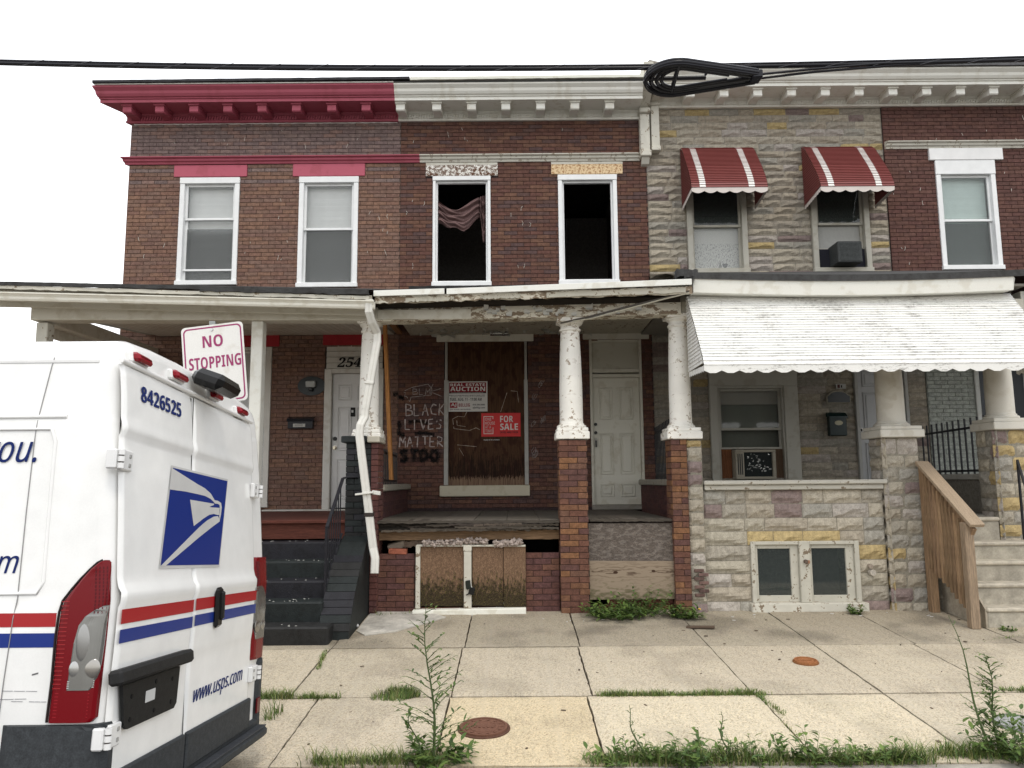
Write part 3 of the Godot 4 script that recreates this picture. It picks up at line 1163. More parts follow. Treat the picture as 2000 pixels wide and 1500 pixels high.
	q.bx(-5.7, -3.05, 0.0, 0.95, ZP + 0.08, ZP + 0.28, K(0.13, 0.07, 0.055))
	q.bx(-5.75, -5.6, 0.0, 1.12, ZP + 0.28, ZF, K(0.13, 0.07, 0.055))
	part(h, "porch_base", q, M.mortar)
	var cream := K(0.56, 0.535, 0.475)
	var bm := MB.new()
	bm.cob(V(-3.63, 3.585, ZP + 0.10), Vector3(2.05, -0.018, 0), Vector3(0, 0.078, 0), Vector3(0, 0, 0.11), 0.008, cream)
	bm.cb(-5.68, -5.50, 3.50, 3.68, ZP + 0.21, ZF, 0.008, cream)
	bm.bx(-5.68, -5.64, 3.38, 3.50, ZP + 0.4, ZF, cream)
	part(h, "porch_beam", bm, M.paint)
	var cl := MB.new()
	cl.obox(V(-3.735, 3.80, (ZP + 0.2 + ZF) / 2), Vector3(1.965, 0, 0), Vector3(0, 0.012, 0), Vector3(0, 0.115, -(ZF - ZP - 0.2) / 2), K(0.3, 0.28, 0.25))
	var ceil := part(h, "porch_ceiling", cl, M.paint)
	var k := 0
	var bx0 := -5.48
	while bx0 < -1.84:
		var m := MB.new()
		m.cob(V(bx0 + 0.0425, 3.773, (ZP + 0.2 + ZF) / 2), Vector3(0.0425, 0, 0), Vector3(0, 0.012, 0), Vector3(0, 0.115, -(ZF - ZP - 0.21) / 2), 0.005, jit(K(0.56, 0.53, 0.47), 0.05))
		part(ceil, "board", m, M.paint)
		bx0 += 0.089
	for x in [-5.56, -3.01]:
		var m := MB.new()
		m.cb(x - 0.068, x + 0.068, 1.165, 3.50, ZP + 0.03, ZP + 0.17, 0.008, K(0.66, 0.655, 0.62))
		part(h, "porch_post", m, M.peel if x < -5 else M.paint)
	var fa := MB.new()
	# fascia, frieze and overhang in front of the beam
	fa.cob(V(-3.85, 3.625, ZP - 0.15), Vector3(2.26, -0.077, 0), Vector3(0, 0.040, 0), Vector3(0, 0, 0.012), 0.004, cream)
	fa.cob(V(-3.90, 3.715, ZP - 0.37), Vector3(2.32, -0.080, 0), Vector3(0, 0.062, 0), Vector3(0, 0, 0.012), 0.004, cream)
	fa.quad(V(-6.1, 3.665, ZP - 0.16), V(-1.62, 3.515, ZP - 0.16), V(-1.62, 3.56, ZP + 0.02), V(-6.1, 3.69, ZP + 0.02), cream)
	fa.quad(V(-6.1, 3.735, ZP - 0.37), V(-1.62, 3.595, ZP - 0.37), V(-1.62, 3.585, ZP - 0.15), V(-6.1, 3.735, ZP - 0.15), cream)
	part(h, "fascia", fa, M.paint)
	var gu := MB.new()
	for s in 2:
		pass
	var gp := PackedVector2Array([Vector2(0.0, 0.0), Vector2(-0.05, 0.0), Vector2(-0.062, 0.02), Vector2(-0.062, 0.045), Vector2(-0.085, 0.075), Vector2(-0.092, 0.075), Vector2(-0.092, 0.09), Vector2(-0.08, 0.09), Vector2(-0.078, 0.08), Vector2(-0.05, 0.045), Vector2(-0.04, 0.012), Vector2(-0.008, 0.012), Vector2(-0.008, 0.09), Vector2(0.0, 0.09)])
	gu.ext_x(gp, 0.0, 4.55, K(0.66, 0.64, 0.58))
	var gut := part(h, "gutter", gu, M.paint)
	gut.transform = Transform3D(Basis(Vector3(0, 0, 1), -0.0318), V(-6.09, 3.672, ZP - 0.385) - h.position)
	var ro := MB.new()
	var rc := K(0.045, 0.045, 0.047)
	ro.quad(V(-6.25, 3.880, ZP - 0.47), V(-1.60, 3.740, ZP - 0.47), V(-1.76, 4.60, ZF - 0.004), V(-6.05, 4.64, ZF - 0.004), rc)
	ragged(ro, -6.25, -1.60, 3.842, 3.884, ZP - 0.475, ZP - 0.44, 0.005, rc, 60, -0.0301)
	ragged(ro, -3.5, -1.60, 3.738, 3.796, ZP - 0.482, ZP - 0.44, 0.008, rc, 30, -0.0301)
	part(h, "porch_roof", ro, M.tar)
	var rw := MB.new()
	ragged(rw, -6.24, -1.60, 3.808, 3.848, ZP - 0.462, ZP - 0.44, 0.006, K(0.68, 0.67, 0.62), 60, -0.0385)
	part(h, "roof_edge_strip", rw, M.peel)


func house_b() -> void:
	var x0 := -1.76
	var x1 := 2.19
	var h := thing("row_house", "derelict dark red brick row house with boarded window and peeling white porch", "house", V(0.2, 0.1, ZF), "row houses side by side")
	house_shell(h, x0, x1, 7.75, 9.0)
	var pal := shade([[0.112, 0.058, 0.044], [0.120, 0.062, 0.046], [0.102, 0.055, 0.045], [0.130, 0.069, 0.049], [0.092, 0.056, 0.053], [0.106, 0.054, 0.042], [0.142, 0.078, 0.051], [0.098, 0.055, 0.048], [0.114, 0.058, 0.045]])
	var warm := shade([[0.155, 0.076, 0.047], [0.135, 0.066, 0.044], [0.118, 0.057, 0.042], [0.175, 0.088, 0.052], [0.195, 0.098, 0.05], [0.105, 0.054, 0.046], [0.145, 0.076, 0.054]])
	var t := frame(V(x0, 0, ZF), Vector3.RIGHT)
	var w := x1 - x0
	var holes := [Rect2(-1.24 - x0, 4.66, 0.92, 1.78), Rect2(0.76 - x0, 4.66, 0.94, 1.79), Rect2(-1.05 - x0, 1.53, 1.295, 2.22), Rect2(1.205 - x0, 1.15, 0.81, 2.62), Rect2(-1.355 - x0, 6.445, 1.155, 0.185), Rect2(0.655 - x0, 6.46, 1.145, 0.165)]
	var b := MB.new()
	core(b, t, w, 0.0, 7.74, holes, 0.014, 0.2, K(0.05, 0.035, 0.032))
	var wall := part(h, "front_wall", b, M.mortar)
	# porch piers first: their bricks show largest
	var purse := [300]
	pier(h, 0.535, 0.865, warm, purse)
	pier(h, 1.83, 2.015, warm, purse, 1.84)
	var base := MB.new()
	var hb := [Rect2(-1.13 + 1.56, 0.16, 1.27, 0.8)]
	core(base, frame(V(-1.56, 0, ZP + 0.1), Vector3.RIGHT), 2.09, -0.1, 0.76, hb, 0.012, 0.2, K(0.06, 0.04, 0.035))
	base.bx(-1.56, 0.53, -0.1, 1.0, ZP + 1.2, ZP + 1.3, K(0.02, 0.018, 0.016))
	var bw := part(h, "base_wall", base, M.mortar)
	bricks(bw, frame(V(-1.56, 0, ZP + 0.1), Vector3.RIGHT), 2.09, 0.04, 0.775, hb, shade([[0.112, 0.054, 0.043], [0.104, 0.050, 0.041], [0.12, 0.058, 0.045], [0.10, 0.050, 0.044], [0.132, 0.063, 0.045]]), purse, {"course": 0.0665, "len": 0.21})
	bricks(bw, frame(V(0.865, 0, ZP + 0.14), Vector3.RIGHT), 0.965, 0.05, 0.25, [], shade([[0.19, 0.07, 0.05], [0.15, 0.065, 0.05], [0.22, 0.09, 0.06]]), purse, {"course": 0.066, "miss": 0.18})
	bricks(wall, t, w, 4.45, 7.37, holes, pal, purse)
	bricks(wall, t, w, 1.19, 4.45, holes, pal, purse)
	random_chips(h, -1.7, 2.1, 4.8, 7.3, 56, x0, holes)
	# painted course over the lintels
	for x in [-1.355, 0.655]:
		var m := MB.new()
		m.cb(x, x + 1.15, 6.632, 6.675, ZF - 0.006, ZF + 0.01, 0.003, K(0.62, 0.60, 0.54))
		part(h, "painted_course", m, M.paint)
	lintel(h, -1.355, -0.20, 6.445, 6.63, Color.WHITE, M.flaked)
	lintel(h, 0.655, 1.80, 6.46, 6.625, Color.WHITE, M.rusty)
	window(h, -1.24, -0.32, 4.69, 6.44, {"open": true, "trim": 0.045, "head": 0.07})
	window(h, 0.76, 1.70, 4.70, 6.45, {"open": true, "trim": 0.065, "head": 0.09})
	cornice(h, -1.80, 2.08, 7.37, WHITE, [-1.72, -1.15, -0.602, -0.062, 0.486, 1.025, 1.573], M.paint)
	string_course(h, -1.45, 2.08, 6.675, WHITE, M.peel)
	var r := MB.new()
	r.bx(-1.79, 2.08, 7.742, 7.756, ZF - 0.57, ZF + 0.3, K(0.05, 0.05, 0.05))
	ragged(r, -1.54, 2.08, 7.765, 7.81, ZF - 0.60, ZF + 0.3, 0.003, K(0.66, 0.66, 0.60), 40, 0.004)
	part(h, "roof_edge", r, M.paint)
	# the corbelled end piece of the party wall
	var e := MB.new()
	e.cb(2.082, 2.235, 6.80, 7.42, ZF - 0.13, ZF + 0.1, 0.01, WHITE)
	e.cb(2.072, 2.245, 6.70, 6.80, ZF - 0.16, ZF + 0.1, 0.012, WHITE)
	e.ext_x(PackedVector2Array([Vector2(ZF, 6.58), Vector2(ZF - 0.06, 6.60), Vector2(ZF - 0.12, 6.70), Vector2(ZF, 6.70)]), 2.10, 2.22, WHITE)
	e.cb(2.072, 2.245, 7.42, 7.50, ZF - 0.18, ZF + 0.1, 0.012, WHITE)
	e.ext_x(PackedVector2Array([Vector2(ZF + 0.1, 7.50), Vector2(ZF - 0.14, 7.50), Vector2(ZF - 0.50, 7.66), Vector2(ZF - 0.62, 7.68), Vector2(ZF - 0.62, 8.02), Vector2(ZF + 0.1, 8.05)]), 2.085, 2.23, WHITE)
	e.cb(2.262, 2.392, 6.86, 7.56, ZF - 0.12, ZF + 0.05, 0.008, WHITE)
	e.cb(2.252, 2.402, 6.80, 6.87, ZF - 0.14, ZF + 0.05, 0.008, WHITE)
	e.cb(2.246, 2.402, 7.56, 7.62, ZF - 0.14, ZF + 0.05, 0.008, WHITE)
	e.cb(2.26, 2.395, 7.62, 7.90, ZF - 0.40, ZF + 0.05, 0.008, WHITE)
	part(h, "end_bracket", e, M.peel)
	var ch := MB.new()
	ch.cb(2.29, 2.49, 7.6, 8.36, ZF + 0.1, ZF + 0.5, 0.03, K(0.55, 0.50, 0.44))
	ch.cob(V(2.40, 8.40, ZF + 0.3), Vector3(0.115, -0.03, 0), Vector3(0, 0.05, 0), Vector3(0, 0, 0.22), 0.03, K(0.30, 0.28, 0.26))
	part(h, "parapet_cap", ch, M.peel)
	# ground floor window, boarded
	lintel(h, -1.17, 0.34, 3.752, 3.93, K(0.62, 0.60, 0.54), M.paint)
	var f := MB.new()
	var fc := K(0.36, 0.35, 0.335)
	f.cb(-1.05, -0.985, 1.535, 3.15, ZF - 0.02, ZF + 0.1, 0.005, fc)
	f.cb(-1.04, -1.0, 3.15, 3.75, ZF + 0.0, ZF + 0.1, 0.005, fc)
	f.cb(0.185, 0.245, 1.535, 3.15, ZF - 0.02, ZF + 0.1, 0.005, fc)
	f.cb(0.195, 0.235, 3.15, 3.75, ZF + 0.0, ZF + 0.1, 0.005, fc)
	var bw2 := part(h, "boarded_window", f, M.paint)
	var sl := MB.new()
	sl.cb(-1.11, 0.26, 1.365, 1.53, ZF - 0.06, ZF + 0.1, 0.01, K(0.50, 0.455, 0.36))
	part(bw2, "sill", sl, M.paint)
	var bo := MB.new()
	bo.quv(V(-1.0, 1.53, ZF + 0.03), V(0.2, 1.53, ZF + 0.03), V(0.2, 3.752, ZF + 0.03), V(-1.0, 3.752, ZF + 0.03), Color.WHITE)
	bo.bx(-1.0, 0.2, 1.53, 3.752, ZF + 0.032, ZF + 0.05, Color.WHITE)
	part(bw2, "plywood_board", bo, M.ply)
	# front door with its transom
	lintel(h, 1.11, 2.14, 3.772, 3.93, K(0.54, 0.52, 0.47), M.paint)
	var dc := MB.new()
	var dcol := K(0.56, 0.54, 0.475)
	dc.cb(1.205, 1.245, 1.16, 3.77, ZF - 0.01, ZF + 0.14, 0.005, dcol)
	dc.cb(1.975, 2.015, 1.16, 3.77, ZF - 0.01, ZF + 0.14, 0.005, dcol)
	dc.cb(1.245, 1.975, 3.17, 3.23, ZF + 0.0, ZF + 0.14, 0.006, dcol)
	dc.cb(1.245, 1.975, 3.25, 3.31, ZF + 0.01, ZF + 0.14, 0.006, dcol)
	dc.cb(1.245, 1.975, 3.73, 3.77, ZF + 0.0, ZF + 0.14, 0.006, dcol)
	dc.bx(1.245, 1.975, 3.31, 3.73, ZF + 0.05, ZF + 0.07, dcol * 0.85)
	dc.cb(1.2, 2.03, 1.15, 1.225, ZF - 0.06, ZF + 0.1, 0.008, K(0.25, 0.23, 0.2))
	part(h, "door_casing", dc, M.paint)
	var d := door(h, 1.248, 1.972, 1.225, 3.168, ZF + 0.045, K(0.62, 0.60, 0.535), [[0.06, 0.16], [0.235, 0.56], [0.665, 0.925]], [[0.13, 0.42], [0.56, 0.86]], M.paint)
	knob(d, 1.285, 2.45, ZF + 0.045, 0.022, K(0.02, 0.02, 0.02), M.gloss)
	knob(d, 1.285, 2.32, ZF + 0.045, 0.022, K(0.03, 0.03, 0.03), M.gloss)
	var lb := MB.new()
	lb.cb(1.272, 1.298, 2.10, 2.20, ZF + 0.01, ZF + 0.044, 0.004, K(0.03, 0.03, 0.03))
	lb.tube([V(1.272, 2.2, ZF + 0.02), V(1.275, 2.235, ZF + 0.02), V(1.295, 2.235, ZF + 0.02), V(1.298, 2.2, ZF + 0.02)], 0.005, 0.005, 6, K(0.4, 0.4, 0.4))
	part(d, "lock_box", lb, M.gloss)
	var stk := MB.new()
	stk.bx(1.40, 1.475, 2.13, 2.205, ZF + 0.0425, ZF + 0.0445, K(0.55, 0.55, 0.52))
	stk.bx(1.408, 1.467, 2.17, 2.178, ZF + 0.0415, ZF + 0.0425, K(0.05, 0.05, 0.05))
	stk.poly(frame(V(1.40, 2.175, ZF + 0.042), Vector3.RIGHT), PackedVector2Array([Vector2(0.005, 0.012), Vector2(0.037, 0.035), Vector2(0.07, 0.012)]), 0.001, K(0.05, 0.05, 0.05))
	part(d, "sticker", stk, M.paper)
	porch_b(h, warm, purse)
	graffiti(h)


func pier(h: Node3D, x0: float, x1: float, pal: Array, purse: Array, left := 0.0) -> MeshInstance3D:
	var b := MB.new()
	b.bx(x0 + 0.012, x1 - 0.006, -0.1, 2.05, ZP + 0.012, ZP + 0.33, K(0.07, 0.045, 0.038))
	var p := part(h, "pier", b, M.mortar)
	bricks(p, frame(V(x0, 0, ZP), Vector3.RIGHT), x1 - x0, 0.04, 2.06, [], pal, purse, {"course": 0.0665, "len": 0.212})
	bricks(p, frame(V(x0, 0, ZP + 0.33), Vector3(0, 0, 1)), 0.33, 0.04, 2.06, [], pal, purse, {"course": 0.0665, "len": 0.212})
	return p


func porch_b(h: Node3D, warm: Array, purse: Array) -> void:
	var rotc := K(0.06, 0.051, 0.043)
	var f := MB.new()
	# sagging deck, its broken layered front edge
	for k in 9:
		var x := lerpf(-1.60, 1.84, k / 9.0)
		var xe := lerpf(-1.60, 1.84, (k + 1) / 9.0) - 0.004
		f.cb(x, xe, 1.115, 1.15 + rng.randf_range(-0.003, 0.003), ZP + 0.13, ZF - 0.01, 0.005, jit(K(0.115, 0.106, 0.094), 0.12))
	var deck := part(h, "porch_floor", f, M.woodx)
	for s in [[-1.56, 0.53, 0.02], [0.88, 1.84, 0.05]]:
		var lay1 := MB.new()
		ragged(lay1, s[0], s[1], 1.122, 1.150, ZP + s[2], ZP + 0.5, 0.006, rotc * 1.1, 50, -0.004)
		part(deck, "deck_edge", lay1, M.woodx)
	var rot := MB.new()
	ragged(rot, -1.56, 0.53, 1.035, 1.12, ZP + 0.10, ZP + 0.3, 0.008, rotc * 0.55, 60)
	part(deck, "rotten_board", rot, M.woodx)
	for k in 22:
		var m := MB.new()
		var a := rng.randf_range(-1.56, -0.1)
		var y := 1.108 - 0.075 * (k / 21.0)
		ragged(m, a, minf(a + rng.randf_range(0.5, 1.1), 0.52), y - 0.010, y + 0.012, ZP + rng.randf_range(-0.01, 0.08), ZP + 0.4, 0.009, jit(rotc * rng.randf_range(0.4, 1.5), 0.2), 30, rng.randf_range(-0.02, 0.015))
		part(deck, "rotten_board", m, M.woodx)
	var j := MB.new()
	ragged(j, -1.56, 0.53, 0.925, 1.045, ZP + 0.13, ZP + 0.19, 0.003, K(0.20, 0.135, 0.085), 40)
	part(h, "joist", j, M.woodx)
	# boards under the door bay
	var o := MB.new()
	o.quv(V(0.868, 0.675, ZP + 0.075), V(1.84, 0.67, ZP + 0.085), V(1.84, 1.10, ZP + 0.085), V(0.868, 1.105, ZP + 0.075), Color.WHITE)
	o.bx(0.868, 1.84, 0.675, 1.10, ZP + 0.087, ZP + 0.10, Color.WHITE)
	part(h, "strand_board", o, M.osbgrey)
	var q := MB.new()
	q.quv(V(0.868, 0.25, ZP + 0.06), V(1.85, 0.25, ZP + 0.06), V(1.85, 0.673, ZP + 0.06), V(0.868, 0.682, ZP + 0.06), Color.WHITE)
	q.bx(0.868, 1.85, 0.25, 0.672, ZP + 0.062, ZP + 0.072, Color.WHITE)
	part(h, "plywood_board", q, M.knotty)
	# basement opening boarded with strand board
	var wc := K(0.70, 0.685, 0.63)
	var b := MB.new()
	b.cb(-1.118, -1.066, 0.165, 0.872, ZP + 0.055, ZP + 0.14, 0.006, wc)
	b.cb(-0.566, -0.480, 0.165, 0.80, ZP + 0.045, ZP + 0.14, 0.006, wc)
	b.cb(-0.572, -0.476, 0.80, 0.866, ZP + 0.04, ZP + 0.14, 0.006, wc)
	b.cob(V(-0.485, 0.862, ZP + 0.10), Vector3(0.625, -0.006, 0), Vector3(0, 0.010, 0), Vector3(0, 0, 0.045), 0.003, wc)
	b.cb(-1.06, 0.12, 0.20, 0.225, ZP + 0.10, ZP + 0.16, 0.004, wc * 0.8)
	b.cb(-1.06, 0.12, 0.25, 0.275, ZP + 0.12, ZP + 0.16, 0.004, wc * 0.7)
	var bw := part(h, "basement_window", b, M.peel)
	var si := MB.new()
	si.cob(V(-0.503, 0.118, ZP + 0.07), Vector3(0.642, 0.008, 0), Vector3(0, 0.047, 0), Vector3(0, 0, 0.09), 0.008, K(0.76, 0.75, 0.69))
	part(bw, "sill", si, M.paint)
	for k in 3:
		var x0: float = [-1.065, -0.470, -0.112][k]
		var x1: float = [-0.568, -0.118, 0.140][k]
		var y0: float = [0.19, 0.19, 0.165][k]
		var dd: float = [0.085, 0.082, 0.068][k]
		var m := MB.new()
		m.quv(V(x0, y0, ZP + dd), V(x1, y0 - 0.004, ZP + dd), V(x1, 0.852, ZP + dd), V(x0, 0.855, ZP + dd), Color.WHITE)
		m.bx(x0, x1, y0, 0.852, ZP + dd + 0.002, ZP + dd + 0.012, Color.WHITE)
		part(bw, "strand_board", m, M.osb)
	var la := MB.new()   # torn black latch
	la.cob(V(-0.515, 0.43, ZP + 0.03), Vector3(0.028, 0.006, 0), Vector3(-0.006, 0.048, 0), Vector3(0, 0, 0.012), 0.006, K(0.02, 0.025, 0.023))
	la.cob(V(-0.475, 0.36, ZP + 0.035), Vector3(0.03, -0.01, 0), Vector3(0.012, 0.04, 0), Vector3(0, 0, 0.012), 0.006, K(0.015, 0.015, 0.015))
	la.bar(V(-0.50, 0.49, ZP + 0.03), V(-0.455, 0.34, ZP + 0.03), 0.008, 0.008, K(0.55, 0.55, 0.52))
	la.bar(V(-0.49, 0.34, ZP + 0.03), V(-0.54, 0.315, ZP + 0.03), 0.012, 0.012, K(0.02, 0.02, 0.02))
	part(bw, "latch", la, M.gloss)
	# columns, beam, ceiling, roof edge
	column(h, 0.70, ZP + 0.18, 2.20, 3.50, 0.138, 0.195, M.peel)
	column(h, -1.70, ZP + 0.18, 2.20, 3.50, 0.115, 0.17, M.peel)
	column(h, 1.995, ZP + 0.18, 2.19, 3.54, 0.13, 0.205, M.peel)
	var bm := MB.new()
	bm.cob(V(0.21, 3.582, ZP + 0.12), Vector3(1.80, 0.03, 0), Vector3(0, 0.076, 0), Vector3(0, 0, 0.11), 0.006, Color.WHITE)
	var beam := part(h, "porch_beam", bm, M.peelh)
	var np := MB.new()   # a newer painted board over the left end
	np.cob(V(-1.03, 3.555, ZP - 0.0), Vector3(0.55, 0.0, 0), Vector3(0, 0.058, 0), Vector3(0, 0, 0.008), 0.003, K(0.62, 0.60, 0.54))
	part(beam, "board", np, M.paint)
	# flakes of paint still clinging to the beam
	for k in 26:
		var x := rng.randf_range(-0.4, 1.7)
		var m := MB.new()
		var s := rng.randf_range(0.02, 0.09)
		var y := rng.randf_range(3.53, 3.62)
		m.quad(V(x, y, ZP - 0.002), V(x + s, y + 0.005, ZP - 0.004), V(x + s, y + rng.randf_range(0.02, 0.06), ZP - 0.004), V(x, y + rng.randf_range(0.02, 0.06), ZP - 0.002), K(0.62, 0.61, 0.56))
		m.quad(V(x, y, ZP - 0.002), V(x + s, y + 0.005, ZP - 0.004), V(x + s * 0.9, y - 0.02, ZP - 0.03), V(x + 0.01, y - 0.015, ZP - 0.02), K(0.6, 0.59, 0.54))
		part(beam, "paint_flake", m, M.plain)
	var cl := MB.new()
	cl.bx(-1.58, 2.0, 3.86, 3.88, ZP + 0.2, ZF - 0.003, K(0.58, 0.56, 0.50))
	var ceil := part(h, "porch_ceiling", cl, M.peel)
	for k in 34:   # paint skin hanging from the ceiling
		var x := rng.randf_range(-1.5, 1.2)
		var dd := ZF - rng.randf_range(0.05, 0.5)
		var s := rng.randf_range(0.04, 0.14)
		var m := MB.new()
		m.quad(V(x, 3.858, dd), V(x + s, 3.858, dd), V(x + s * rng.randf_range(0.6, 1.0), 3.858 - rng.randf_range(0.02, 0.07), dd - rng.randf_range(0.01, 0.05)), V(x + s * 0.2, 3.858 - rng.randf_range(0.01, 0.05), dd - 0.03), jit(K(0.42, 0.41, 0.37), 0.1))
		part(ceil, "paint_flake", m, M.plain)
	var ro := MB.new()
	ro.quad(V(-1.60, 3.74, ZP - 0.40), V(2.10, 3.84, ZP - 0.40), V(2.19, 4.62, ZF - 0.004), V(-1.76, 4.60, ZF - 0.004), K(0.05, 0.05, 0.05))
	ragged(ro, -1.60, 2.08, 4.57, 4.62, ZF - 0.10, ZF - 0.005, 0.012, K(0.03, 0.03, 0.03), 60, 0.004)
	part(h, "porch_roof", ro, M.tar)
	var ed := MB.new()
	ed.cob(V(-1.155, 3.717, ZP - 0.425), Vector3(0.40, 0.0095, 0), Vector3(0, 0.033, 0), Vector3(0, 0, 0.008), 0.003, K(0.72, 0.72, 0.69))
	ed.cob(V(0.655, 3.767, ZP - 0.43), Vector3(1.385, 0.045, 0), Vector3(0, 0.034, 0), Vector3(0, 0, 0.008), 0.003, K(0.72, 0.72, 0.69))
	part(h, "drip_edge", ed, M.paint)
	var fa := MB.new()
	ragged(fa, -1.55, 2.06, 3.607, 3.69, ZP - 0.36, ZP - 0.33, 0.010, Color.WHITE, 70, 0.0245)
	part(h, "fascia", fa, M.peelh)
	for fq in [[0.40, 1.98, 3.655, 3.715, 0.006], [-1.2, -0.65, 3.615, 3.66, 0.010], [-0.35, 0.1, 3.645, 3.685, 0.010]]:
		var fb := MB.new()
		ragged(fb, fq[0], fq[1], fq[2], fq[3], ZP - 0.385, ZP - 0.36, fq[4], K(0.64, 0.62, 0.56), 24, 0.028)
		part(h, "fascia_board", fb, M.peel)
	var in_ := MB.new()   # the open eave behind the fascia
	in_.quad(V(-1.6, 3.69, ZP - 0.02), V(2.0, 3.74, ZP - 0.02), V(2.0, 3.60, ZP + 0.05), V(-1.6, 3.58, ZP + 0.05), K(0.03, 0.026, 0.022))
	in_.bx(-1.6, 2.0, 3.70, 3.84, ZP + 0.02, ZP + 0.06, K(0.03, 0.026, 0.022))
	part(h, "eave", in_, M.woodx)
	# low side walls under the porch railings
	var sw := MB.new()
	sw.bx(-1.80, -1.60, 0.9, 1.48, ZP + 0.5, ZF - 0.01, K(0.10, 0.048, 0.040))
	var lw := part(h, "side_wall", sw, M.brick)
	bricks(lw, frame(V(-1.598, 0, ZP + 0.5), Vector3(0, 0, -1)), ZF - ZP - 0.51, 1.15, 1.48, [], shade([[0.085, 0.04, 0.036], [0.10, 0.045, 0.04], [0.075, 0.038, 0.036]]), purse)
	var lc := MB.new()
	lc.cb(-1.83, -1.55, 1.48, 1.56, ZP + 0.45, ZF - 0.02, 0.012, K(0.42, 0.40, 0.36))
	part(lw, "coping", lc, M.peel)
	var rw := MB.new()
	rw.bx(1.95, 2.15, 0.9, 1.52, ZP + 0.34, ZF - 0.01, K(0.10, 0.048, 0.040))
	var rl := part(h, "side_wall", rw, M.brick)
	bricks(rl, frame(V(1.948, 0, ZF - 0.01), Vector3(0, 0, 1)), ZF - ZP - 0.36, 1.15, 1.52, [], shade([[0.085, 0.04, 0.036], [0.10, 0.045, 0.04], [0.075, 0.038, 0.036]]), purse)
	var rc := MB.new()
	rc.cb(1.91, 2.19, 1.52, 1.60, ZP + 0.34, ZF - 0.02, 0.012, K(0.42, 0.40, 0.36))
	part(rl, "coping", rc, M.peel)


const STROKES := {
	"B": [[0, 0, 0, 1, 0.6, 0.9, 0.6, 0.6, 0.05, 0.5, 0.75, 0.4, 0.75, 0.08, 0, 0]], "L": [[0, 1, 0.02, 0, 0.6, 0.02]], "A": [[0, 0, 0.35, 1, 0.7, 0], [0.15, 0.4, 0.58, 0.42]], "C": [[0.7, 0.85, 0.3, 1, 0, 0.6, 0.1, 0.15, 0.7, 0.1]],
	"K": [[0, 0, 0.03, 1], [0.6, 0.95, 0.05, 0.5, 0.6, 0.05]], "I": [[0.2, 0, 0.22, 1]], "V": [[0, 1, 0.35, 0, 0.7, 1]], "E": [[0.6, 1, 0, 0.98, 0, 0, 0.65, 0.03], [0, 0.5, 0.5, 0.53]],
	"S": [[0.65, 0.9, 0.2, 1, 0.05, 0.7, 0.6, 0.4, 0.5, 0.05, 0, 0.1]], "M": [[0, 0, 0.1, 1, 0.4, 0.35, 0.7, 1, 0.8, 0]], "T": [[0.35, 0, 0.36, 1], [0, 0.97, 0.75, 1]], "R": [[0, 0, 0, 1, 0.6, 0.9, 0.55, 0.55, 0.05, 0.48, 0.7, 0]],
	"D": [[0, 0, 0.05, 1, 0.6, 0.8, 0.65, 0.3, 0, 0]], "O": [[0.35, 1, 0, 0.7, 0.05, 0.2, 0.4, 0, 0.7, 0.3, 0.65, 0.8, 0.35, 1]]}


func stroke(b: MB, pts: Array, d: float, w: float, col: Color) -> void:
	for i in pts.size() - 1:
		var p: Vector2 = pts[i]
		var q: Vector2 = pts[i + 1]
		var n := maxi(2, int(p.distance_to(q) / 0.03))
		for k in n:
			if rng.randf() < 0.05:
				continue
			var a := p.lerp(q, float(k) / n)
			var e := p.lerp(q, (k + 1.0) / n)
			var s := (e - a).orthogonal().normalized() * w * rng.randf_range(0.3, 0.65)
			b.quad(V(a.x - s.x, a.y - s.y, d), V(a.x + s.x, a.y + s.y, d), V(e.x + s.x, e.y + s.y, d), V(e.x - s.x, e.y - s.y, d), jit(col, 0.15))


func scrawl(b: MB, words: String, x: float, y: float, wd: float, hh: float, d: float, w: float, col: Color) -> void:
	for i in words.length():
		for l in STROKES[words[i]]:
			var pts := []
			for k in l.size() / 2:
				pts.append(Vector2(x + i * wd + l[k * 2] * wd + rng.randf_range(-0.004, 0.004), y + l[k * 2 + 1] * hh + rng.randf_range(-0.006, 0.006)))
			stroke(b, pts, d, w, col)


func px_pts(list: Array) -> Array:
	var out := []
	for k in list.size() / 2:
		out.append(Vector2(list[k * 2], list[k * 2 + 1]))
	return out


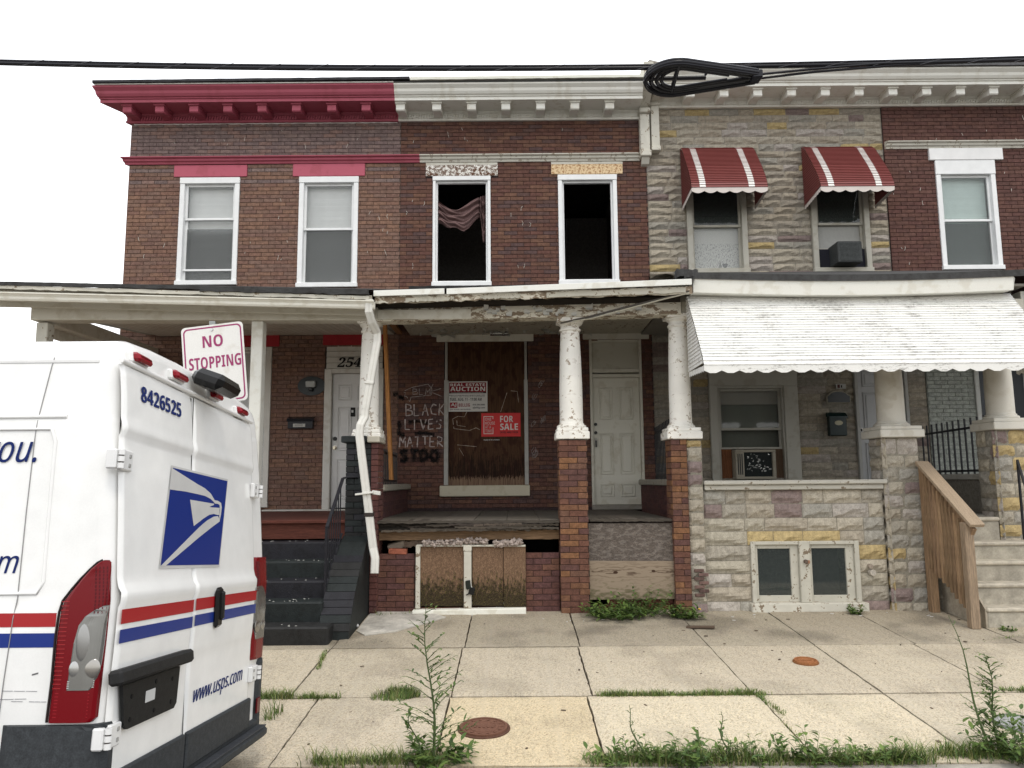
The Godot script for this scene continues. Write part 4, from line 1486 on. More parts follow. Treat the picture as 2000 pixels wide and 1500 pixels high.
func graffiti(h: Node3D) -> void:
	var c := K(0.42, 0.36, 0.34)
	var b := MB.new()
	var d := ZF - 0.0035
	scrawl(b, "BLM", -1.53, 2.93, 0.095, 0.09, d, 0.008, c * 0.8)
	for l in [[-1.66, 2.99, -1.55, 3.04, -1.30, 3.09, -1.24, 3.02, -1.25, 2.92, -1.56, 2.89, -1.58, 2.82, -1.63, 2.90, -1.66, 2.90, -1.65, 2.96, -1.68, 2.97], [-1.26, 3.02, -1.22, 3.09], [-1.24, 2.98, -1.10, 3.02], [-1.24, 2.96, -1.09, 2.90]]:
		stroke(b, px_pts(l), d, 0.008, c * 0.85)
	var g := part(h, "graffiti", b, M.paper)
	for q in [["BLACK", -1.64, 2.60, 0.128, 0.185], ["LIVES", -1.65, 2.39, 0.120, 0.155], ["MATTER", -1.73, 2.12, 0.116, 0.16]]:
		for i in q[0].length():
			var one := MB.new()
			scrawl(one, q[0][i], q[1] + i * q[3], q[2], q[3], q[4], d, 0.016, c)
			part(g, "chalk_letter", one, M.paper)
	for k in 9:   # thin chalk loops right of the window
		var e := MB.new()
		var x := rng.randf_range(0.32, 0.50)
		var y := rng.randf_range(1.95, 3.1)
		var l := []
		for i in 8:
			l.append(Vector2(x + 0.05 * cos(i * 1.1 + k) * rng.randf_range(0.4, 1), y + 0.07 * sin(i * 1.3 + k) * rng.randf_range(0.4, 1)))
		stroke(e, l, d, 0.006, c * 0.65)
		part(g, "chalk_scribble", e, M.paper)
	# scribbles on the board
	for l in [[-0.70, 2.66, -0.74, 2.58, -0.84, 2.59, -0.92, 2.55, -0.90, 2.40, -0.66, 2.37, -0.56, 2.41, -0.50, 2.38], [-0.86, 2.56, -0.85, 2.45, -0.72, 2.43], [-0.18, 2.65, -0.08, 2.95], [-0.02, 2.98, 0.08, 2.97, 0.10, 2.80], [-0.85, 2.15, -0.55, 2.12], [-0.82, 2.1, -0.75, 1.98]]:
		var f := MB.new()
		stroke(f, px_pts(l), ZF + 0.0275, 0.008, K(0.34, 0.28, 0.23))
		part(g, "chalk_scribble", f, M.paper)
	# older black spray, soft layers
	for i in 4:
		var s := MB.new()
		for k in 6:
			scrawl(s, "STDO"[i], -1.72 + i * 0.155, 1.90, 0.17, 0.17, ZF - 0.0022 - 0.0002 * k, 0.02 + 0.014 * k, Color.WHITE)
		part(g, "spray_letter", s, M.spray)
	for l in [[-1.74, 2.52, -1.74, 2.30, -1.66, 2.31], [-1.6, 2.5, -1.45, 2.52, -1.3, 2.48], [-1.5, 2.32, -1.35, 2.34, -1.2, 2.30], [-1.84, 2.93, -1.76, 2.95], [-1.75, 2.88, -1.70, 2.90, -1.68, 2.84]]:
		var s := MB.new()
		for k in 5:
			stroke(s, px_pts(l), ZF - 0.0022 - 0.0002 * k, 0.02 + 0.016 * k, Color.WHITE)
		part(g, "spray_mark", s, M.spray)


func house_c() -> void:
	var x0 := 2.19
	var x1 := 6.02
	var h := thing("row_house", "row house clad in grey cast stone with two maroon window awnings", "house", V(4.1, 0.1, ZF), "row houses side by side")
	house_shell(h, x0, x1, 7.95, 9.0)
	var t := frame(V(x0, 0, ZF), Vector3.RIGHT)
	var holes := [Rect2(2.805 - x0, 4.83, 0.95, 1.62), Rect2(4.785 - x0, 4.83, 0.915, 1.62), Rect2(3.045 - x0, 1.60, 1.36, 1.75), Rect2(5.31 - x0, 1.15, 0.80, 2.25)]
	var b := MB.new()
	core(b, t, 4.23, 0.0, 4.40, holes, 0.035, 0.2, K(0.22, 0.20, 0.17))
	core(b, t, x1 - x0, 4.40, 7.94, holes, 0.035, 0.2, K(0.22, 0.20, 0.17))
	var wall := part(h, "front_wall", b, M.mortar)
	var purse := [300]
	# porch front wall and piers
	var fb := MB.new()
	var fh := [Rect2(2.72 - 2.19, 0.19, 1.24, 0.69)]
	core(fb, frame(V(2.19, 0, ZP + 0.05), Vector3.RIGHT), 2.09, -0.1, 1.47, fh, 0.04, 0.2, K(0.24, 0.22, 0.18))
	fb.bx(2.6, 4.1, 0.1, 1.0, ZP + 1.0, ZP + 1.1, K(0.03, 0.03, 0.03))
	var pw := part(h, "porch_wall", fb, M.mortar)
	stones(pw, frame(V(2.19, 0, ZP + 0.05), Vector3.RIGHT), 2.09, 0.05, 1.47, fh, purse, {"h": 0.155, "lmin": 0.22, "lmax": 0.5, "odd": 0.16, "amp": 0.5, "gain": 1.22})
	for a in [[2.018, 2.195, 2.05], [4.275, 4.70, 2.06], [5.57, 5.96, 2.14]]:
		var m := MB.new()
		m.bx(a[0] + 0.036, a[1] - 0.004, -0.1, a[2], ZP + 0.03, ZP + 0.40, K(0.24, 0.22, 0.18))
		var pr := part(h, "pier", m, M.mortar)
		stones(pr, frame(V(a[0], 0, ZP), Vector3.RIGHT), a[1] - a[0], 0.04, a[2], [], purse, {"h": 0.15, "lmin": 0.17, "lmax": 0.26, "odd": 0.2, "amp": 0.45, "gain": 1.14})
		if a[0] > 3:
			stones(pr, frame(V(a[0], 0, ZP + 0.40), Vector3(0, 0, 1)), 0.40, 0.04, a[2], [], purse, {"h": 0.15, "lmin": 0.18, "lmax": 0.3, "odd": 0.2, "amp": 0.45, "gain": 1.14})
	stones(wall, t, x1 - x0, 4.50, 7.56, holes, purse)
	stones(wall, t, 4.23, 1.15, 4.50, holes, purse)
	var rp := MB.new()   # spalled corner showing brick
	for k in 7:
		rp.cob(V(2.10 + 0.05 * (k % 2), 0.30 + 0.045 * k, ZP - 0.008), Vector3(0.055, 0, 0), Vector3(0, 0.018, 0), Vector3(0, 0, 0.012), 0.004, jit(K(0.14, 0.088, 0.075), 0.25))
	part(h, "exposed_brick", rp, M.brick)
	cornice(h, 2.40, 6.02, 7.56, WHITE, [2.846, 3.379, 3.911, 4.444, 4.976, 5.509], M.paint)
	var r := MB.new()
	ragged(r, 2.40, 6.02, 7.935, 7.985, ZF - 0.59, ZF + 0.3, 0.003, K(0.10, 0.10, 0.105), 40)
	for x in [2.53, 3.46]:
		r.cob(V(x, 8.01, ZF - 0.4), Vector3(0.03, 0.01, 0), Vector3(0, 0.03, 0), Vector3(0, 0, 0.03), 0.01, K(0.06, 0.05, 0.05))
	part(h, "roof_edge", r, M.tar)
	var gcol := K(0.42, 0.405, 0.36)
	var w1 := window(h, 2.805, 3.755, 4.87, 6.45, {"col": gcol, "trim": 0.085, "mid": 5.60, "head": 0.09, "mat": M.paint})
	var cu := MB.new()
	cu.quv(V(2.90, 4.9, ZF + 0.14), V(3.66, 4.9, ZF + 0.14), V(3.66, 5.56, ZF + 0.14), V(2.90, 5.56, ZF + 0.14), Color.WHITE)
	cu.bx(2.90, 3.66, 5.56, 5.60, ZF + 0.13, ZF + 0.15, Color.WHITE)
	part(w1, "printed_curtain", cu, M.film)
	var w2 := window(h, 4.785, 5.70, 4.87, 6.45, {"col": gcol, "trim": 0.085, "mid": 5.62, "head": 0.09, "mat": M.paint, "no_lower": true})
	var sh := MB.new()
	sh.bx(4.88, 5.60, 5.22, 5.60, ZF + 0.10, ZF + 0.105, K(0.36, 0.36, 0.34))
	sh.cb(4.87, 5.61, 5.19, 5.23, ZF + 0.07, ZF + 0.11, 0.004, gcol)
	part(w2, "shade", sh, M.cloth)
	# ground floor window and door
	var c := MB.new()
	var tr := K(0.40, 0.39, 0.355)
	c.cb(3.045, 3.165, 1.56, 3.02, ZF - 0.03, ZF + 0.12, 0.006, tr)
	c.cb(4.19, 4.405, 1.56, 3.02, ZF - 0.03, ZF + 0.12, 0.006, tr)
	c.cb(3.045, 4.405, 3.02, 3.35, ZF - 0.035, ZF + 0.12, 0.006, tr)
	c.cb(3.0, 4.45, 1.50, 1.57, ZF - 0.08, ZF + 0.12, 0.008, tr)
	part(h, "window_casing", c, M.paint)
	var w3 := window(h, 3.165, 4.19, 1.57, 3.02, {"col": tr, "trim": 0.03, "head": 0.035, "mid": 2.36, "mat": M.paint, "sill": false, "no_lower": true, "rail": 2.05, "d": ZF + 0.015})
	var bl := MB.new()
	bl.bx(3.2, 4.16, 2.75, 2.98, ZF + 0.17, ZF + 0.18, K(0.30, 0.29, 0.26))
	bl.bx(3.2, 4.16, 2.08, 2.75, ZF + 0.25, ZF + 0.26, K(0.13, 0.14, 0.12))
	part(w3, "shade", bl, M.cloth)
	var pn := MB.new()
	pn.bx(3.20, 3.37, 1.59, 2.05, ZF + 0.07, ZF + 0.085, K(0.20, 0.09, 0.045))
	part(w3, "filler_board", pn, M.woody)
	pn = MB.new()
	pn.bx(3.98, 4.16, 1.59, 2.05, ZF + 0.07, ZF + 0.085, K(0.12, 0.08, 0.055))
	part(w3, "filler_board", pn, M.woody)
	var dc := MB.new()
	dc.cb(5.29, 5.34, 1.16, 3.40, ZF - 0.03, ZF + 0.12, 0.005, K(0.36, 0.36, 0.35))
	dc.cb(6.06, 6.11, 1.16, 3.40, ZF - 0.03, ZF + 0.12, 0.005, K(0.36, 0.36, 0.35))
	dc.cb(5.34, 6.06, 3.35, 3.40, ZF - 0.03, ZF + 0.12, 0.005, K(0.36, 0.36, 0.35))
	part(h, "door_casing", dc, M.paint)
	var d := door(h, 5.342, 6.058, 1.18, 3.345, ZF + 0.03, K(0.44, 0.45, 0.455), [[0.06, 0.44], [0.50, 0.80], [0.84, 0.95]], [[0.12, 0.44], [0.56, 0.88]], M.clean)
	knob(d, 5.385, 2.21, ZF + 0.03, 0.026, K(0.45, 0.43, 0.38), M.metal)
	knob(d, 5.385, 2.33, ZF + 0.03, 0.026, K(0.3, 0.29, 0.27), M.metal)
	# porch wall cap, basement window
	var cap := MB.new()
	cap.cb(2.20, 4.30, 1.53, 1.58, ZP - 0.02, ZP + 0.30, 0.010, K(0.62, 0.61, 0.57))
	cap.cb(2.21, 4.27, 1.47, 1.53, ZP + 0.02, ZP + 0.28, 0.008, K(0.60, 0.59, 0.55))
	part(h, "wall_cap", cap, M.peel)
	var bf := MB.new()
	var wc := K(0.62, 0.61, 0.56)
	var dd := ZP + 0.05
	bf.cb(2.715, 2.765, 0.20, 0.885, dd + 0.0, dd + 0.10, 0.005, wc)
	bf.cb(3.90, 3.955, 0.20, 0.885, dd + 0.0, dd + 0.10, 0.005, wc)
	bf.cb(3.265, 3.385, 0.20, 0.885, dd - 0.01, dd + 0.10, 0.006, wc)
	bf.cb(2.765, 3.265, 0.845, 0.885, dd + 0.0, dd + 0.10, 0.005, wc)
	bf.cb(3.385, 3.90, 0.845, 0.885, dd + 0.0, dd + 0.10, 0.005, wc)
	var bw := part(h, "basement_window", bf, M.peel)
	var sl := MB.new()
	sl.cob(V(3.345, 0.148, dd + 0.02), Vector3(0.66, 0, 0), Vector3(0, 0.052, 0), Vector3(0, 0, 0.08), 0.008, K(0.70, 0.69, 0.64))
	part(bw, "sill", sl, M.peel)
	for k in 2:
		var a0: float = [2.765, 3.385][k]
		var a1: float = [3.265, 3.90][k]
		var s := MB.new()
		s.cb(a0, a0 + 0.035, 0.20, 0.845, dd + 0.035, dd + 0.07, 0.004, wc)
		s.cb(a1 - 0.09, a1, 0.20, 0.845, dd + 0.035, dd + 0.07, 0.004, wc)
		s.cb(a0 + 0.035, a1 - 0.09, 0.20, 0.275, dd + 0.035, dd + 0.07, 0.004, wc)
		s.cb(a0 + 0.035, a1 - 0.09, 0.80, 0.845, dd + 0.035, dd + 0.07, 0.004, wc)
		part(bw, "sash", s, M.peel)
		var g := MB.new()
		g.bx(a0 + 0.03, a1 - 0.085, 0.27, 0.805, dd + 0.05, dd + 0.054, Color.WHITE)
		part(bw, "pane", g, M.glass)
	var lk := MB.new()
	lk.tube([V(3.325, 0.66, dd - 0.012), V(3.325, 0.66, dd - 0.05)], 0.022, 0.022, 10, K(0.12, 0.09, 0.07))
	lk.cob(V(3.35, 0.655, dd - 0.03), Vector3(0.02, 0, 0), Vector3(0, 0.018, 0), Vector3(0, 0, 0.01), 0.004, K(0.30, 0.15, 0.09))
	part(bw, "lock", lk, M.castiron)
	var vp := MB.new()   # two pipe ends on the wall
	vp.tube([V(4.06, 0.60, dd + 0.02), V(4.06, 0.60, dd - 0.04)], 0.026, 0.026, 14, K(0.30, 0.25, 0.2))
	vp.tube([V(4.075, 0.53, dd + 0.02), V(4.075, 0.53, dd - 0.05)], 0.034, 0.034, 14, K(0.45, 0.41, 0.35))
	part(h, "pipe_ends", vp, M.castiron)
	# porch: floor, columns, beam, fascia, roof
	var f := MB.new()
	f.bx(2.15, 5.95, 1.08, 1.155, ZP + 0.32, ZF - 0.01, K(0.25, 0.24, 0.22))
	part(h, "porch_floor", f, M.cement)
	column(h, 4.495, ZP + 0.2, 2.19, 3.54, 0.155, 0.255, M.paint, K(0.60, 0.58, 0.53))
	column(h, 5.80, ZP + 0.2, 2.27, 3.54, 0.15, 0.24, M.paint, K(0.60, 0.58, 0.53))
	var bm := MB.new()
	bm.cb(2.02, 6.1, 3.55, 3.70, ZP + 0.05, ZP + 0.26, 0.006, K(0.5, 0.48, 0.43))
	part(h, "porch_beam", bm, M.paint)
	var cl := MB.new()
	cl.bx(2.02, 6.1, 3.84, 3.87, ZP + 0.0, ZF - 0.003, K(0.22, 0.21, 0.19))
	part(h, "porch_ceiling", cl, M.paint)
	var fa := MB.new()
	for k in 12:   # the metal fascia bows a little
		var a := lerpf(2.10, 5.76, k / 12.0)
		var e := lerpf(2.10, 5.76, (k + 1) / 12.0)
		var ya := 3.80 - 0.045 * sin(k / 12.0 * PI)
		var ye := 3.80 - 0.045 * sin((k + 1) / 12.0 * PI)
		fa.quad(V(a, ya - 0.075, ZP - 0.29), V(a, ya + 0.085, ZP - 0.31), V(e, ye + 0.085, ZP - 0.31), V(e, ye - 0.075, ZP - 0.29), WHITE)
		fa.quad(V(a, ya - 0.075, ZP - 0.29), V(e, ye - 0.075, ZP - 0.29), V(e, ye - 0.06, ZP + 0.05), V(a, ya - 0.06, ZP + 0.05), WHITE)
	fa.quad(V(5.76, 3.725, ZP - 0.29), V(5.76, 3.885, ZP - 0.31), V(6.05, 3.96, ZP + 0.1), V(5.95, 3.75, ZP + 0.1), WHITE)
	fa.bx(2.085, 2.10, 3.72, 3.89, ZP - 0.30, ZP - 0.1, WHITE * 0.9)
	part(h, "fascia", fa, M.paint)
	var ro := MB.new()
	var rc := K(0.055, 0.056, 0.058)
	for k in 14:
		var a := lerpf(1.98, 5.92, k / 14.0)
		var e := lerpf(1.98, 5.92, (k + 1) / 14.0)
		var ya := 3.955 - 0.045 * sin(k / 14.0 * PI)
		var ye := 3.955 - 0.045 * sin((k + 1) / 14.0 * PI)
		ro.quad(V(a, ya - 0.075, ZP - 0.325), V(a, ya, ZP - 0.33), V(e, ye, ZP - 0.33), V(e, ye - 0.075, ZP - 0.325), rc)
		ro.quad(V(a, ya, ZP - 0.33), V(a, ya + 0.01, ZP - 0.25), V(e, ye + 0.01, ZP - 0.25), V(e, ye, ZP - 0.33), rc)
		ro.quad(V(a, ya + 0.01, ZP - 0.25), V(lerpf(2.19, 6.02, k / 14.0), 4.83, ZF - 0.004), V(lerpf(2.19, 6.02, (k + 1) / 14.0), 4.83, ZF - 0.004), V(e, ye + 0.01, ZP - 0.25), rc)
	ragged(ro, 1.90, 2.14, 3.90, 3.985, ZP - 0.33, ZP - 0.2, 0.02, rc, 8)
	ro.quad(V(5.92, 3.88, ZP - 0.325), V(5.92, 3.955, ZP - 0.33), V(6.6, 4.06, ZP - 0.1), V(6.6, 3.99, ZP - 0.1), rc)
	part(h, "porch_roof", ro, M.tar)
	var sw := MB.new()   # low wall on the party line
	sw.obox(V(6.08, 1.30, 10.6), Vector3(0.09, 0, 0), Vector3(0, 0.28, 0), Vector3(0.19, 0, -1.2), K(0.26, 0.24, 0.21))
	var lw := part(h, "side_wall", sw, M.stone)
	stones(lw, frame(V(6.19, 0, ZF - 0.02), Vector3(-0.38, 0, 2.4)), 2.4, 1.155, 1.56, [], purse, {"h": 0.14, "odd": 0.2, "gain": 0.95})
	var co := MB.new()
	co.cob(V(6.07, 1.60, 10.6), Vector3(0.13, 0, 0), Vector3(0, 0.035, 0), Vector3(0.19, 0, -1.22), 0.008, K(0.50, 0.49, 0.46))
	part(lw, "coping", co, M.paint)


func house_d() -> void:
	var h := thing("row_house", "red brick row house at the right edge with a white window lintel", "house", V(8.0, 0.1, ZF), "row houses side by side")
	var x0 := 6.02
	var x1 := 10.0
	house_shell(h, x0, x1, 7.95, 9.0)
	var pal := shade([[0.110, 0.056, 0.046], [0.102, 0.052, 0.045], [0.119, 0.060, 0.048], [0.10, 0.053, 0.047], [0.125, 0.066, 0.052], [0.107, 0.054, 0.046]])
	var t := frame(V(x0, 0, ZF), Vector3.RIGHT)
	var holes := [Rect2(6.81 - x0, 4.84, 0.95, 1.80), Rect2(6.72 - x0, 6.64, 1.18, 0.20), Rect2(7.15 - x0, 1.15, 0.9, 2.3)]
	var lower := [Rect2(6.0 - x0, 1.0, 0.42, 3.5)] + holes
	var b := MB.new()
	core(b, t, x1 - x0, 4.40, 7.94, holes, 0.014, 0.2, K(0.05, 0.035, 0.032))
	core(b, t, x1 - x0, 0.0, 4.40, lower, 0.014, 0.2, K(0.25, 0.27, 0.245))
	var wall := part(h, "front_wall", b, M.mortar)
	var purse := [300]
	var keep := MB.new()
	bricks(wall, t, x1 - x0, 4.75, 7.56, holes, pal, purse)
	bricks(wall, t, x1 - x0, 1.2, 3.9, lower, shade([[0.31, 0.33, 0.30], [0.315, 0.335, 0.305], [0.305, 0.325, 0.295]]), purse)
	cornice(h, 6.02, 10.0, 7.56, WHITE, [6.041, 6.574, 7.106, 7.63, 8.17, 8.7, 9.24, 9.78], M.paint)
	string_course(h, 6.03, 10.0, 6.838, WHITE, M.peel)
	var r := MB.new()
	ragged(r, 6.02, 10.0, 7.935, 7.985, ZF - 0.59, ZF + 0.3, 0.003, K(0.10, 0.10, 0.105), 40)
	part(h, "roof_edge", r, M.tar)
	random_chips(h, 6.1, 8.4, 4.95, 7.4, 36, x0, holes)
	lintel(h, 6.72, 7.90, 6.64, 6.838, K(0.78, 0.78, 0.77), M.clean, 0.04)
	window(h, 6.81, 7.76, 4.89, 6.64, {"head": 0.235, "mid": 5.66, "blind": K(0.55, 0.66, 0.63), "screen": 5.62})
	var c := MB.new()
	c.cb(7.15, 7.22, 1.16, 3.45, ZF - 0.03, ZF + 0.12, 0.006, K(0.5, 0.51, 0.5))
	c.cb(7.98, 8.05, 1.16, 3.45, ZF - 0.03, ZF + 0.12, 0.006, K(0.5, 0.51, 0.5))
	part(h, "door_casing", c, M.paint)
	var d := door(h, 7.22, 7.98, 1.18, 3.45, ZF + 0.05, K(0.6, 0.6, 0.6), [[0.05, 0.22]], [[0.1, 0.9]], M.clean)
	var g := MB.new()
	g.bx(7.26, 7.94, 2.0, 3.4, ZF + 0.035, ZF + 0.045, K(0.03, 0.035, 0.04))
	part(d, "storm_pane", g, M.gloss)
	var bx_ := MB.new()
	bx_.bx(5.98, 10.0, 1.08, 1.155, ZP + 0.3, ZF - 0.01, K(0.22, 0.21, 0.2))
	part(h, "porch_floor", bx_, M.cement)
	var pw := MB.new()
	pw.bx(6.0, 10.0, -0.1, 1.08, ZP + 0.3, ZP + 0.5, K(0.24, 0.26, 0.24))
	pw.bx(9.6, 9.95, -0.1, 2.06, ZP + 0.0, ZP + 0.3, K(0.24, 0.26, 0.24))
	part(h, "porch_wall", pw, M.mortar)
	column(h, 9.78, ZP + 0.2, 2.19, 3.62, 0.15, 0.24, M.paint, K(0.60, 0.58, 0.53))
	var pb := MB.new()
	pb.bx(6.1, 10.0, 3.62, 3.80, ZP + 0.1, ZP + 0.3, K(0.55, 0.55, 0.52))
	part(h, "porch_beam", pb, M.paint)
	var ro := MB.new()
	ro.quad(V(6.15, 4.0, ZP - 0.1), V(10.1, 4.0, ZP - 0.1), V(10.1, 4.83, ZF - 0.004), V(6.1, 4.83, ZF - 0.004), K(0.055, 0.056, 0.058))
	ro.bx(6.15, 10.1, 3.84, 4.0, ZP - 0.12, ZP - 0.1, K(0.5, 0.5, 0.48))
	part(h, "porch_roof", ro, M.tar)


# ---------------------------------------------------------------- steps and railings
func steps_black() -> void:
	var col := K(0.019, 0.020, 0.0215)
	var h := thing("front_steps", "black painted front steps with curved brick side wall beside the van", "steps", V(-2.4, 0.03, 8.2))
	var tops := [0.205, 0.402, 0.575, 0.75, 0.935]
	for k in 5:
		var d0 := 7.68 + 0.27 * k
		var m := MB.new()
		var y0: float = gy(7.7) - 0.1 if k == 0 else tops[k - 1] - 0.02
		m.cb(-3.1, -1.93 if k > 0 else -1.80, y0, tops[k], d0, 9.02, 0.018, jit(col, 0.1))
		part(h, "step", m, M.black)
	# the side wall sweeps down in a curve
	var c := MB.new()
	var top := [[9.0, 1.0], [8.9, 0.985], [8.75, 0.93], [8.55, 0.80], [8.35, 0.67], [8.2, 0.545], [8.05, 0.40], [7.95, 0.27], [7.88, 0.12], [7.86, 0.0]]
	var x0 := -1.935
	var x1 := -1.64
	for k in top.size() - 1:
		var a: Array = top[k]
		var b: Array = top[k + 1]
		c.quad(V(x0, a[1], a[0]), V(x1, a[1], a[0]), V(x1, b[1], b[0]), V(x0, b[1], b[0]), col)
		for x in [x0, x1]:
			c.quad(V(x, -0.1, a[0]), V(x, a[1], a[0]), V(x, b[1], b[0]), V(x, -0.1, b[0]), col)
	var ck := part(h, "side_wall", c, M.black)
	for k in range(3, top.size() - 2):   # the painted brick course that caps it
		for s in 2:
			var f0 := s / 2.0
			var f1 := (s + 1) / 2.0
			var a := V(x0 - 0.006, lerpf(top[k][1], top[k + 1][1], f0), lerpf(top[k][0], top[k + 1][0], f0))
			var b := V(x0 - 0.006, lerpf(top[k][1], top[k + 1][1], f1), lerpf(top[k][0], top[k + 1][0], f1))
			var dir := (b - a)
			if dir.length() < 0.02:
				continue
			var m := MB.new()
			var nrm := dir.cross(Vector3.RIGHT).normalized()
			if nrm.y < 0:
				nrm = -nrm
			m.cob((a + b) / 2 + Vector3((x1 - x0) / 2 + 0.006, 0, 0) + nrm * 0.004, Vector3((x1 - x0) / 2 + 0.008, 0, 0), dir * 0.48, nrm * 0.0045, 0.002, jit(col, 0.12))
			part(ck, "brick", m, M.black)
	# the pier above it and its cap, painted the same black in front
	var p := MB.new()
	p.bx(-1.915, -1.64, 0.95, 2.05, ZP + 0.012, ZP + 0.33, col * 0.7)
	var pr := part(h, "pier", p, M.black)
	var purse := [200]
	bricks(pr, frame(V(-1.925, 0, ZP), Vector3.RIGHT), 0.29, 0.96, 2.045, [], [col * 1.1, col, col * 0.85], purse, {"course": 0.0665, "len": 0.2, "mat": M.black})
	bricks(pr, frame(V(-1.635, 0, ZP), Vector3.RIGHT), 0.085, 0.0, 2.045, [], shade([[0.115, 0.05, 0.042], [0.10, 0.045, 0.04]]), purse, {"course": 0.0665, "len": 0.2})
	bricks(pr, frame(V(-1.55, 0, ZP + 0.02), Vector3(0, 0, -1)), 0.35, 0.0, 2.045, [], shade([[0.115, 0.05, 0.042], [0.10, 0.045, 0.04], [0.13, 0.055, 0.042]]), purse, {"course": 0.0665, "len": 0.2})
	var cp := MB.new()
	cp.cb(-1.975, -1.68, 2.048, 2.125, ZP - 0.05, ZP + 0.38, 0.01, col)
	part(pr, "cap", cp, M.black)
	var cp2 := MB.new()
	cp2.cb(-1.675, -1.53, 2.048, 2.12, ZP - 0.05, ZP + 0.38, 0.01, K(0.6, 0.58, 0.52))
	part(pr, "cap", cp2, M.peel)
	var far := MB.new()
	far.cb(-3.35, -3.08, -0.1, 2.02, ZP - 0.02, ZP + 0.32, 0.01, col)
	far.cb(-3.41, -3.03, 2.02, 2.12, ZP - 0.07, ZP + 0.37, 0.01, col)
	part(h, "pier", far, M.black)
	var fk := MB.new()   # flecks of plaster on the treads
	for k in 70:
		var i := rng.randi() % 5
		var d := 7.70 + 0.27 * i + rng.randf() * 0.2
		fk.obox(V(rng.randf_range(-3.0, -2.0), tops[i] + 0.002, d), Vector3(rng.randf_range(0.003, 0.012), 0, 0.002), Vector3(0, 0.002, 0), Vector3(0.001, 0, rng.randf_range(0.003, 0.008)), K(0.55, 0.54, 0.5))
	part(h, "plaster_flecks", fk, M.plain).set_meta("kind", "stuff")
	var r := thing("handrail", "black iron handrail on the black painted steps", "handrail", V(-1.93, 0.2, 8.2))
	var ic := K(0.018, 0.019, 0.021)
	var m := MB.new()
	m.bar(V(-1.945, 1.64, 8.86), V(-1.945, 1.13, 8.14), 0.034, 0.016, ic)
	m.tube([V(-1.945, 1.64, 8.86), V(-1.90, 1.652, 8.88), V(-1.78, 1.655, 8.885)], 0.012, 0.012, 8, ic)
	part(r, "rail", m, M.iron)
	var lo := MB.new()
	lo.bar(V(-1.945, 1.02, 8.86), V(-1.945, 0.52, 8.14), 0.02, 0.012, ic)
	part(r, "rail", lo, M.iron)
	var po := MB.new()
	po.bar(V(-1.945, 0.205, 8.13), V(-1.945, 1.13, 8.13), 0.026, 0.026, ic)
	part(r, "post", po, M.iron)
	for k in 6:
		var t := (k + 1) / 7.0
		var b := MB.new()
		var d := lerpf(8.14, 8.86, t)
		b.bar(V(-1.945, lerpf(0.53, 1.02, t), d), V(-1.945, lerpf(1.12, 1.63, t), d), 0.012, 0.012, ic)
		part(r, "bar", b, M.iron)
	var r2 := thing("handrail", "black handrail just behind the van's rear corner", "handrail", V(-3.1, 0.2, 8.2))
	var q := MB.new()
	q.bar(V(-3.04, 1.92, 8.80), V(-3.05, 1.30, 8.0), 0.045, 0.03, ic)
	part(r2, "rail", q, M.iron)
	var q2 := MB.new()
	q2.bar(V(-3.05, 0.2, 8.02), V(-3.05, 1.30, 8.02), 0.03, 0.03, ic)
	part(r2, "post", q2, M.iron)


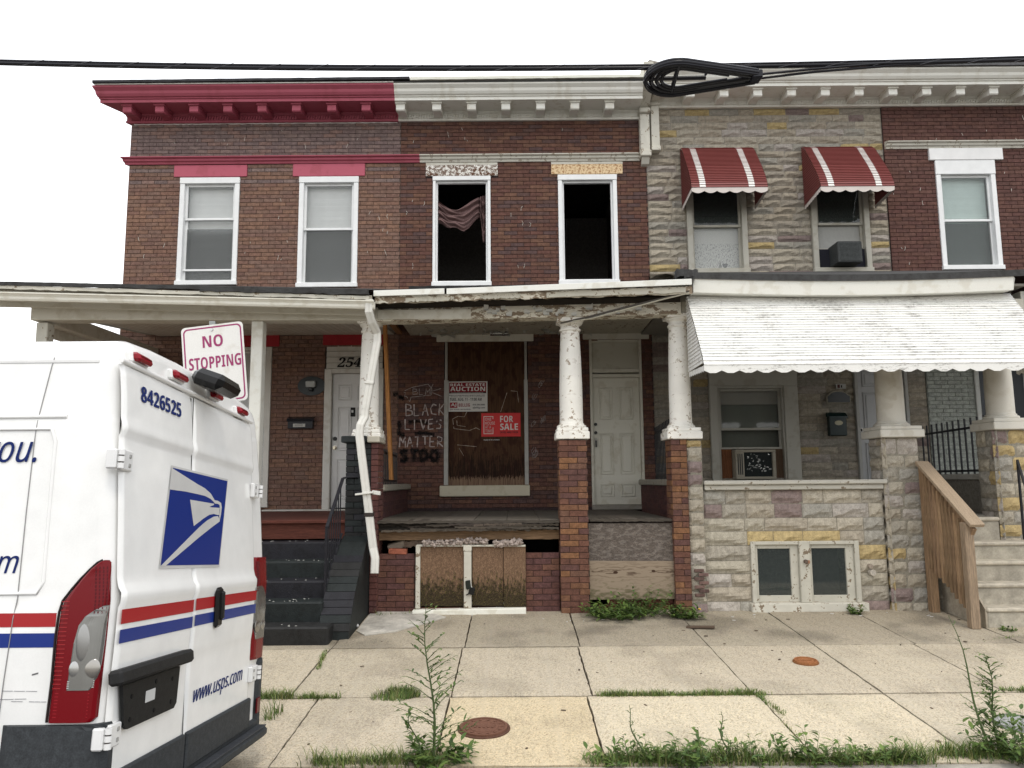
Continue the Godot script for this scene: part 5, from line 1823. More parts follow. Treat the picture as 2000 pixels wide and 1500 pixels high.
func steps_concrete() -> void:
	var h := thing("front_steps", "pale concrete front steps at the right edge beside the wooden railing", "steps", V(5.2, 0.06, 8.4))
	var tops := [0.262, 0.48, 0.69, 0.88, 1.14]
	for k in 5:
		var d0 := 8.10 + 0.20 * k
		var m := MB.new()
		var y0: float = gy(8.1) - 0.1 if k == 0 else tops[k - 1] - 0.01
		m.cb(4.86, 5.95 if k < 4 else 5.56, y0, tops[k] - 0.045, d0 + 0.02, 9.3, 0.01, jit(K(0.36, 0.34, 0.295), 0.05))
		m.cb(4.85, 5.96 if k < 4 else 5.565, tops[k] - 0.045, tops[k], d0, 9.3, 0.014, jit(K(0.42, 0.395, 0.34), 0.04))
		part(h, "step", m, M.cement)
	var s := MB.new()
	s.poly(Transform3D(Basis(Vector3(0, 0, 1), Vector3.UP, Vector3(-1, 0, 0)), Vector3(4.86, 0, 0)), PackedVector2Array([Vector2(-8.12, -0.05), Vector2(-8.12, 0.25), Vector2(-8.9, 1.0), Vector2(-8.9, -0.05)]), 0.02, K(0.33, 0.30, 0.25))
	part(h, "side_wall", s, M.cement)
	# weathered lumber railing
	var w := thing("wooden_railing", "weathered wooden stair railing with sloping handrail in front of the stone pier", "railing", V(4.72, 0.1, 8.4))
	var wc := K(0.235, 0.160, 0.100)
	var m := MB.new()
	m.cb(4.66, 4.755, 0.06, 1.13, 8.06, 8.15, 0.006, K(0.25, 0.195, 0.145))
	part(w, "post", m, M.woody)
	var m2 := MB.new()
	m2.cb(4.655, 4.745, 0.10, 1.72, 8.79, 8.88, 0.006, wc)
	part(w, "post", m2, M.woody)
	var a := V(4.70, 1.77, 8.88)
	var e := V(4.755, 1.10, 7.99)
	var dir := (e - a).normalized()
	var top := MB.new()
	top.cob((a + e) / 2, (e - a) / 2, Vector3(0.075, 0, 0), dir.cross(Vector3.RIGHT).normalized() * 0.019, 0.004, K(0.31, 0.25, 0.185))
	part(w, "handrail", top, M.woody)
	var rl := MB.new()
	rl.bar(V(4.70, 1.66, 8.85), V(4.74, 1.03, 8.04), 0.04, 0.085, wc)
	part(w, "rail", rl, M.woody)
	for k in 10:
		var t := (k + 0.8) / 10.6
		var d := lerpf(8.80, 8.10, t)
		var yt := lerpf(1.67, 1.06, t)
		var x := lerpf(4.675, 4.715, t)
		var yb := lerpf(0.62, 0.17, t) + rng.randf_range(-0.01, 0.01)
		var b := MB.new()
		b.cob(V(x - 0.01, (yt + yb) / 2, d), Vector3(0.017, 0, 0), Vector3(0, (yt - yb) / 2, 0), Vector3(0, 0, 0.016), 0.003, jit(wc, 0.22))
		part(w, "baluster", b, M.woody)
	var bl := MB.new()
	bl.bar(V(4.72, 0.86, 8.83), V(4.745, 0.34, 8.1), 0.035, 0.08, wc * 0.9)
	part(w, "rail", bl, M.woody)
	var hr := thing("handrail", "thin black handrail cut off by the right edge of the picture", "handrail", V(5.5, 0.5, 8.3))
	var q := MB.new()
	q.bar(V(5.72, 1.78, 8.75), V(5.50, 0.9, 8.12), 0.02, 0.035, K(0.015, 0.015, 0.016))
	part(hr, "rail", q, M.iron)
	var q2 := MB.new()
	q2.bar(V(5.72, 0.9, 8.75), V(5.72, 1.79, 8.75), 0.02, 0.02, K(0.015, 0.015, 0.016))
	part(hr, "post", q2, M.iron)
	# railings between the porches
	var ic := K(0.016, 0.017, 0.02)
	var r1 := thing("iron_railing", "black iron railing with spiked bars between the stone porch and the green wall", "railing", V(6.05, 1.63, 10.4), "porch divider railings")
	iron_bars(r1, V(6.24, 1.63, 11.7), V(5.90, 1.63, 9.32), 0.63, 13, 0.018, ic, 0.11)
	var r2 := thing("iron_railing", "black iron railing right of the peeling front door", "railing", V(2.05, 1.60, 10.5), "porch divider railings")
	iron_bars(r2, V(2.17, 1.60, 11.7), V(1.98, 1.60, 9.3), 0.72, 14, 0.014, ic)
	var r3 := thing("iron_railing", "dark iron railing behind the black pier and leaning plank", "railing", V(-1.72, 1.56, 10.4), "porch divider railings")
	iron_bars(r3, V(-1.76, 1.56, 11.7), V(-1.66, 1.56, 9.4), 0.44, 12, 0.014, K(0.03, 0.028, 0.028), 0.03)


# ---------------------------------------------------------------- awnings
# corrugated metal hood: profile of (out, y) points, cheeks on both sides, scalloped valance
func hood(o: Node3D, x0: float, x1: float, d: float, prof: Array, foot: float, pitch: float, col: Color, stripes: Array, mt: Material, flare := 0.0) -> void:
	var dense := []   # little lapped ribs along the profile
	for i in prof.size() - 1:
		var p: Vector2 = prof[i]
		var q: Vector2 = prof[i + 1]
		var n := maxi(1, int(p.distance_to(q) / pitch))
		var nr := (q - p).orthogonal().normalized()
		if nr.x < 0:
			nr = -nr
		for k in n:
			var a := p.lerp(q, float(k) / n)
			var e := p.lerp(q, (k + 0.88) / n)
			dense.append(a)
			dense.append(e + nr * pitch * 0.26)
			dense.append(e)
	dense.append(prof[-1])
	var m := MB.new()
	for i in dense.size() - 1:
		var p: Vector2 = dense[i]
		var q: Vector2 = dense[i + 1]
		var fp := flare * p.x
		var fq := flare * q.x
		m.quad(V(x0 - fp, p.y, d - p.x), V(x1 + fp, p.y, d - p.x), V(x1 + fq, q.y, d - q.x), V(x0 - fq, q.y, d - q.x), col)
	part(o, "top", m, mt)
	for s in stripes:
		var b := MB.new()
		for i in dense.size() - 1:
			var p: Vector2 = dense[i] + Vector2(0.0015, 0.0025)
			var q: Vector2 = dense[i + 1] + Vector2(0.0015, 0.0025)
			b.quad(V(s[0], p.y, d - p.x), V(s[1], p.y, d - p.x), V(s[1], q.y, d - q.x), V(s[0], q.y, d - q.x), K(0.74, 0.73, 0.70))
		part(o, "stripe", b, mt)
	var last: Vector2 = prof[-1]
	for side in [0, 1]:   # cheeks of level slats that lap one another
		var b := MB.new()
		var x: float = x0 if side == 0 else x1
		var sg := -1.0 if side == 0 else 1.0
		var y := foot
		while y < prof[0].y - 0.02:
			var y1 := minf(y + pitch, prof[0].y)
			var reach := func(yy: float) -> float:
				if yy <= last.y:
					return maxf(0.0, last.x * (yy - foot) / maxf(last.y - foot, 0.001))
				for i in prof.size() - 1:
					if yy <= prof[i].y and yy >= prof[i + 1].y:
						return lerpf(prof[i + 1].x, prof[i].x, (yy - prof[i + 1].y) / maxf(prof[i].y - prof[i + 1].y, 0.0001))
				return 0.0
			var ra: float = reach.call(y)
			var rb: float = reach.call(y1)
			b.quad(V(x + sg * (0.010 + flare * 0), y, d), V(x + sg * (0.010 + flare * ra), y, d - ra), V(x + sg * flare * rb, y1, d - rb), V(x, y1, d), col)
			b.quad(V(x, y, d), V(x + sg * flare * ra, y, d - ra), V(x + sg * (0.010 + flare * ra), y, d - ra), V(x + sg * 0.010, y, d), col)
			y = y1
		part(o, "cheek", b, mt)
	# valance
	var v := MB.new()
	var n := 60
	var vc := K(0.66, 0.60, 0.56) if stripes.size() else col
	var e0 := x0 - flare * last.x
	var e1 := x1 + flare * last.x
	var drop := 0.085
	for i in n:
		var a := float(i) / n
		var e := (i + 1.0) / n
		var waves := roundf((e1 - e0) / 0.19)
		var da := drop * (0.62 + 0.38 * absf(sin(a * PI * waves)))
		var de := drop * (0.62 + 0.38 * absf(sin(e * PI * waves)))
		var xa := lerpf(e0, e1, a)
		var xe := lerpf(e0, e1, e)
		v.quad(V(xa, last.y, d - last.x), V(xe, last.y, d - last.x), V(xe, last.y - de, d - last.x + 0.004), V(xa, last.y - da, d - last.x + 0.004), vc)
	part(o, "valance", v, mt)
	for side in [0, 1]:
		var b := MB.new()
		var xf: float = (x0 - flare * last.x) if side == 0 else (x1 + flare * last.x)
		var xb: float = x0 if side == 0 else x1
		for i in 16:
			var a := i / 16.0
			var e := (i + 1) / 16.0
			var w := 0.05 + 0.02 * (i % 2)
			var w2 := 0.05 + 0.02 * ((i + 1) % 2)
			var pa := V(xf, last.y, d - last.x).lerp(V(xb, foot, d), a)
			var pe := V(xf, last.y, d - last.x).lerp(V(xb, foot, d), e)
			b.quad(pa, pe, pe - Vector3(0, w2, 0), pa - Vector3(0, w, 0), vc)
		part(o, "side_valance", b, mt)


func awnings() -> void:
	var mar := K(0.185, 0.052, 0.048)
	var prof := [Vector2(0.0, 6.885), Vector2(0.12, 6.80), Vector2(0.42, 6.40), Vector2(0.56, 6.19), Vector2(0.63, 6.05), Vector2(0.65, 5.965)]
	var a := thing("window_awning", "maroon ribbed metal awning over the window with printed curtain", "awning", V(3.31, 5.9, ZF - 0.02), "maroon window awnings")
	hood(a, 2.735, 3.885, ZF - 0.012, prof, 5.90, 0.038, mar, [[2.86, 2.95], [3.60, 3.69]], M.alu)
	var b := thing("window_awning", "maroon ribbed metal awning over the window air conditioner", "awning", V(5.22, 5.9, ZF - 0.02), "maroon window awnings")
	hood(b, 4.685, 5.80, ZF - 0.012, prof, 5.90, 0.038, mar, [[4.80, 4.89], [5.52, 5.61]], M.alu)
	var c := thing("porch_awning", "large white ribbed metal porch canopy with scalloped edge", "awning", V(3.9, 2.8, ZP - 0.1))
	hood(c, 2.05, 5.84, ZP - 0.09, [Vector2(0.0, 3.735), Vector2(0.30, 3.37), Vector2(0.66, 2.90), Vector2(0.70, 2.80)], 2.83, 0.042, K(0.76, 0.755, 0.74), [], M.smutty)


# ---------------------------------------------------------------- fittings
func fittings() -> void:
	# air conditioner upstairs
	var a := thing("air_conditioner", "dark grey window air conditioner upstairs under the maroon awning", "air conditioner", V(5.22, 4.9, ZF - 0.2))
	var m := MB.new()
	m.cb(5.05, 5.43, 4.90, 5.235, ZF - 0.28, ZF + 0.12, 0.012, K(0.045, 0.048, 0.05))
	part(a, "housing", m, M.plastic)
	var g := MB.new()
	for k in 15:
		g.cb(5.09, 5.39, 4.93 + k * 0.019, 4.938 + k * 0.019, ZF - 0.288, ZF - 0.278, 0.002, K(0.09, 0.095, 0.095))
	part(a, "grille", g, M.plastic)
	var fl := MB.new()
	fl.bx(4.87, 5.05, 4.89, 5.20, ZF + 0.03, ZF + 0.04, K(0.02, 0.022, 0.028))
	part(a, "side_curtain", fl, M.cloth)
	fl = MB.new()
	fl.bx(5.43, 5.61, 4.89, 5.20, ZF + 0.03, ZF + 0.04, K(0.02, 0.022, 0.028))
	part(a, "side_curtain", fl, M.cloth)
	var a2 := thing("air_conditioner", "old beige window air conditioner with dark worn coil under the porch canopy", "air conditioner", V(3.7, 1.6, ZF - 0.1))
	var n := MB.new()
	var be := K(0.34, 0.31, 0.26)
	n.cb(3.37, 3.98, 1.59, 1.63, ZF - 0.14, ZF + 0.06, 0.006, be)
	n.cb(3.37, 3.98, 1.995, 2.035, ZF - 0.14, ZF + 0.06, 0.006, be)
	n.cb(3.37, 3.50, 1.63, 1.995, ZF - 0.14, ZF + 0.06, 0.006, be)
	n.cb(3.93, 3.98, 1.63, 1.995, ZF - 0.14, ZF + 0.06, 0.006, be)
	part(a2, "housing", n, M.paint)
	var co := MB.new()
	co.bx(3.50, 3.93, 1.63, 1.995, ZF - 0.10, ZF + 0.04, K(0.02, 0.024, 0.024))
	part(a2, "coil", co, M.castiron)
	var fz := MB.new()
	for k in 46:
		var x := rng.randf_range(3.53, 3.90)
		var y := 1.66 + 0.26 * pow(rng.randf(), 1.5) + 0.05
		fz.obox(V(x, y, ZF - 0.102), Vector3(rng.randf_range(0.004, 0.02), rng.randf_range(-0.006, 0.006), 0), Vector3(rng.randf_range(-0.004, 0.004), rng.randf_range(0.003, 0.010), 0), Vector3(0, 0, 0.004), jit(K(0.36, 0.37, 0.36), 0.3))
	part(a2, "bent_fins", fz, M.metal)
	var vl := MB.new()
	for k in 3:
		vl.bx(3.40 + k * 0.03, 3.415 + k * 0.03, 1.66, 1.97, ZF - 0.143, ZF - 0.138, K(0.05, 0.05, 0.05))
	part(a2, "side_vent", vl, M.plain)
	# letter boxes
	var l := thing("mailbox", "black horizontal mailbox on the brown brick wall", "mailbox", V(-3.24, 2.42, ZF - 0.1))
	m = MB.new()
	m.ext_x(PackedVector2Array([Vector2(ZF, 2.415), Vector2(ZF - 0.095, 2.415), Vector2(ZF - 0.10, 2.52), Vector2(ZF - 0.085, 2.545), Vector2(ZF, 2.56)]), -3.43, -3.05, K(0.015, 0.015, 0.017))
	part(l, "box", m, M.gloss)
	m = MB.new()
	m.ext_x(PackedVector2Array([Vector2(ZF, 2.60), Vector2(ZF - 0.10, 2.565), Vector2(ZF - 0.112, 2.52), Vector2(ZF - 0.108, 2.52), Vector2(ZF - 0.095, 2.555), Vector2(ZF, 2.585)]), -3.445, -3.035, K(0.018, 0.018, 0.02))
	part(l, "lid", m, M.gloss)
	m = MB.new()
	m.bx(-3.345, -3.16, 2.435, 2.485, ZF - 0.104, ZF - 0.099, K(0.5, 0.5, 0.47))
	for k in 2:
		m.bx(-3.32, -3.19, 2.449 + k * 0.016, 2.455 + k * 0.016, ZF - 0.1052, ZF - 0.104, K(0.05, 0.05, 0.05))
	part(l, "name_label", m, M.paper)
	l = thing("mailbox", "tall dark green mailbox with oval plate on the stone wall", "mailbox", V(4.95, 2.24, ZF - 0.1))
	m = MB.new()
	m.cb(4.83, 5.09, 2.235, 2.53, ZF - 0.13, ZF - 0.02, 0.01, K(0.008, 0.022, 0.020))
	part(l, "box", m, M.gloss)
	m = MB.new()
	m.ext_x(PackedVector2Array([Vector2(ZF - 0.02, 2.60), Vector2(ZF - 0.08, 2.585), Vector2(ZF - 0.15, 2.53), Vector2(ZF - 0.15, 2.50), Vector2(ZF - 0.14, 2.50), Vector2(ZF - 0.135, 2.525), Vector2(ZF - 0.02, 2.53)]), 4.82, 5.10, K(0.010, 0.026, 0.024))
	part(l, "lid", m, M.gloss)
	m = MB.new()
	var ov := PackedVector2Array()
	for k in 18:
		ov.append(Vector2(0.062 * cos(k * TAU / 18), 0.036 * sin(k * TAU / 18)))
	m.poly(frame(V(4.965, 2.43, ZF - 0.131), Vector3.RIGHT), ov, 0.004, K(0.42, 0.40, 0.30))
	part(l, "plate", m, M.paper)
	# house plaque
	l = thing("address_plaque", "black arched address plaque with pale border on the stone wall", "plaque", V(5.03, 2.74, ZF - 0.03))
	m = MB.new()
	var arch := PackedVector2Array([Vector2(-0.19, 0), Vector2(0.19, 0), Vector2(0.19, 0.12)])
	var inner := PackedVector2Array([Vector2(-0.17, 0.018), Vector2(0.17, 0.018), Vector2(0.17, 0.11)])
	for k in 9:
		var th := PI * (k + 0.5) / 9.0
		arch.append(Vector2(0.15 * cos(th), 0.135 + 0.07 * sin(th)))
		inner.append(Vector2(0.133 * cos(th), 0.125 + 0.058 * sin(th)))
	arch.append(Vector2(-0.19, 0.12))
	inner.append(Vector2(-0.17, 0.11))
	m.poly(frame(V(5.03, 2.735, ZF - 0.02), Vector3.RIGHT), arch, 0.012, K(0.24, 0.22, 0.18))
	part(l, "border", m, M.paint)
	m = MB.new()
	m.poly(frame(V(5.03, 2.735, ZF - 0.032), Vector3.RIGHT), inner, 0.004, K(0.018, 0.02, 0.02))
	part(l, "panel", m, M.gloss)
	m = MB.new()
	m.bx(5.0, 5.15, 2.965, 3.04, ZF - 0.03, ZF - 0.026, K(0.42, 0.42, 0.4))
	m.bx(5.02, 5.06, 2.975, 3.03, ZF - 0.0312, ZF - 0.03, K(0.08, 0.03, 0.03))
	m.bx(5.075, 5.095, 2.98, 3.02, ZF - 0.0312, ZF - 0.03, K(0.03, 0.03, 0.03))
	solo("sticker", m, M.paper, "small white sticker above the arched plaque", "sticker")
	# wall lamp
	l = thing("wall_lamp", "black oval wall lamp plate with pale lamp head beside the white door", "lamp", V(-3.1, 3.0, ZF - 0.03))
	m = MB.new()
	ov = PackedVector2Array()
	for k in 24:
		ov.append(Vector2(0.215 * cos(k * TAU / 24), 0.15 * sin(k * TAU / 24)))
	m.poly(frame(V(-3.10, 3.075, ZF - 0.004), Vector3.RIGHT), ov, 0.02, K(0.018, 0.02, 0.022))
	part(l, "back_plate", m, M.gloss)
	m = MB.new()
	m.cob(V(-3.10, 3.10, ZF - 0.07), Vector3(0.07, 0, 0), Vector3(0, 0.045, 0.012), Vector3(0, -0.01, 0.04), 0.008, K(0.42, 0.44, 0.43))
	part(l, "lamp_head", m, M.gloss)
	m = MB.new()
	m.cb(-3.13, -3.07, 2.99, 3.05, ZF - 0.09, ZF - 0.02, 0.01, K(0.012, 0.012, 0.012))
	part(l, "sensor", m, M.gloss)
	# ceiling lamp stub over the boarded window
	m = MB.new()
	m.tube([V(-0.33, 3.845, ZF - 0.22), V(-0.12, 3.845, ZF - 0.22)], 0.045, 0.045, 12, K(0.33, 0.34, 0.34))
	m.tube([V(-0.12, 3.845, ZF - 0.22), V(-0.05, 3.84, ZF - 0.22)], 0.05, 0.03, 12, K(0.26, 0.27, 0.27))
	solo("porch_light", m, M.metal, "small grey porch light at the ceiling above the boarded window", "lamp")
	# posters on the board
	var pz := ZF + 0.024
	l = thing("auction_poster", "white and dark red real estate auction poster on the plywood", "poster", V(-0.685, 2.66, pz))
	var f := frame(V(-0.992, 2.662, pz), Vector3.RIGHT)
	m = MB.new()
	m.poly(f, PackedVector2Array([Vector2(0, 0), Vector2(0.61, 0), Vector2(0.61, 0.468), Vector2(0, 0.468)]), 0.004, K(0.60, 0.585, 0.555))
	part(l, "sheet", m, M.paper)
	m = MB.new()
	m.poly(f.translated_local(Vector3(0, 0, 0.0045)), PackedVector2Array([Vector2(0.018, 0.30), Vector2(0.592, 0.30), Vector2(0.592, 0.452), Vector2(0.018, 0.452)]), 0.0005, K(0.21, 0.025, 0.035))
	m.poly(f.translated_local(Vector3(0, 0, 0.0045)), PackedVector2Array([Vector2(0.018, 0.282), Vector2(0.592, 0.282), Vector2(0.592, 0.2995), Vector2(0.018, 0.2995)]), 0.0005, K(0.03, 0.02, 0.02))
	m.poly(f.translated_local(Vector3(0, 0, 0.0045)), PackedVector2Array([Vector2(0.03, 0.058), Vector2(0.145, 0.058), Vector2(0.145, 0.142), Vector2(0.03, 0.142)]), 0.0005, K(0.28, 0.03, 0.04))
	part(l, "band", m, M.paper)
	var ft := f.translated_local(Vector3(0, 0, 0.0055))
	var wh := K(0.66, 0.64, 0.61)
	var dk := K(0.03, 0.03, 0.035)
	letters(l, "lettering", "REAL ESTATE", ft, 0.035, 0.395, 0.54, 0.042, wh)
	letters(l, "lettering", "AUCTION", ft, 0.035, 0.318, 0.54, 0.066, wh)
	letters(l, "lettering", "TUES. AUG. 11 - 11:00 AM", ft, 0.03, 0.165, 0.49, 0.046, dk)
	letters(l, "lettering", "AJ", ft, 0.045, 0.072, 0.085, 0.055, wh)
	letters(l, "lettering", "BILLIG", ft, 0.165, 0.076, 0.175, 0.050, K(0.24, 0.03, 0.04))
	letters(l, "lettering", "410-296-8440", ft, 0.38, 0.092, 0.19, 0.026, dk)
	letters(l, "lettering", "ajbillig.com", ft, 0.38, 0.038, 0.19, 0.036, dk)
	letters(l, "lettering", "REAL ESTATE • AUCTIONEERS", ft, 0.03, 0.026, 0.32, 0.016, dk)
	m = MB.new()
	for k in 40:   # two lines of small print
		m.bx(-0.972 + k * 0.0139, -0.972 + k * 0.0139 + rng.randf_range(0.006, 0.012), 2.662 + 0.246 + (0.0), 2.662 + 0.258, pz - 0.0052, pz - 0.0042, dk * 2.0)
		if rng.randf() < 0.8:
			m.bx(-0.972 + k * 0.0139, -0.972 + k * 0.0139 + rng.randf_range(0.005, 0.011), 2.662 + 0.225, 2.662 + 0.234, pz - 0.0052, pz - 0.0042, dk * 3.0)
		if k > 1 and k < 38:
			m.bx(-0.972 + k * 0.0139, -0.972 + k * 0.0139 + rng.randf_range(0.006, 0.011), 2.662 + 0.286, 2.662 + 0.295, pz - 0.0062, pz - 0.0052, wh * 0.7)
	part(l, "small_print", m, M.paper)
	l = thing("sale_poster", "bright red FOR SALE poster on the plywood", "poster", V(-0.18, 2.28, pz))
	f = frame(V(-0.478, 2.272, pz), Vector3.RIGHT)
	m = MB.new()
	m.poly(f, PackedVector2Array([Vector2(0, 0), Vector2(0.605, 0), Vector2(0.605, 0.363), Vector2(0, 0.363)]), 0.004, K(0.60, 0.055, 0.055))
	part(l, "sheet", m, M.paper)
	m = MB.new()
	var fb := f.translated_local(Vector3(0, 0, 0.0045))
	for q in [[0.035, 0.185, 0.04, 0.05], [0.035, 0.185, 0.305, 0.315], [0.035, 0.045, 0.05, 0.305], [0.175, 0.185, 0.05, 0.14], [0.175, 0.185, 0.27, 0.305]]:
		m.poly(fb, PackedVector2Array([Vector2(q[0], q[2]), Vector2(q[1], q[2]), Vector2(q[1], q[3]), Vector2(q[0], q[3])]), 0.0005, wh)
	part(l, "border", m, M.paper)
	ft = f.translated_local(Vector3(0, 0, 0.0052))
	letters(l, "lettering", "ONE", ft, 0.06, 0.245, 0.095, 0.045, wh, {"weight": 400})
	letters(l, "lettering", "HOUSE", ft, 0.06, 0.185, 0.15, 0.045, wh, {"weight": 400})
	letters(l, "lettering", "AT A", ft, 0.06, 0.125, 0.09, 0.045, wh * 0.8, {"weight": 400})
	letters(l, "lettering", "TIME", ft, 0.06, 0.065, 0.105, 0.045, wh * 0.8, {"weight": 400})
	letters(l, "lettering", "FOR", ft, 0.29, 0.22, 0.20, 0.10, wh)
	letters(l, "lettering", "SALE", ft, 0.29, 0.10, 0.275, 0.10, wh)
	letters(l, "lettering", "(410) 462-1926", ft, 0.29, 0.045, 0.275, 0.034, dk)
	letters(l, "lettering", "Apply to be a bidder.", f.translated_local(Vector3(0, 0, 0.0045)), 0.035, -0.062, 0.25, 0.022, wh)
	# curtain hanging crooked in the broken window
	m = MB.new()
	var cols := 60
	var rows := 30
	var pts := []
	for i in cols + 1:
		var s := float(i) / cols
		var row := []
		for j in rows + 1:
			var t := float(j) / rows
			var topy := 6.13 - 0.20 * sin(PI * clampf(s / 0.74, 0, 1)) + 0.04 * s
			if s > 0.37:
				topy = lerpf(5.93, 6.19, smoothstep(0.30, 0.98, s))
			var boty := lerpf(5.70, 5.58, smoothstep(0.0, 0.55, s)) + 0.02 * sin(s * 21.0)
			if s > 0.55:
				boty = lerpf(5.58, 5.80, smoothstep(0.55, 0.84, s))
			if s > 0.84:
				boty = lerpf(5.80, 5.44, smoothstep(0.84, 0.90, s)) + 0.06 * sin(s * 60.0)
			var x := lerpf(-1.195, -0.365, s)
			var y := lerpf(topy, boty, t)
			var swag := t * (1.0 - absf(s - 0.5))
			var fold := 0.030 * sin(t * 19.0 + 3.0 * sin(s * 3.0)) + 0.014 * sin(t * 41.0 - s * 11.0) + (0.030 * sin(s * 130.0) if s > 0.82 else 0.0) - 0.06 * swag
			row.append(V(x, y, ZF + 0.14 + fold))
		pts.append(row)
	for i in cols:
		for j in rows:
			m.quad(pts[i][j], pts[i + 1][j], pts[i + 1][j + 1], pts[i][j + 1], K(0.155, 0.098, 0.092))
	solo("curtain", m, M.cloth, "dusty mauve curtain sagging in the open upper window", "curtain")
	# leaning plank behind the downspout
	m = MB.new()
	m.cob(V(-1.66, 2.75, 10.2), Vector3(0.024, 0, 0), Vector3(-0.045, 1.13, 0.1), Vector3(0, 0, 0.045), 0.003, K(0.36, 0.17, 0.06))
	m.bar(V(-1.70, 3.83, 10.3), V(-1.72, 3.86, 11.6), 0.08, 0.04, K(0.22, 0.11, 0.05))
	solo("timber_prop", m, M.woody, "orange brown timber prop standing behind the white downspout", "plank")
	downspout()
	cable()
	street_sign()


func downspout() -> void:
	var o := thing("downspout", "crooked white dented downspout in front of the black pier", "downspout", V(-1.6, 0.6, 8.6))
	var c := K(0.66, 0.65, 0.60)
	var runs := [[V(-1.602, 3.64, 8.47), V(-1.605, 3.50, 8.48), V(-1.585, 3.40, 8.55), V(-1.545, 3.30, 8.68), V(-1.545, 3.20, 8.70), V(-1.60, 2.85, 8.70), V(-1.668, 2.42, 8.70)],
		[V(-1.672, 2.42, 8.70), V(-1.675, 2.33, 8.70), V(-1.715, 2.235, 8.66), V(-1.725, 2.13, 8.66), V(-1.695, 1.90, 8.66), V(-1.60, 1.20, 8.68), V(-1.555, 0.87, 8.68), V(-1.525, 0.76, 8.65), V(-1.525, 0.60, 8.62)]]
	for pts in runs:
		var m := MB.new()
		for i in pts.size() - 1:
			var a: Vector3 = pts[i]
			var b: Vector3 = pts[i + 1]
			var prof := []
			for p in [a, b]:
				var k: int = pts.find(p)
				var dir: Vector3 = (pts[mini(k + 1, pts.size() - 1)] - pts[maxi(k - 1, 0)]).normalized()
				var s := dir.cross(Vector3(0, 0, 1)).normalized()
				var w := s.cross(dir).normalized()
				var ring := []
				for q in [[-1, -0.7], [-0.75, -1], [-0.3, -1], [-0.22, -0.86], [-0.08, -0.86], [0, -1], [0.3, -1], [0.75, -1], [1, -0.7], [1, 0.7], [0.75, 1], [-0.75, 1], [-1, 0.7]]:
					ring.append(p + s * q[0] * 0.043 + w * q[1] * -0.032)
				prof.append(ring)
			for k in 13:
				var j := (k + 1) % 13
				m.face(prof[0][k], prof[0][j], prof[1][j], prof[1][k], (a + b) / 2, c)
		part(o, "pipe", m, M.alu)
	var m := MB.new()
	m.cob(V(-1.625, 2.72, 8.695), Vector3(0.052, -0.004, 0), Vector3(0.003, 0.016, 0), Vector3(0, 0, 0.04), 0.004, c)
	part(o, "strap", m, M.alu)
	m = MB.new()
	m.cob(V(-1.655, 1.47, 8.66), Vector3(0.10, 0.012, 0), Vector3(-0.001, 0.011, 0), Vector3(0, 0, 0.045), 0.004, c)
	m.cob(V(-1.53, 1.475, 8.70), Vector3(0.045, -0.006, 0), Vector3(0, 0.022, 0), Vector3(0, 0, 0.03), 0.004, c)
	part(o, "strap", m, M.alu)
	m = MB.new()
	m.cob(V(-1.603, 1.235, 8.68), Vector3(0.050, 0.0, 0), Vector3(0.003, 0.022, 0), Vector3(0, 0, 0.038), 0.004, K(0.04, 0.035, 0.03))
	part(o, "worn_band", m, M.castiron)


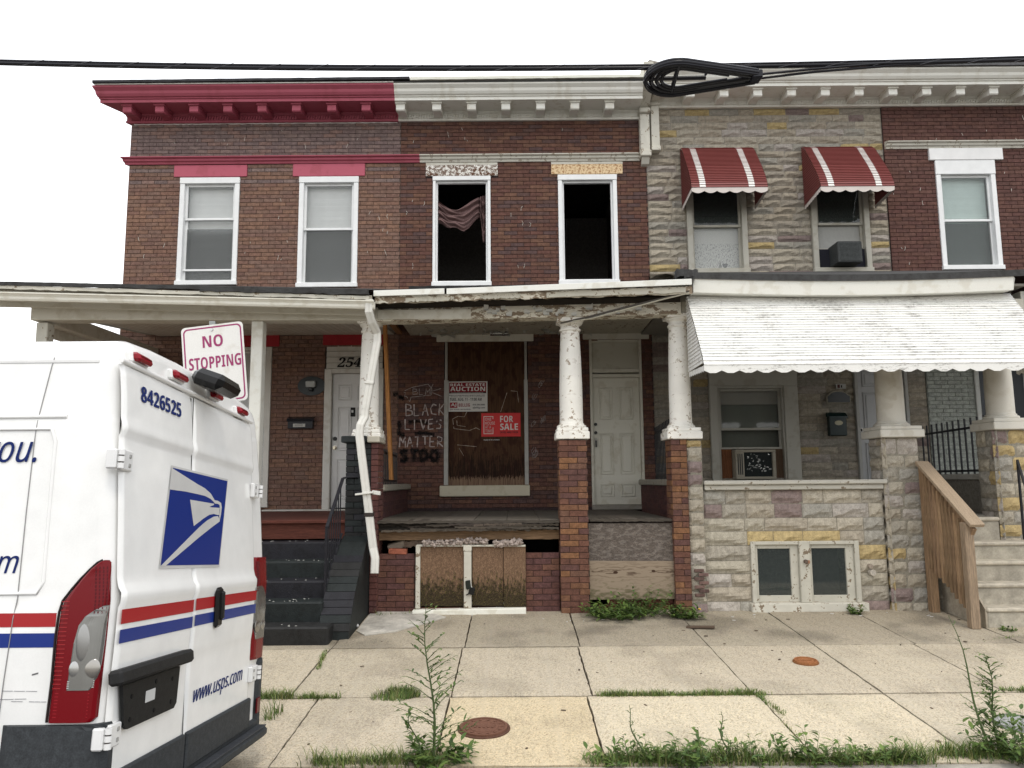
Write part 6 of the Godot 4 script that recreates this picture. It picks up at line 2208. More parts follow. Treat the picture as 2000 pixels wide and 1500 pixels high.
func cable() -> void:
	var c := K(0.012, 0.013, 0.016)
	var m := MB.new()
	var pts := []
	for k in 61:
		var x := lerpf(-16.0, 20.0, k / 60.0)
		pts.append(V(x, 5.553 + 0.0031 * (x - 0.8) * (x - 0.8), 7.0))
	m.tube(pts, 0.021, 0.021, 8, c)
	var q := []
	for p in pts:
		q.append(p + Vector3(0, 0.026, 0.006))
	m.tube(q, 0.012, 0.012, 6, c)
	for k in 280:   # lashing wire
		var x := lerpf(-7, 9, k / 280.0)
		var y := 5.553 + 0.0031 * (x - 0.8) * (x - 0.8)
		if k % 8 == 0:
			m.bar(V(x, y - 0.024, 6.985), V(x + 0.22, y + 0.03, 6.978), 0.003, 0.003, K(0.12, 0.12, 0.13))
	solo("overhead_cable", m, M.gloss, "black overhead cable bundle strung across the whole view", "cable")
	# the storage hoop hung under it with the slack cable wound round
	var o := thing("cable_storage_hoop", "black teardrop cable storage hoop hanging under the overhead cable", "cable hoop", V(1.85, 5.3, 7.0))
	var rim := []
	var at := func(u: float, w: float) -> Vector3:   # hoop plane: tilted so that its underside shows
		return V(1.60 + u * 0.985, 5.445 + w * 0.20 + u * 0.012, 7.0 - w * 0.97)
	for k in 25:
		var a := PI * 0.42 + (TAU - PI * 0.84) * k / 24.0
		rim.append(at.call(0.29 * cos(a), 0.22 * sin(a)))
	rim.append(at.call(0.80, -0.055))
	rim.push_front(at.call(0.80, 0.055))
	m = MB.new()
	for s in [[0.0, 0.024, 1.0], [0.026, 0.018, 1.0], [-0.020, 0.018, 1.0], [0.0, 0.022, 0.86], [0.0, 0.020, 0.72], [0.0, 0.018, 0.60]]:
		var l := []
		for p in rim:
			l.append(at.call(0.1, 0.0).lerp(p, s[2]) + Vector3(0, s[0], 0))
		m.tube(l, s[1], s[1], 8, c)
	part(o, "rim", m, M.gloss)
	m = MB.new()
	m.tube([at.call(-0.28, 0.0), at.call(0.30, 0.0)], 0.022, 0.022, 6, c)
	m.tube([at.call(0.0, -0.21), at.call(0.0, 0.21)], 0.022, 0.022, 6, c)
	m.tube([at.call(0.25, 0.13), at.call(0.8, 0.0)], 0.02, 0.03, 6, c)
	m.tube([at.call(0.25, -0.13), at.call(0.8, 0.0)], 0.02, 0.03, 6, c)
	part(o, "spoke", m, M.gloss)
	m = MB.new()
	m.cob(at.call(0.79, 0.0), Vector3(0.05, 0.003, 0), Vector3(0, 0.04, 0), Vector3(0, -0.0, 0.07), 0.008, c)
	part(o, "clamp", m, M.gloss)
	m = MB.new()
	m.tube([at.call(0.80, 0.03), V(2.9, 5.52, 6.99), V(3.6, 5.575, 6.99), V(5.0, 5.61, 7.0)], 0.013, 0.013, 6, c)
	m.tube([at.call(0.80, -0.03), V(2.95, 5.50, 7.0), V(3.8, 5.565, 7.0), V(5.4, 5.62, 7.0)], 0.013, 0.013, 6, c)
	part(o, "slack_cable", m, M.gloss)
	for x in [1.42, 1.9]:
		m = MB.new()
		m.cob(V(x, 5.53, 7.0), Vector3(0.012, 0, 0), Vector3(0, 0.05, 0), Vector3(0, 0, 0.02), 0.003, c)
		part(o, "hanger", m, M.gloss)
	# old service wire drooping over the porch beam
	m = MB.new()
	m.tube([V(2.02, 3.72, ZP - 0.36), V(1.75, 3.66, ZP - 0.30), V(1.35, 3.58, ZP - 0.22), V(0.95, 3.505, ZP - 0.08), V(0.70, 3.46, ZP - 0.02), V(0.58, 3.44, ZP + 0.02)], 0.012, 0.012, 6, K(0.10, 0.09, 0.075))
	m.tube([V(2.02, 3.70, ZP - 0.36), V(1.75, 3.645, ZP - 0.31), V(1.35, 3.555, ZP - 0.23), V(0.95, 3.475, ZP - 0.09), V(0.72, 3.45, ZP - 0.03)], 0.009, 0.009, 6, K(0.45, 0.42, 0.34))
	m.tube([V(2.0, 3.71, ZP - 0.34), V(1.6, 3.61, ZP - 0.27), V(1.2, 3.53, ZP - 0.17), V(0.8, 3.455, ZP - 0.05)], 0.007, 0.007, 6, K(0.20, 0.19, 0.17))
	solo("service_wire", m, M.plain, "old grey wires hanging across the peeling porch beam", "wire")


func street_sign() -> void:
	var o := thing("street_sign", "white NO STOPPING sign with faded purple lettering behind the van", "sign", V(-2.0, -0.1, 5.5))
	var tilt := 0.105
	var t := Transform3D(Basis(Vector3(0, 0, 1), tilt) * Basis(Vector3.UP, -0.05), V(-2.155, 2.455, 5.5))
	var rr := func(w: float, h: float, r: float) -> PackedVector2Array:
		var p := PackedVector2Array()
		for c in [[1, 1, 0.0], [-1, 1, PI / 2], [-1, -1, PI], [1, -1, PI * 1.5]]:
			for k in 6:
				var a: float = c[2] + PI / 2 * k / 5.0
				p.append(Vector2(c[0] * (w - r) + r * cos(a), c[1] * (h - r) + r * sin(a)))
		return p
	var m := MB.new()
	m.poly(t, rr.call(0.229, 0.29, 0.03), 0.003, K(0.62, 0.61, 0.595))
	part(o, "panel", m, M.paint)
	var pc := K(0.27, 0.045, 0.125)
	m = MB.new()
	var a: PackedVector2Array = rr.call(0.216, 0.277, 0.035)
	var b: PackedVector2Array = rr.call(0.205, 0.266, 0.026)
	for k in a.size():
		var j := (k + 1) % a.size()
		m.quad(t * Vector3(a[k].x, a[k].y, 0.0036), t * Vector3(b[k].x, b[k].y, 0.0036), t * Vector3(b[j].x, b[j].y, 0.0036), t * Vector3(a[j].x, a[j].y, 0.0036), pc)
	m.poly(t.translated_local(Vector3(0, 0, 0.0035)), PackedVector2Array([Vector2(-0.16, -0.175), Vector2(0.13, -0.175), Vector2(0.13, -0.158), Vector2(-0.16, -0.158)]), 0.0006, pc)
	part(o, "border", m, M.paper)
	letters(o, "lettering", "NO", t.translated_local(Vector3(0, 0, 0.0035)), -0.075, 0.125, 0.15, 0.088, pc)
	letters(o, "lettering", "STOPPING", t.translated_local(Vector3(0, 0, 0.0035)), -0.185, -0.03, 0.385, 0.088, pc)
	m = MB.new()
	m.tube([t * Vector3(0.0, 0.252, 0.003), t * Vector3(0.0, 0.252, 0.012)], 0.011, 0.009, 12, K(0.5, 0.5, 0.5))
	part(o, "bolt", m, M.metal)
	m = MB.new()
	m.cob(t * Vector3(0, -1.0, -0.02) + Vector3(0, 0, 0), Vector3(0.022, 0, 0), t.basis.y * 1.32, Vector3(0, 0, 0.016), 0.004, K(0.22, 0.23, 0.22))
	part(o, "post", m, M.metal)


# ---------------------------------------------------------------- the mail van, in its own axes: rear face at x = 0, near side at z = +1
func lean_x(y: float) -> float:
	return -0.09 * maxf(0.0, y - 1.25)


func van_frame(z: float, y: float, out: float) -> Transform3D:   # on the rear face: u towards the kerb, v up, w backwards
	var up := Vector3(-0.09, 1, 0).normalized() if y > 1.25 else Vector3.UP
	return Transform3D(Basis(Vector3(0, 0, -1), up, Vector3(0, 0, -1).cross(up)), Vector3(lean_x(y) + out, y, z))


func van_poly(b: MB, pts: Array, out: float, thick: float, col: Color) -> void:   # (z, y) outline laid on the rear face
	var p := PackedVector2Array()
	for k in pts.size() / 2:
		p.append(Vector2(pts[k * 2], pts[k * 2 + 1]))
	var id := Geometry2D.triangulate_polygon(p)
	var at := func(q: Vector2, o: float) -> Vector3: return Vector3(lean_x(q.y) + o, q.y, q.x)
	for k in id.size() / 3:
		b.tri_n(at.call(p[id[k * 3]], out + thick), at.call(p[id[k * 3 + 1]], out + thick), at.call(p[id[k * 3 + 2]], out + thick), Vector3.RIGHT, Vector3.RIGHT, Vector3.RIGHT, col)
	if thick > 0.003:
		for k in p.size():
			var q := p[k]
			var r := p[(k + 1) % p.size()]
			b.quad(at.call(q, out), at.call(r, out), at.call(r, out + thick), at.call(q, out + thick), col)


# a rear door: pressed sheet whose depth follows the height
func van_door(b: MB, z0: float, z1: float, y0: float, y1: float, col: Color) -> void:
	var prof := [[0.40, 0.016], [0.62, 0.016], [0.90, 0.014], [0.97, 0.020], [1.04, 0.022], [1.215, 0.022], [1.235, 0.030], [1.275, 0.032], [1.30, 0.018], [1.33, 0.013], [1.60, 0.014], [1.88, 0.013], [1.93, 0.014], [1.952, 0.026], [1.975, 0.029], [2.0, 0.022], [2.10, 0.022], [2.20, 0.018], [2.245, 0.010]]
	var f := func(y: float) -> float:
		for i in prof.size() - 1:
			if y <= prof[i + 1][0]:
				return lerpf(prof[i][1], prof[i + 1][1], smoothstep(0, 1, (y - prof[i][0]) / (prof[i + 1][0] - prof[i][0])))
		return 0.01
	var zs := [z1, z1 - 0.012, z1 - 0.03, (z0 + z1) / 2, z0 + 0.03, z0 + 0.012, z0]
	var edge := [-0.016, -0.003, 0.0, 0.0, 0.0, -0.003, -0.016]
	var n := 92
	var at := func(i: int, j: int) -> Vector3:
		var y := lerpf(y0, y1, clampf(float(j) / n, 0, 1))
		var zi: int = clampi(i, 0, 6)
		return Vector3(lean_x(y) + f.call(y) + edge[zi], y, zs[zi])
	var nn := func(i: int, j: int) -> Vector3:
		var a: Vector3 = at.call(i + 1, j) - at.call(i - 1, j)
		var c: Vector3 = at.call(i, j + 1) - at.call(i, j - 1)
		var r := c.cross(a).normalized()
		return r if r.x > 0 else -r
	for i in 6:
		for j in n:
			b.quad_n(at.call(i, j), at.call(i + 1, j), at.call(i + 1, j + 1), at.call(i, j + 1), nn.call(i, j), nn.call(i + 1, j), nn.call(i + 1, j + 1), nn.call(i, j + 1), col)


func van_hinge(o: Node3D, z: float, y: float, out: float, s: float) -> void:
	var w := K(0.72, 0.72, 0.71)
	var b := MB.new()
	b.cob(Vector3(lean_x(y) + out + 0.012, y, z - s * 0.055), Vector3(0.014, 0, 0), Vector3(0, 0.045, 0), Vector3(0, 0, 0.045), 0.006, w)
	b.cob(Vector3(lean_x(y) + out - 0.004, y, z + s * 0.022), Vector3(0.022, 0, 0), Vector3(0, 0.042, 0), Vector3(0, 0, 0.014), 0.006, w)
	for k in [-0.028, 0.0, 0.028]:
		b.tube([Vector3(lean_x(y) + out + 0.03, y + k - 0.011, z + s * 0.012), Vector3(lean_x(y) + out + 0.03, y + k + 0.011, z + s * 0.012)], 0.015, 0.015, 10, w)
	for k in [-0.014, 0.014]:
		b.tube([Vector3(lean_x(y) + out + 0.03, y + k - 0.003, z + s * 0.012), Vector3(lean_x(y) + out + 0.03, y + k + 0.003, z + s * 0.012)], 0.010, 0.010, 8, K(0.08, 0.07, 0.06))
	b.cob(Vector3(lean_x(y) + out + 0.026, y + 0.02, z - s * 0.07), Vector3(0.004, 0, 0), Vector3(0, 0.009, 0), Vector3(0, 0, 0.009), 0.003, K(0.30, 0.30, 0.29))
	b.cob(Vector3(lean_x(y) + out + 0.026, y - 0.02, z - s * 0.07), Vector3(0.004, 0, 0), Vector3(0, 0.009, 0), Vector3(0, 0, 0.009), 0.003, K(0.30, 0.30, 0.29))
	part(o, "hinge", b, M.van)


func van() -> void:
	own_axes = true
	var white := K(0.80, 0.80, 0.785)
	var grey := K(0.038, 0.042, 0.046)
	var blue := K(0.012, 0.032, 0.20)
	var red := K(0.36, 0.02, 0.025)
	var o := thing("mail_van", "white delivery van with red and blue stripes and eagle emblem on its rear doors", "van", V(-1.63, -0.20, 4.08))
	o.rotation_degrees.x = -5.2
	var sec := [[0.90, 0.36], [0.962, 0.42], [0.985, 0.62], [0.995, 0.80], [1.0, 0.95], [1.0, 1.06], [1.002, 1.20], [0.992, 1.235], [0.990, 1.30], [0.985, 1.60], [0.972, 1.93], [0.967, 1.98], [0.965, 2.0], [0.957, 2.02], [0.947, 2.15], [0.940, 2.24], [0.932, 2.29], [0.912, 2.335], [0.875, 2.368], [0.80, 2.392], [0.60, 2.41], [0.30, 2.42]]
	var ring := []
	for p in sec:
		ring.append(Vector2(p[0], p[1]))
	for k in range(sec.size() - 1, -1, -1):
		ring.append(Vector2(-sec[k][0], sec[k][1]))
	# stations from the rear face round its edge and forward to the nose: x, inset, height share
	var st := []
	for k in 7:
		var a := PI / 2 * k / 6.0
		st.append([-0.075 * (1 - cos(a)) - (0.0 if k < 6 else 0.0), 0.075 * (1 - sin(a)), 1.0])
	for s in [[-0.25, 0.0, 1.0], [-0.6, 0.0, 1.0], [-1.5, -0.002, 1.0], [-3.0, 0.0, 1.0], [-3.7, 0.01, 0.98], [-4.2, 0.03, 0.80], [-4.7, 0.05, 0.56], [-4.95, 0.06, 0.47], [-5.3, 0.12, 0.38], [-5.42, 0.25, 0.25]]:
		st.append(s)
	var pos := func(i: int, j: int) -> Vector3:
		var s: Array = st[clampi(i, 0, st.size() - 1)]
		var p: Vector2 = ring[clampi(j, 0, ring.size() - 1)]
		var y: float = 0.36 + (p.y - 0.36) * s[2]
		var z: float = p.x - signf(p.x) * s[1] * clampf(absf(p.x) * 3.0, 0, 1)
		if p.y > 2.2:
			y -= s[1] * 0.8
		return Vector3(s[0] + lean_x(p.y) * (1.0 if s[0] > -0.5 else 0.0), y, z)
	var nrm := func(i: int, j: int) -> Vector3:
		var a: Vector3 = pos.call(i + 1, j) - pos.call(i - 1, j)
		var c: Vector3 = pos.call(i, j + 1) - pos.call(i, j - 1)
		var r := a.cross(c).normalized()
		var ctr := Vector3(-1.2, 1.3, 0)
		return r if r.dot(pos.call(i, j) - ctr) > 0 else -r
	var b := MB.new()
	for i in st.size() - 1:
		for j in ring.size() - 1:
			b.quad_n(pos.call(i, j), pos.call(i + 1, j), pos.call(i + 1, j + 1), pos.call(i, j + 1), nrm.call(i, j), nrm.call(i + 1, j), nrm.call(i + 1, j + 1), nrm.call(i, j + 1), white)
	for e in [0, st.size() - 1]:   # rear and nose
		for j in ring.size() / 2 - 1:
			var k := ring.size() - 1 - j
			b.quad(pos.call(e, j), pos.call(e, k), pos.call(e, k - 1), pos.call(e, j + 1), white)
	part(o, "body", b, M.van)
	# panel seam and pressed lines on the near side
	var sm := MB.new()
	for l in [[-0.30, 2.28, -0.345, 2.02, 0.945], [-0.345, 2.02, -0.385, 1.30, 0.972], [-0.385, 1.30, -0.40, 0.80, 0.998]]:
		var z0 := 1.0
		for k in 12:
			var a := side_pt(sec, lerpf(l[0], l[2], k / 12.0), lerpf(l[1], l[3], k / 12.0), 0.0010)
			var c := side_pt(sec, lerpf(l[0], l[2], (k + 1) / 12.0), lerpf(l[1], l[3], (k + 1) / 12.0), 0.0010)
			sm.bar(a, c, 0.003, 0.005, K(0.25, 0.25, 0.25), Vector3(0, 0, 1))
	part(o, "panel_seam", sm, M.van)
	var rib := MB.new()
	for l in [[-5.0 + 1.4, 2.00, -0.22, 2.01, 0.014], [-3.6, 1.945, -0.28, 1.955, 0.010]]:
		var p0 := side_pt(sec, l[0], l[1], 0.004)
		var p1 := side_pt(sec, l[2], l[3], 0.004)
		rib.tube([p0, p1], float(l[4]) * 0.6, float(l[4]) * 0.6, 8, white)
	rib.tube([side_pt(sec, -0.28, 1.955, 0.002), side_pt(sec, -0.262, 1.90, 0.002), side_pt(sec, -0.285, 1.32, 0.0), side_pt(sec, -0.31, 1.275, 0.0), side_pt(sec, -0.9, 1.27, 0.0), side_pt(sec, -3.4, 1.27, 0.0)], 0.008, 0.008, 8, white)
	part(o, "pressing", rib, M.van)
	var gut := MB.new()
	gut.bar(side_pt(sec, -0.1, 2.262, 0.0), side_pt(sec, -3.6, 2.262, 0.0), 0.012, 0.010, white * 0.9, Vector3(0, 0, 1))
	part(o, "roof_gutter", gut, M.van)
	# rear doors, the dark gap behind them
	var gp := MB.new()
	van_poly(gp, [0.935, 0.40, 0.935, 2.235, -0.725, 2.245, -0.725, 0.40], 0.001, 0.002, K(0.01, 0.01, 0.01))
	part(o, "door_gap", gp, M.plain)
	for s in [[0.216, 0.955], [-0.735, 0.204]]:
		var m := MB.new()
		van_door(m, s[0], s[1], 0.42, 2.245, white)
		var d := part(o, "rear_door", m, M.van)
		var cl := MB.new()   # dark cladding along the foot of the door
		cl.cob(Vector3(0.022, 0.49, (s[0] + s[1]) / 2), Vector3(0.012, 0, 0), Vector3(0, 0.085, 0), Vector3(0, 0, (s[1] - s[0]) / 2 - 0.008), 0.008, grey)
		part(d, "cladding", cl, M.plastic)
	# stripes and emblem lie on the sheet
	var sp := MB.new()
	var sb := MB.new()
	for s in [[0.955, 0.225], [0.198, -0.735]]:
		van_poly(sp, [s[0], 1.148, s[0], 1.206, s[1], 1.203, s[1], 1.145], 0.023, 0.0012, red)
		van_poly(sb, [s[0], 1.072, s[0], 1.126, s[1], 1.122, s[1], 1.068], 0.023, 0.0012, blue)
	for k in 30:
		var x0 := -0.215 - k * 0.115
		var x1 := x0 - 0.115
		sp.quad(side_pt(sec, x0, 1.144, 0.0015), side_pt(sec, x0, 1.198, 0.0015), side_pt(sec, x1, 1.198, 0.0015), side_pt(sec, x1, 1.144, 0.0015), red)
		sb.quad(side_pt(sec, x0, 1.065, 0.0015), side_pt(sec, x0, 1.120, 0.0015), side_pt(sec, x1, 1.120, 0.0015), side_pt(sec, x1, 1.065, 0.0015), blue)
	part(o, "red_stripe", sp, M.lens)
	part(o, "blue_stripe", sb, M.lens)
	var eq := MB.new()
	var wl := K(0.60, 0.60, 0.59)
	van_poly(eq, [0.477, 1.852, -0.288, 1.853, -0.130, 1.356, 0.612, 1.362], 0.0150, 0.0008, wl)
	var em := part(o, "emblem", eq, M.van)
	var q := MB.new()
	van_poly(q, [0.464, 1.841, -0.274, 1.842, -0.12, 1.369, 0.596, 1.376], 0.0162, 0.0008, blue)
	part(em, "blue_field", q, M.lens)
	q = MB.new()
	van_poly(q, [0.477, 1.839, 0.162, 1.786, 0.067, 1.773, -0.016, 1.75, -0.07, 1.718, -0.119, 1.718, -0.165, 1.709, -0.174, 1.685, -0.162, 1.647, -0.139, 1.61, -0.132, 1.634, -0.146, 1.671, -0.142, 1.695, -0.118, 1.701, -0.073, 1.70, -0.054, 1.708, -0.008, 1.722, 0.068, 1.732, 0.156, 1.734, 0.322, 1.736, 0.505, 1.732], 0.0174, 0.0006, wl)
	van_poly(q, [0.262, 1.699, -0.062, 1.698, -0.053, 1.69, 0.009, 1.677, -0.021, 1.676, -0.142, 1.68, -0.132, 1.64, -0.107, 1.639, -0.052, 1.642, 0.011, 1.634, 0.087, 1.612, 0.16, 1.587, 0.219, 1.567], 0.0174, 0.0006, wl)
	van_poly(q, [-0.139, 1.616, -0.115, 1.633, -0.051, 1.627, 0.042, 1.603, 0.146, 1.565, 0.272, 1.512, 0.598, 1.374, 0.548, 1.373, 0.391, 1.428, 0.162, 1.508, -0.017, 1.567, -0.138, 1.604], 0.0174, 0.0006, wl)
	part(em, "eagle_head", q, M.van)
	q = MB.new()
	van_poly(q, [0.2155, 0.42, 0.2155, 2.24, 0.2045, 2.24, 0.2045, 0.42], 0.0185, 0.0006, K(0.012, 0.012, 0.012))
	part(o, "door_seam", q, M.plain)
	var ink := K(0.010, 0.022, 0.115)
	letters(o, "lettering", "8426525", van_frame(0.81, 2.104, 0.0245), 0, 0, 0.43, 0.074, ink)
	letters(o, "lettering", "www.usps.com", van_frame(0.145, 0.675, 0.018), 0, 0, 0.715, 0.082, ink, {"weight": 400, "shear": 0.22})
	letters(o, "lettering", "you.", Transform3D(Basis(), Vector3(0, 0, 0.9795)), -0.635, 1.775, 0.235, 0.125, ink, {"weight": 400, "shear": 0.2, "thick": 0.002})
	letters(o, "lettering", "usps.com", Transform3D(Basis(), Vector3(0, 0, 0.9895)), -0.86, 1.325, 0.44, 0.10, ink, {"weight": 400, "shear": 0.2, "thick": 0.002})
	# handle
	q = MB.new()
	q.cob(Vector3(0.032, 1.145, -0.085), Vector3(0.014, 0, 0), Vector3(0, 0.105, 0.006), Vector3(0, -0.002, 0.042), 0.014, K(0.012, 0.012, 0.013))
	var hd := part(o, "handle", q, M.gloss)
	q = MB.new()
	q.cob(Vector3(0.05, 1.155, -0.095), Vector3(0.012, 0, 0), Vector3(0, 0.075, 0.005), Vector3(0, -0.002, 0.016), 0.009, K(0.016, 0.016, 0.017))
	part(hd, "grip", q, M.gloss)
	# plate holder under its lamp bar
	q = MB.new()
	q.cob(Vector3(0.045, 0.945, 0.65), Vector3(0.03, 0.004, 0), Vector3(-0.004, 0.030, 0), Vector3(0, 0, 0.355), 0.012, K(0.016, 0.017, 0.018))
	var pl := part(o, "plate_holder", q, M.plastic)
	q = MB.new()
	var hp := PackedVector2Array([Vector2(0.07, 0.905), Vector2(0.62, 0.905), Vector2(0.61, 0.745), Vector2(0.585, 0.725), Vector2(0.14, 0.725), Vector2(0.11, 0.745)])
	q.poly(Transform3D(Basis(Vector3(0, 0, -1), Vector3.UP, Vector3.RIGHT), Vector3(0.024, 0, 0.985)), hp, 0.014, K(0.013, 0.013, 0.014))
	part(pl, "back_plate", q, M.plastic)
	q = MB.new()
	q.cob(Vector3(0.039, 0.825, 0.66), Vector3(0.001, 0, 0), Vector3(0, 0.024, 0), Vector3(0, 0, 0.045), 0.0008, K(0.55, 0.55, 0.54))
	part(pl, "slot", q, M.plain)
	for p in [[0.84, 0.85], [0.84, 0.76], [0.45, 0.76], [0.45, 0.86], [0.62, 0.875], [0.62, 0.755]]:
		q = MB.new()
		q.tube([Vector3(0.036, p[1], p[0] - 0.01), Vector3(0.0405, p[1], p[0] - 0.01)], 0.010, 0.010, 8, K(0.004, 0.004, 0.004))
		part(pl, "bolt_hole", q, M.plain)
	for h in [[0.99, 1.82, 1.0], [0.975, 0.72, 1.0], [-0.77, 1.82, -1.0], [-0.79, 0.71, -1.0]]:
		van_hinge(o, h[0], h[1], 0.016 if h[2] < 0 else 0.004, h[2])
	# roof marker lamps and the camera box
	for z in [0.80, 0.39, -0.10, -0.53]:
		var yy := 2.30 if absf(z) > 0.45 else 2.315
		q = MB.new()
		q.cob(Vector3(lean_x(yy) - 0.002, yy, z), Vector3(0.018, 0, 0), Vector3(-0.004, 0.026, 0), Vector3(0, 0, 0.078), 0.008, white * 0.9)
		var ml := part(o, "marker_lamp", q, M.van)
		q = MB.new()
		q.cob(Vector3(lean_x(yy) + 0.022, yy + 0.003, z), Vector3(0.022, 0, 0), Vector3(-0.008, 0.021, 0), Vector3(0, 0, 0.068), 0.012, K(0.22, 0.006, 0.012))
		for k in 2:
			q.cob(Vector3(lean_x(yy) + 0.0445, yy - 0.004 + 0.010 * k, z), Vector3(0.002, 0, 0), Vector3(0, 0.002, 0), Vector3(0, 0, 0.05), 0.001, K(0.10, 0.002, 0.004))
		part(ml, "red_lens", q, M.lens)
	q = MB.new()
	q.cob(Vector3(0.00, 2.345, 0.085), Vector3(0.085, -0.03, 0), Vector3(0.02, 0.042, 0), Vector3(0, 0, 0.150), 0.03, K(0.012, 0.013, 0.014))
	part(o, "camera_box", q, M.gloss)
	# drip moulding over the doors
	q = MB.new()
	q.tube([Vector3(lean_x(2.255) + 0.012, 2.258, 0.97), Vector3(lean_x(2.26) + 0.016, 2.264, 0.1), Vector3(lean_x(2.26) + 0.012, 2.268, -0.74)], 0.013, 0.013, 8, white)
	part(o, "drip_moulding", q, M.van)
	q = MB.new()
	for l in [[-0.26, 0.90, -0.55, 0.905], [-0.30, 0.872, -0.60, 0.868], [-0.22, 0.86, -0.36, 0.863]]:
		for k in 6:
			if k != 3:
				q.bar(side_pt(sec, lerpf(l[0], l[2], k / 6.0), lerpf(l[1], l[3], k / 6.0), 0.0008), side_pt(sec, lerpf(l[0], l[2], (k + 0.9) / 6.0), lerpf(l[1], l[3], (k + 0.9) / 6.0), 0.0008), 0.0012, 0.0025, K(0.16, 0.16, 0.18), Vector3(0, 0, 1))
	q.obox(side_pt(sec, -0.275, 0.965, 0.0008), Vector3(0.012, 0.003, 0), Vector3(0, 0.003, 0), Vector3(0, 0, 0.0008), K(0.12, 0.12, 0.12))
	part(o, "scratches", q, M.plain).set_meta("kind", "stuff")
	van_lamps(o, sec)
	van_rest(o, sec, grey, white)
	own_axes = false


func side_pt(sec: Array, x: float, y: float, out: float) -> Vector3:   # a point on the near side of the body
	for i in sec.size() - 1:
		if y >= sec[i][1] and y <= sec[i + 1][1]:
			var z := lerpf(sec[i][0], sec[i + 1][0], (y - sec[i][1]) / (sec[i + 1][1] - sec[i][1]))
			return Vector3(x + lean_x(y) * (1.0 if x > -0.5 else 0.0), y, z + out)
	return Vector3(x, y, 1.0 + out)


# tail lamps: an outline drawn round the rounded corner of the body; s counts metres from the rear edge along the side
func corner_pt(s: float, y: float, out: float, side: float) -> Vector3:
	var r := 0.075
	var arc := r * PI / 2
	var p: Vector2   # (x, z)
	var n: Vector2
	var half := 1.0
	if s > arc:
		p = Vector2(-r - (s - arc), half)
		n = Vector2(0, 1)
	elif s > 0:
		var a := s / r
		p = Vector2(-r + r * cos(a), half - r + r * sin(a))
		n = Vector2(cos(a), sin(a))
	else:
		p = Vector2(0, half - r + s)
		n = Vector2(1, 0)
	p += n * out
	return Vector3(p.x + lean_x(y), y, p.y * side)


func lamp_shape(b: MB, rows: Array, out: float, side: float, col: Color) -> void:   # rows: [y, s0, s1]
	var n := 14
	var up := []
	for r in rows:
		var l := []
		for k in n + 1:
			var t := float(k) / n
			var e := out * sqrt(clampf(minf(t, 1 - t) * 9.0, 0.0, 1.0))
			l.append(corner_pt(lerpf(r[1], r[2], t), r[0], e, side))
		up.append(l)
	for i in rows.size() - 1:
		for k in n:
			var a: Vector3 = up[i][k]
			var c: Vector3 = up[i][k + 1]
			var d: Vector3 = up[i + 1][k + 1]
			var e: Vector3 = up[i + 1][k]
			b.face(a, c, d, e, Vector3(-0.3, 1.1, 0.6 * side), col)
	for e in [0, rows.size() - 1]:
		for k in n:
			var a: Vector3 = up[e][k]
			var c: Vector3 = up[e][k + 1]
			var a0 := corner_pt(lerpf(rows[e][1], rows[e][2], float(k) / n), rows[e][0], -0.01, side)
			var c0 := corner_pt(lerpf(rows[e][1], rows[e][2], (k + 1.0) / n), rows[e][0], -0.01, side)
			b.quad(a, c, c0, a0, col)


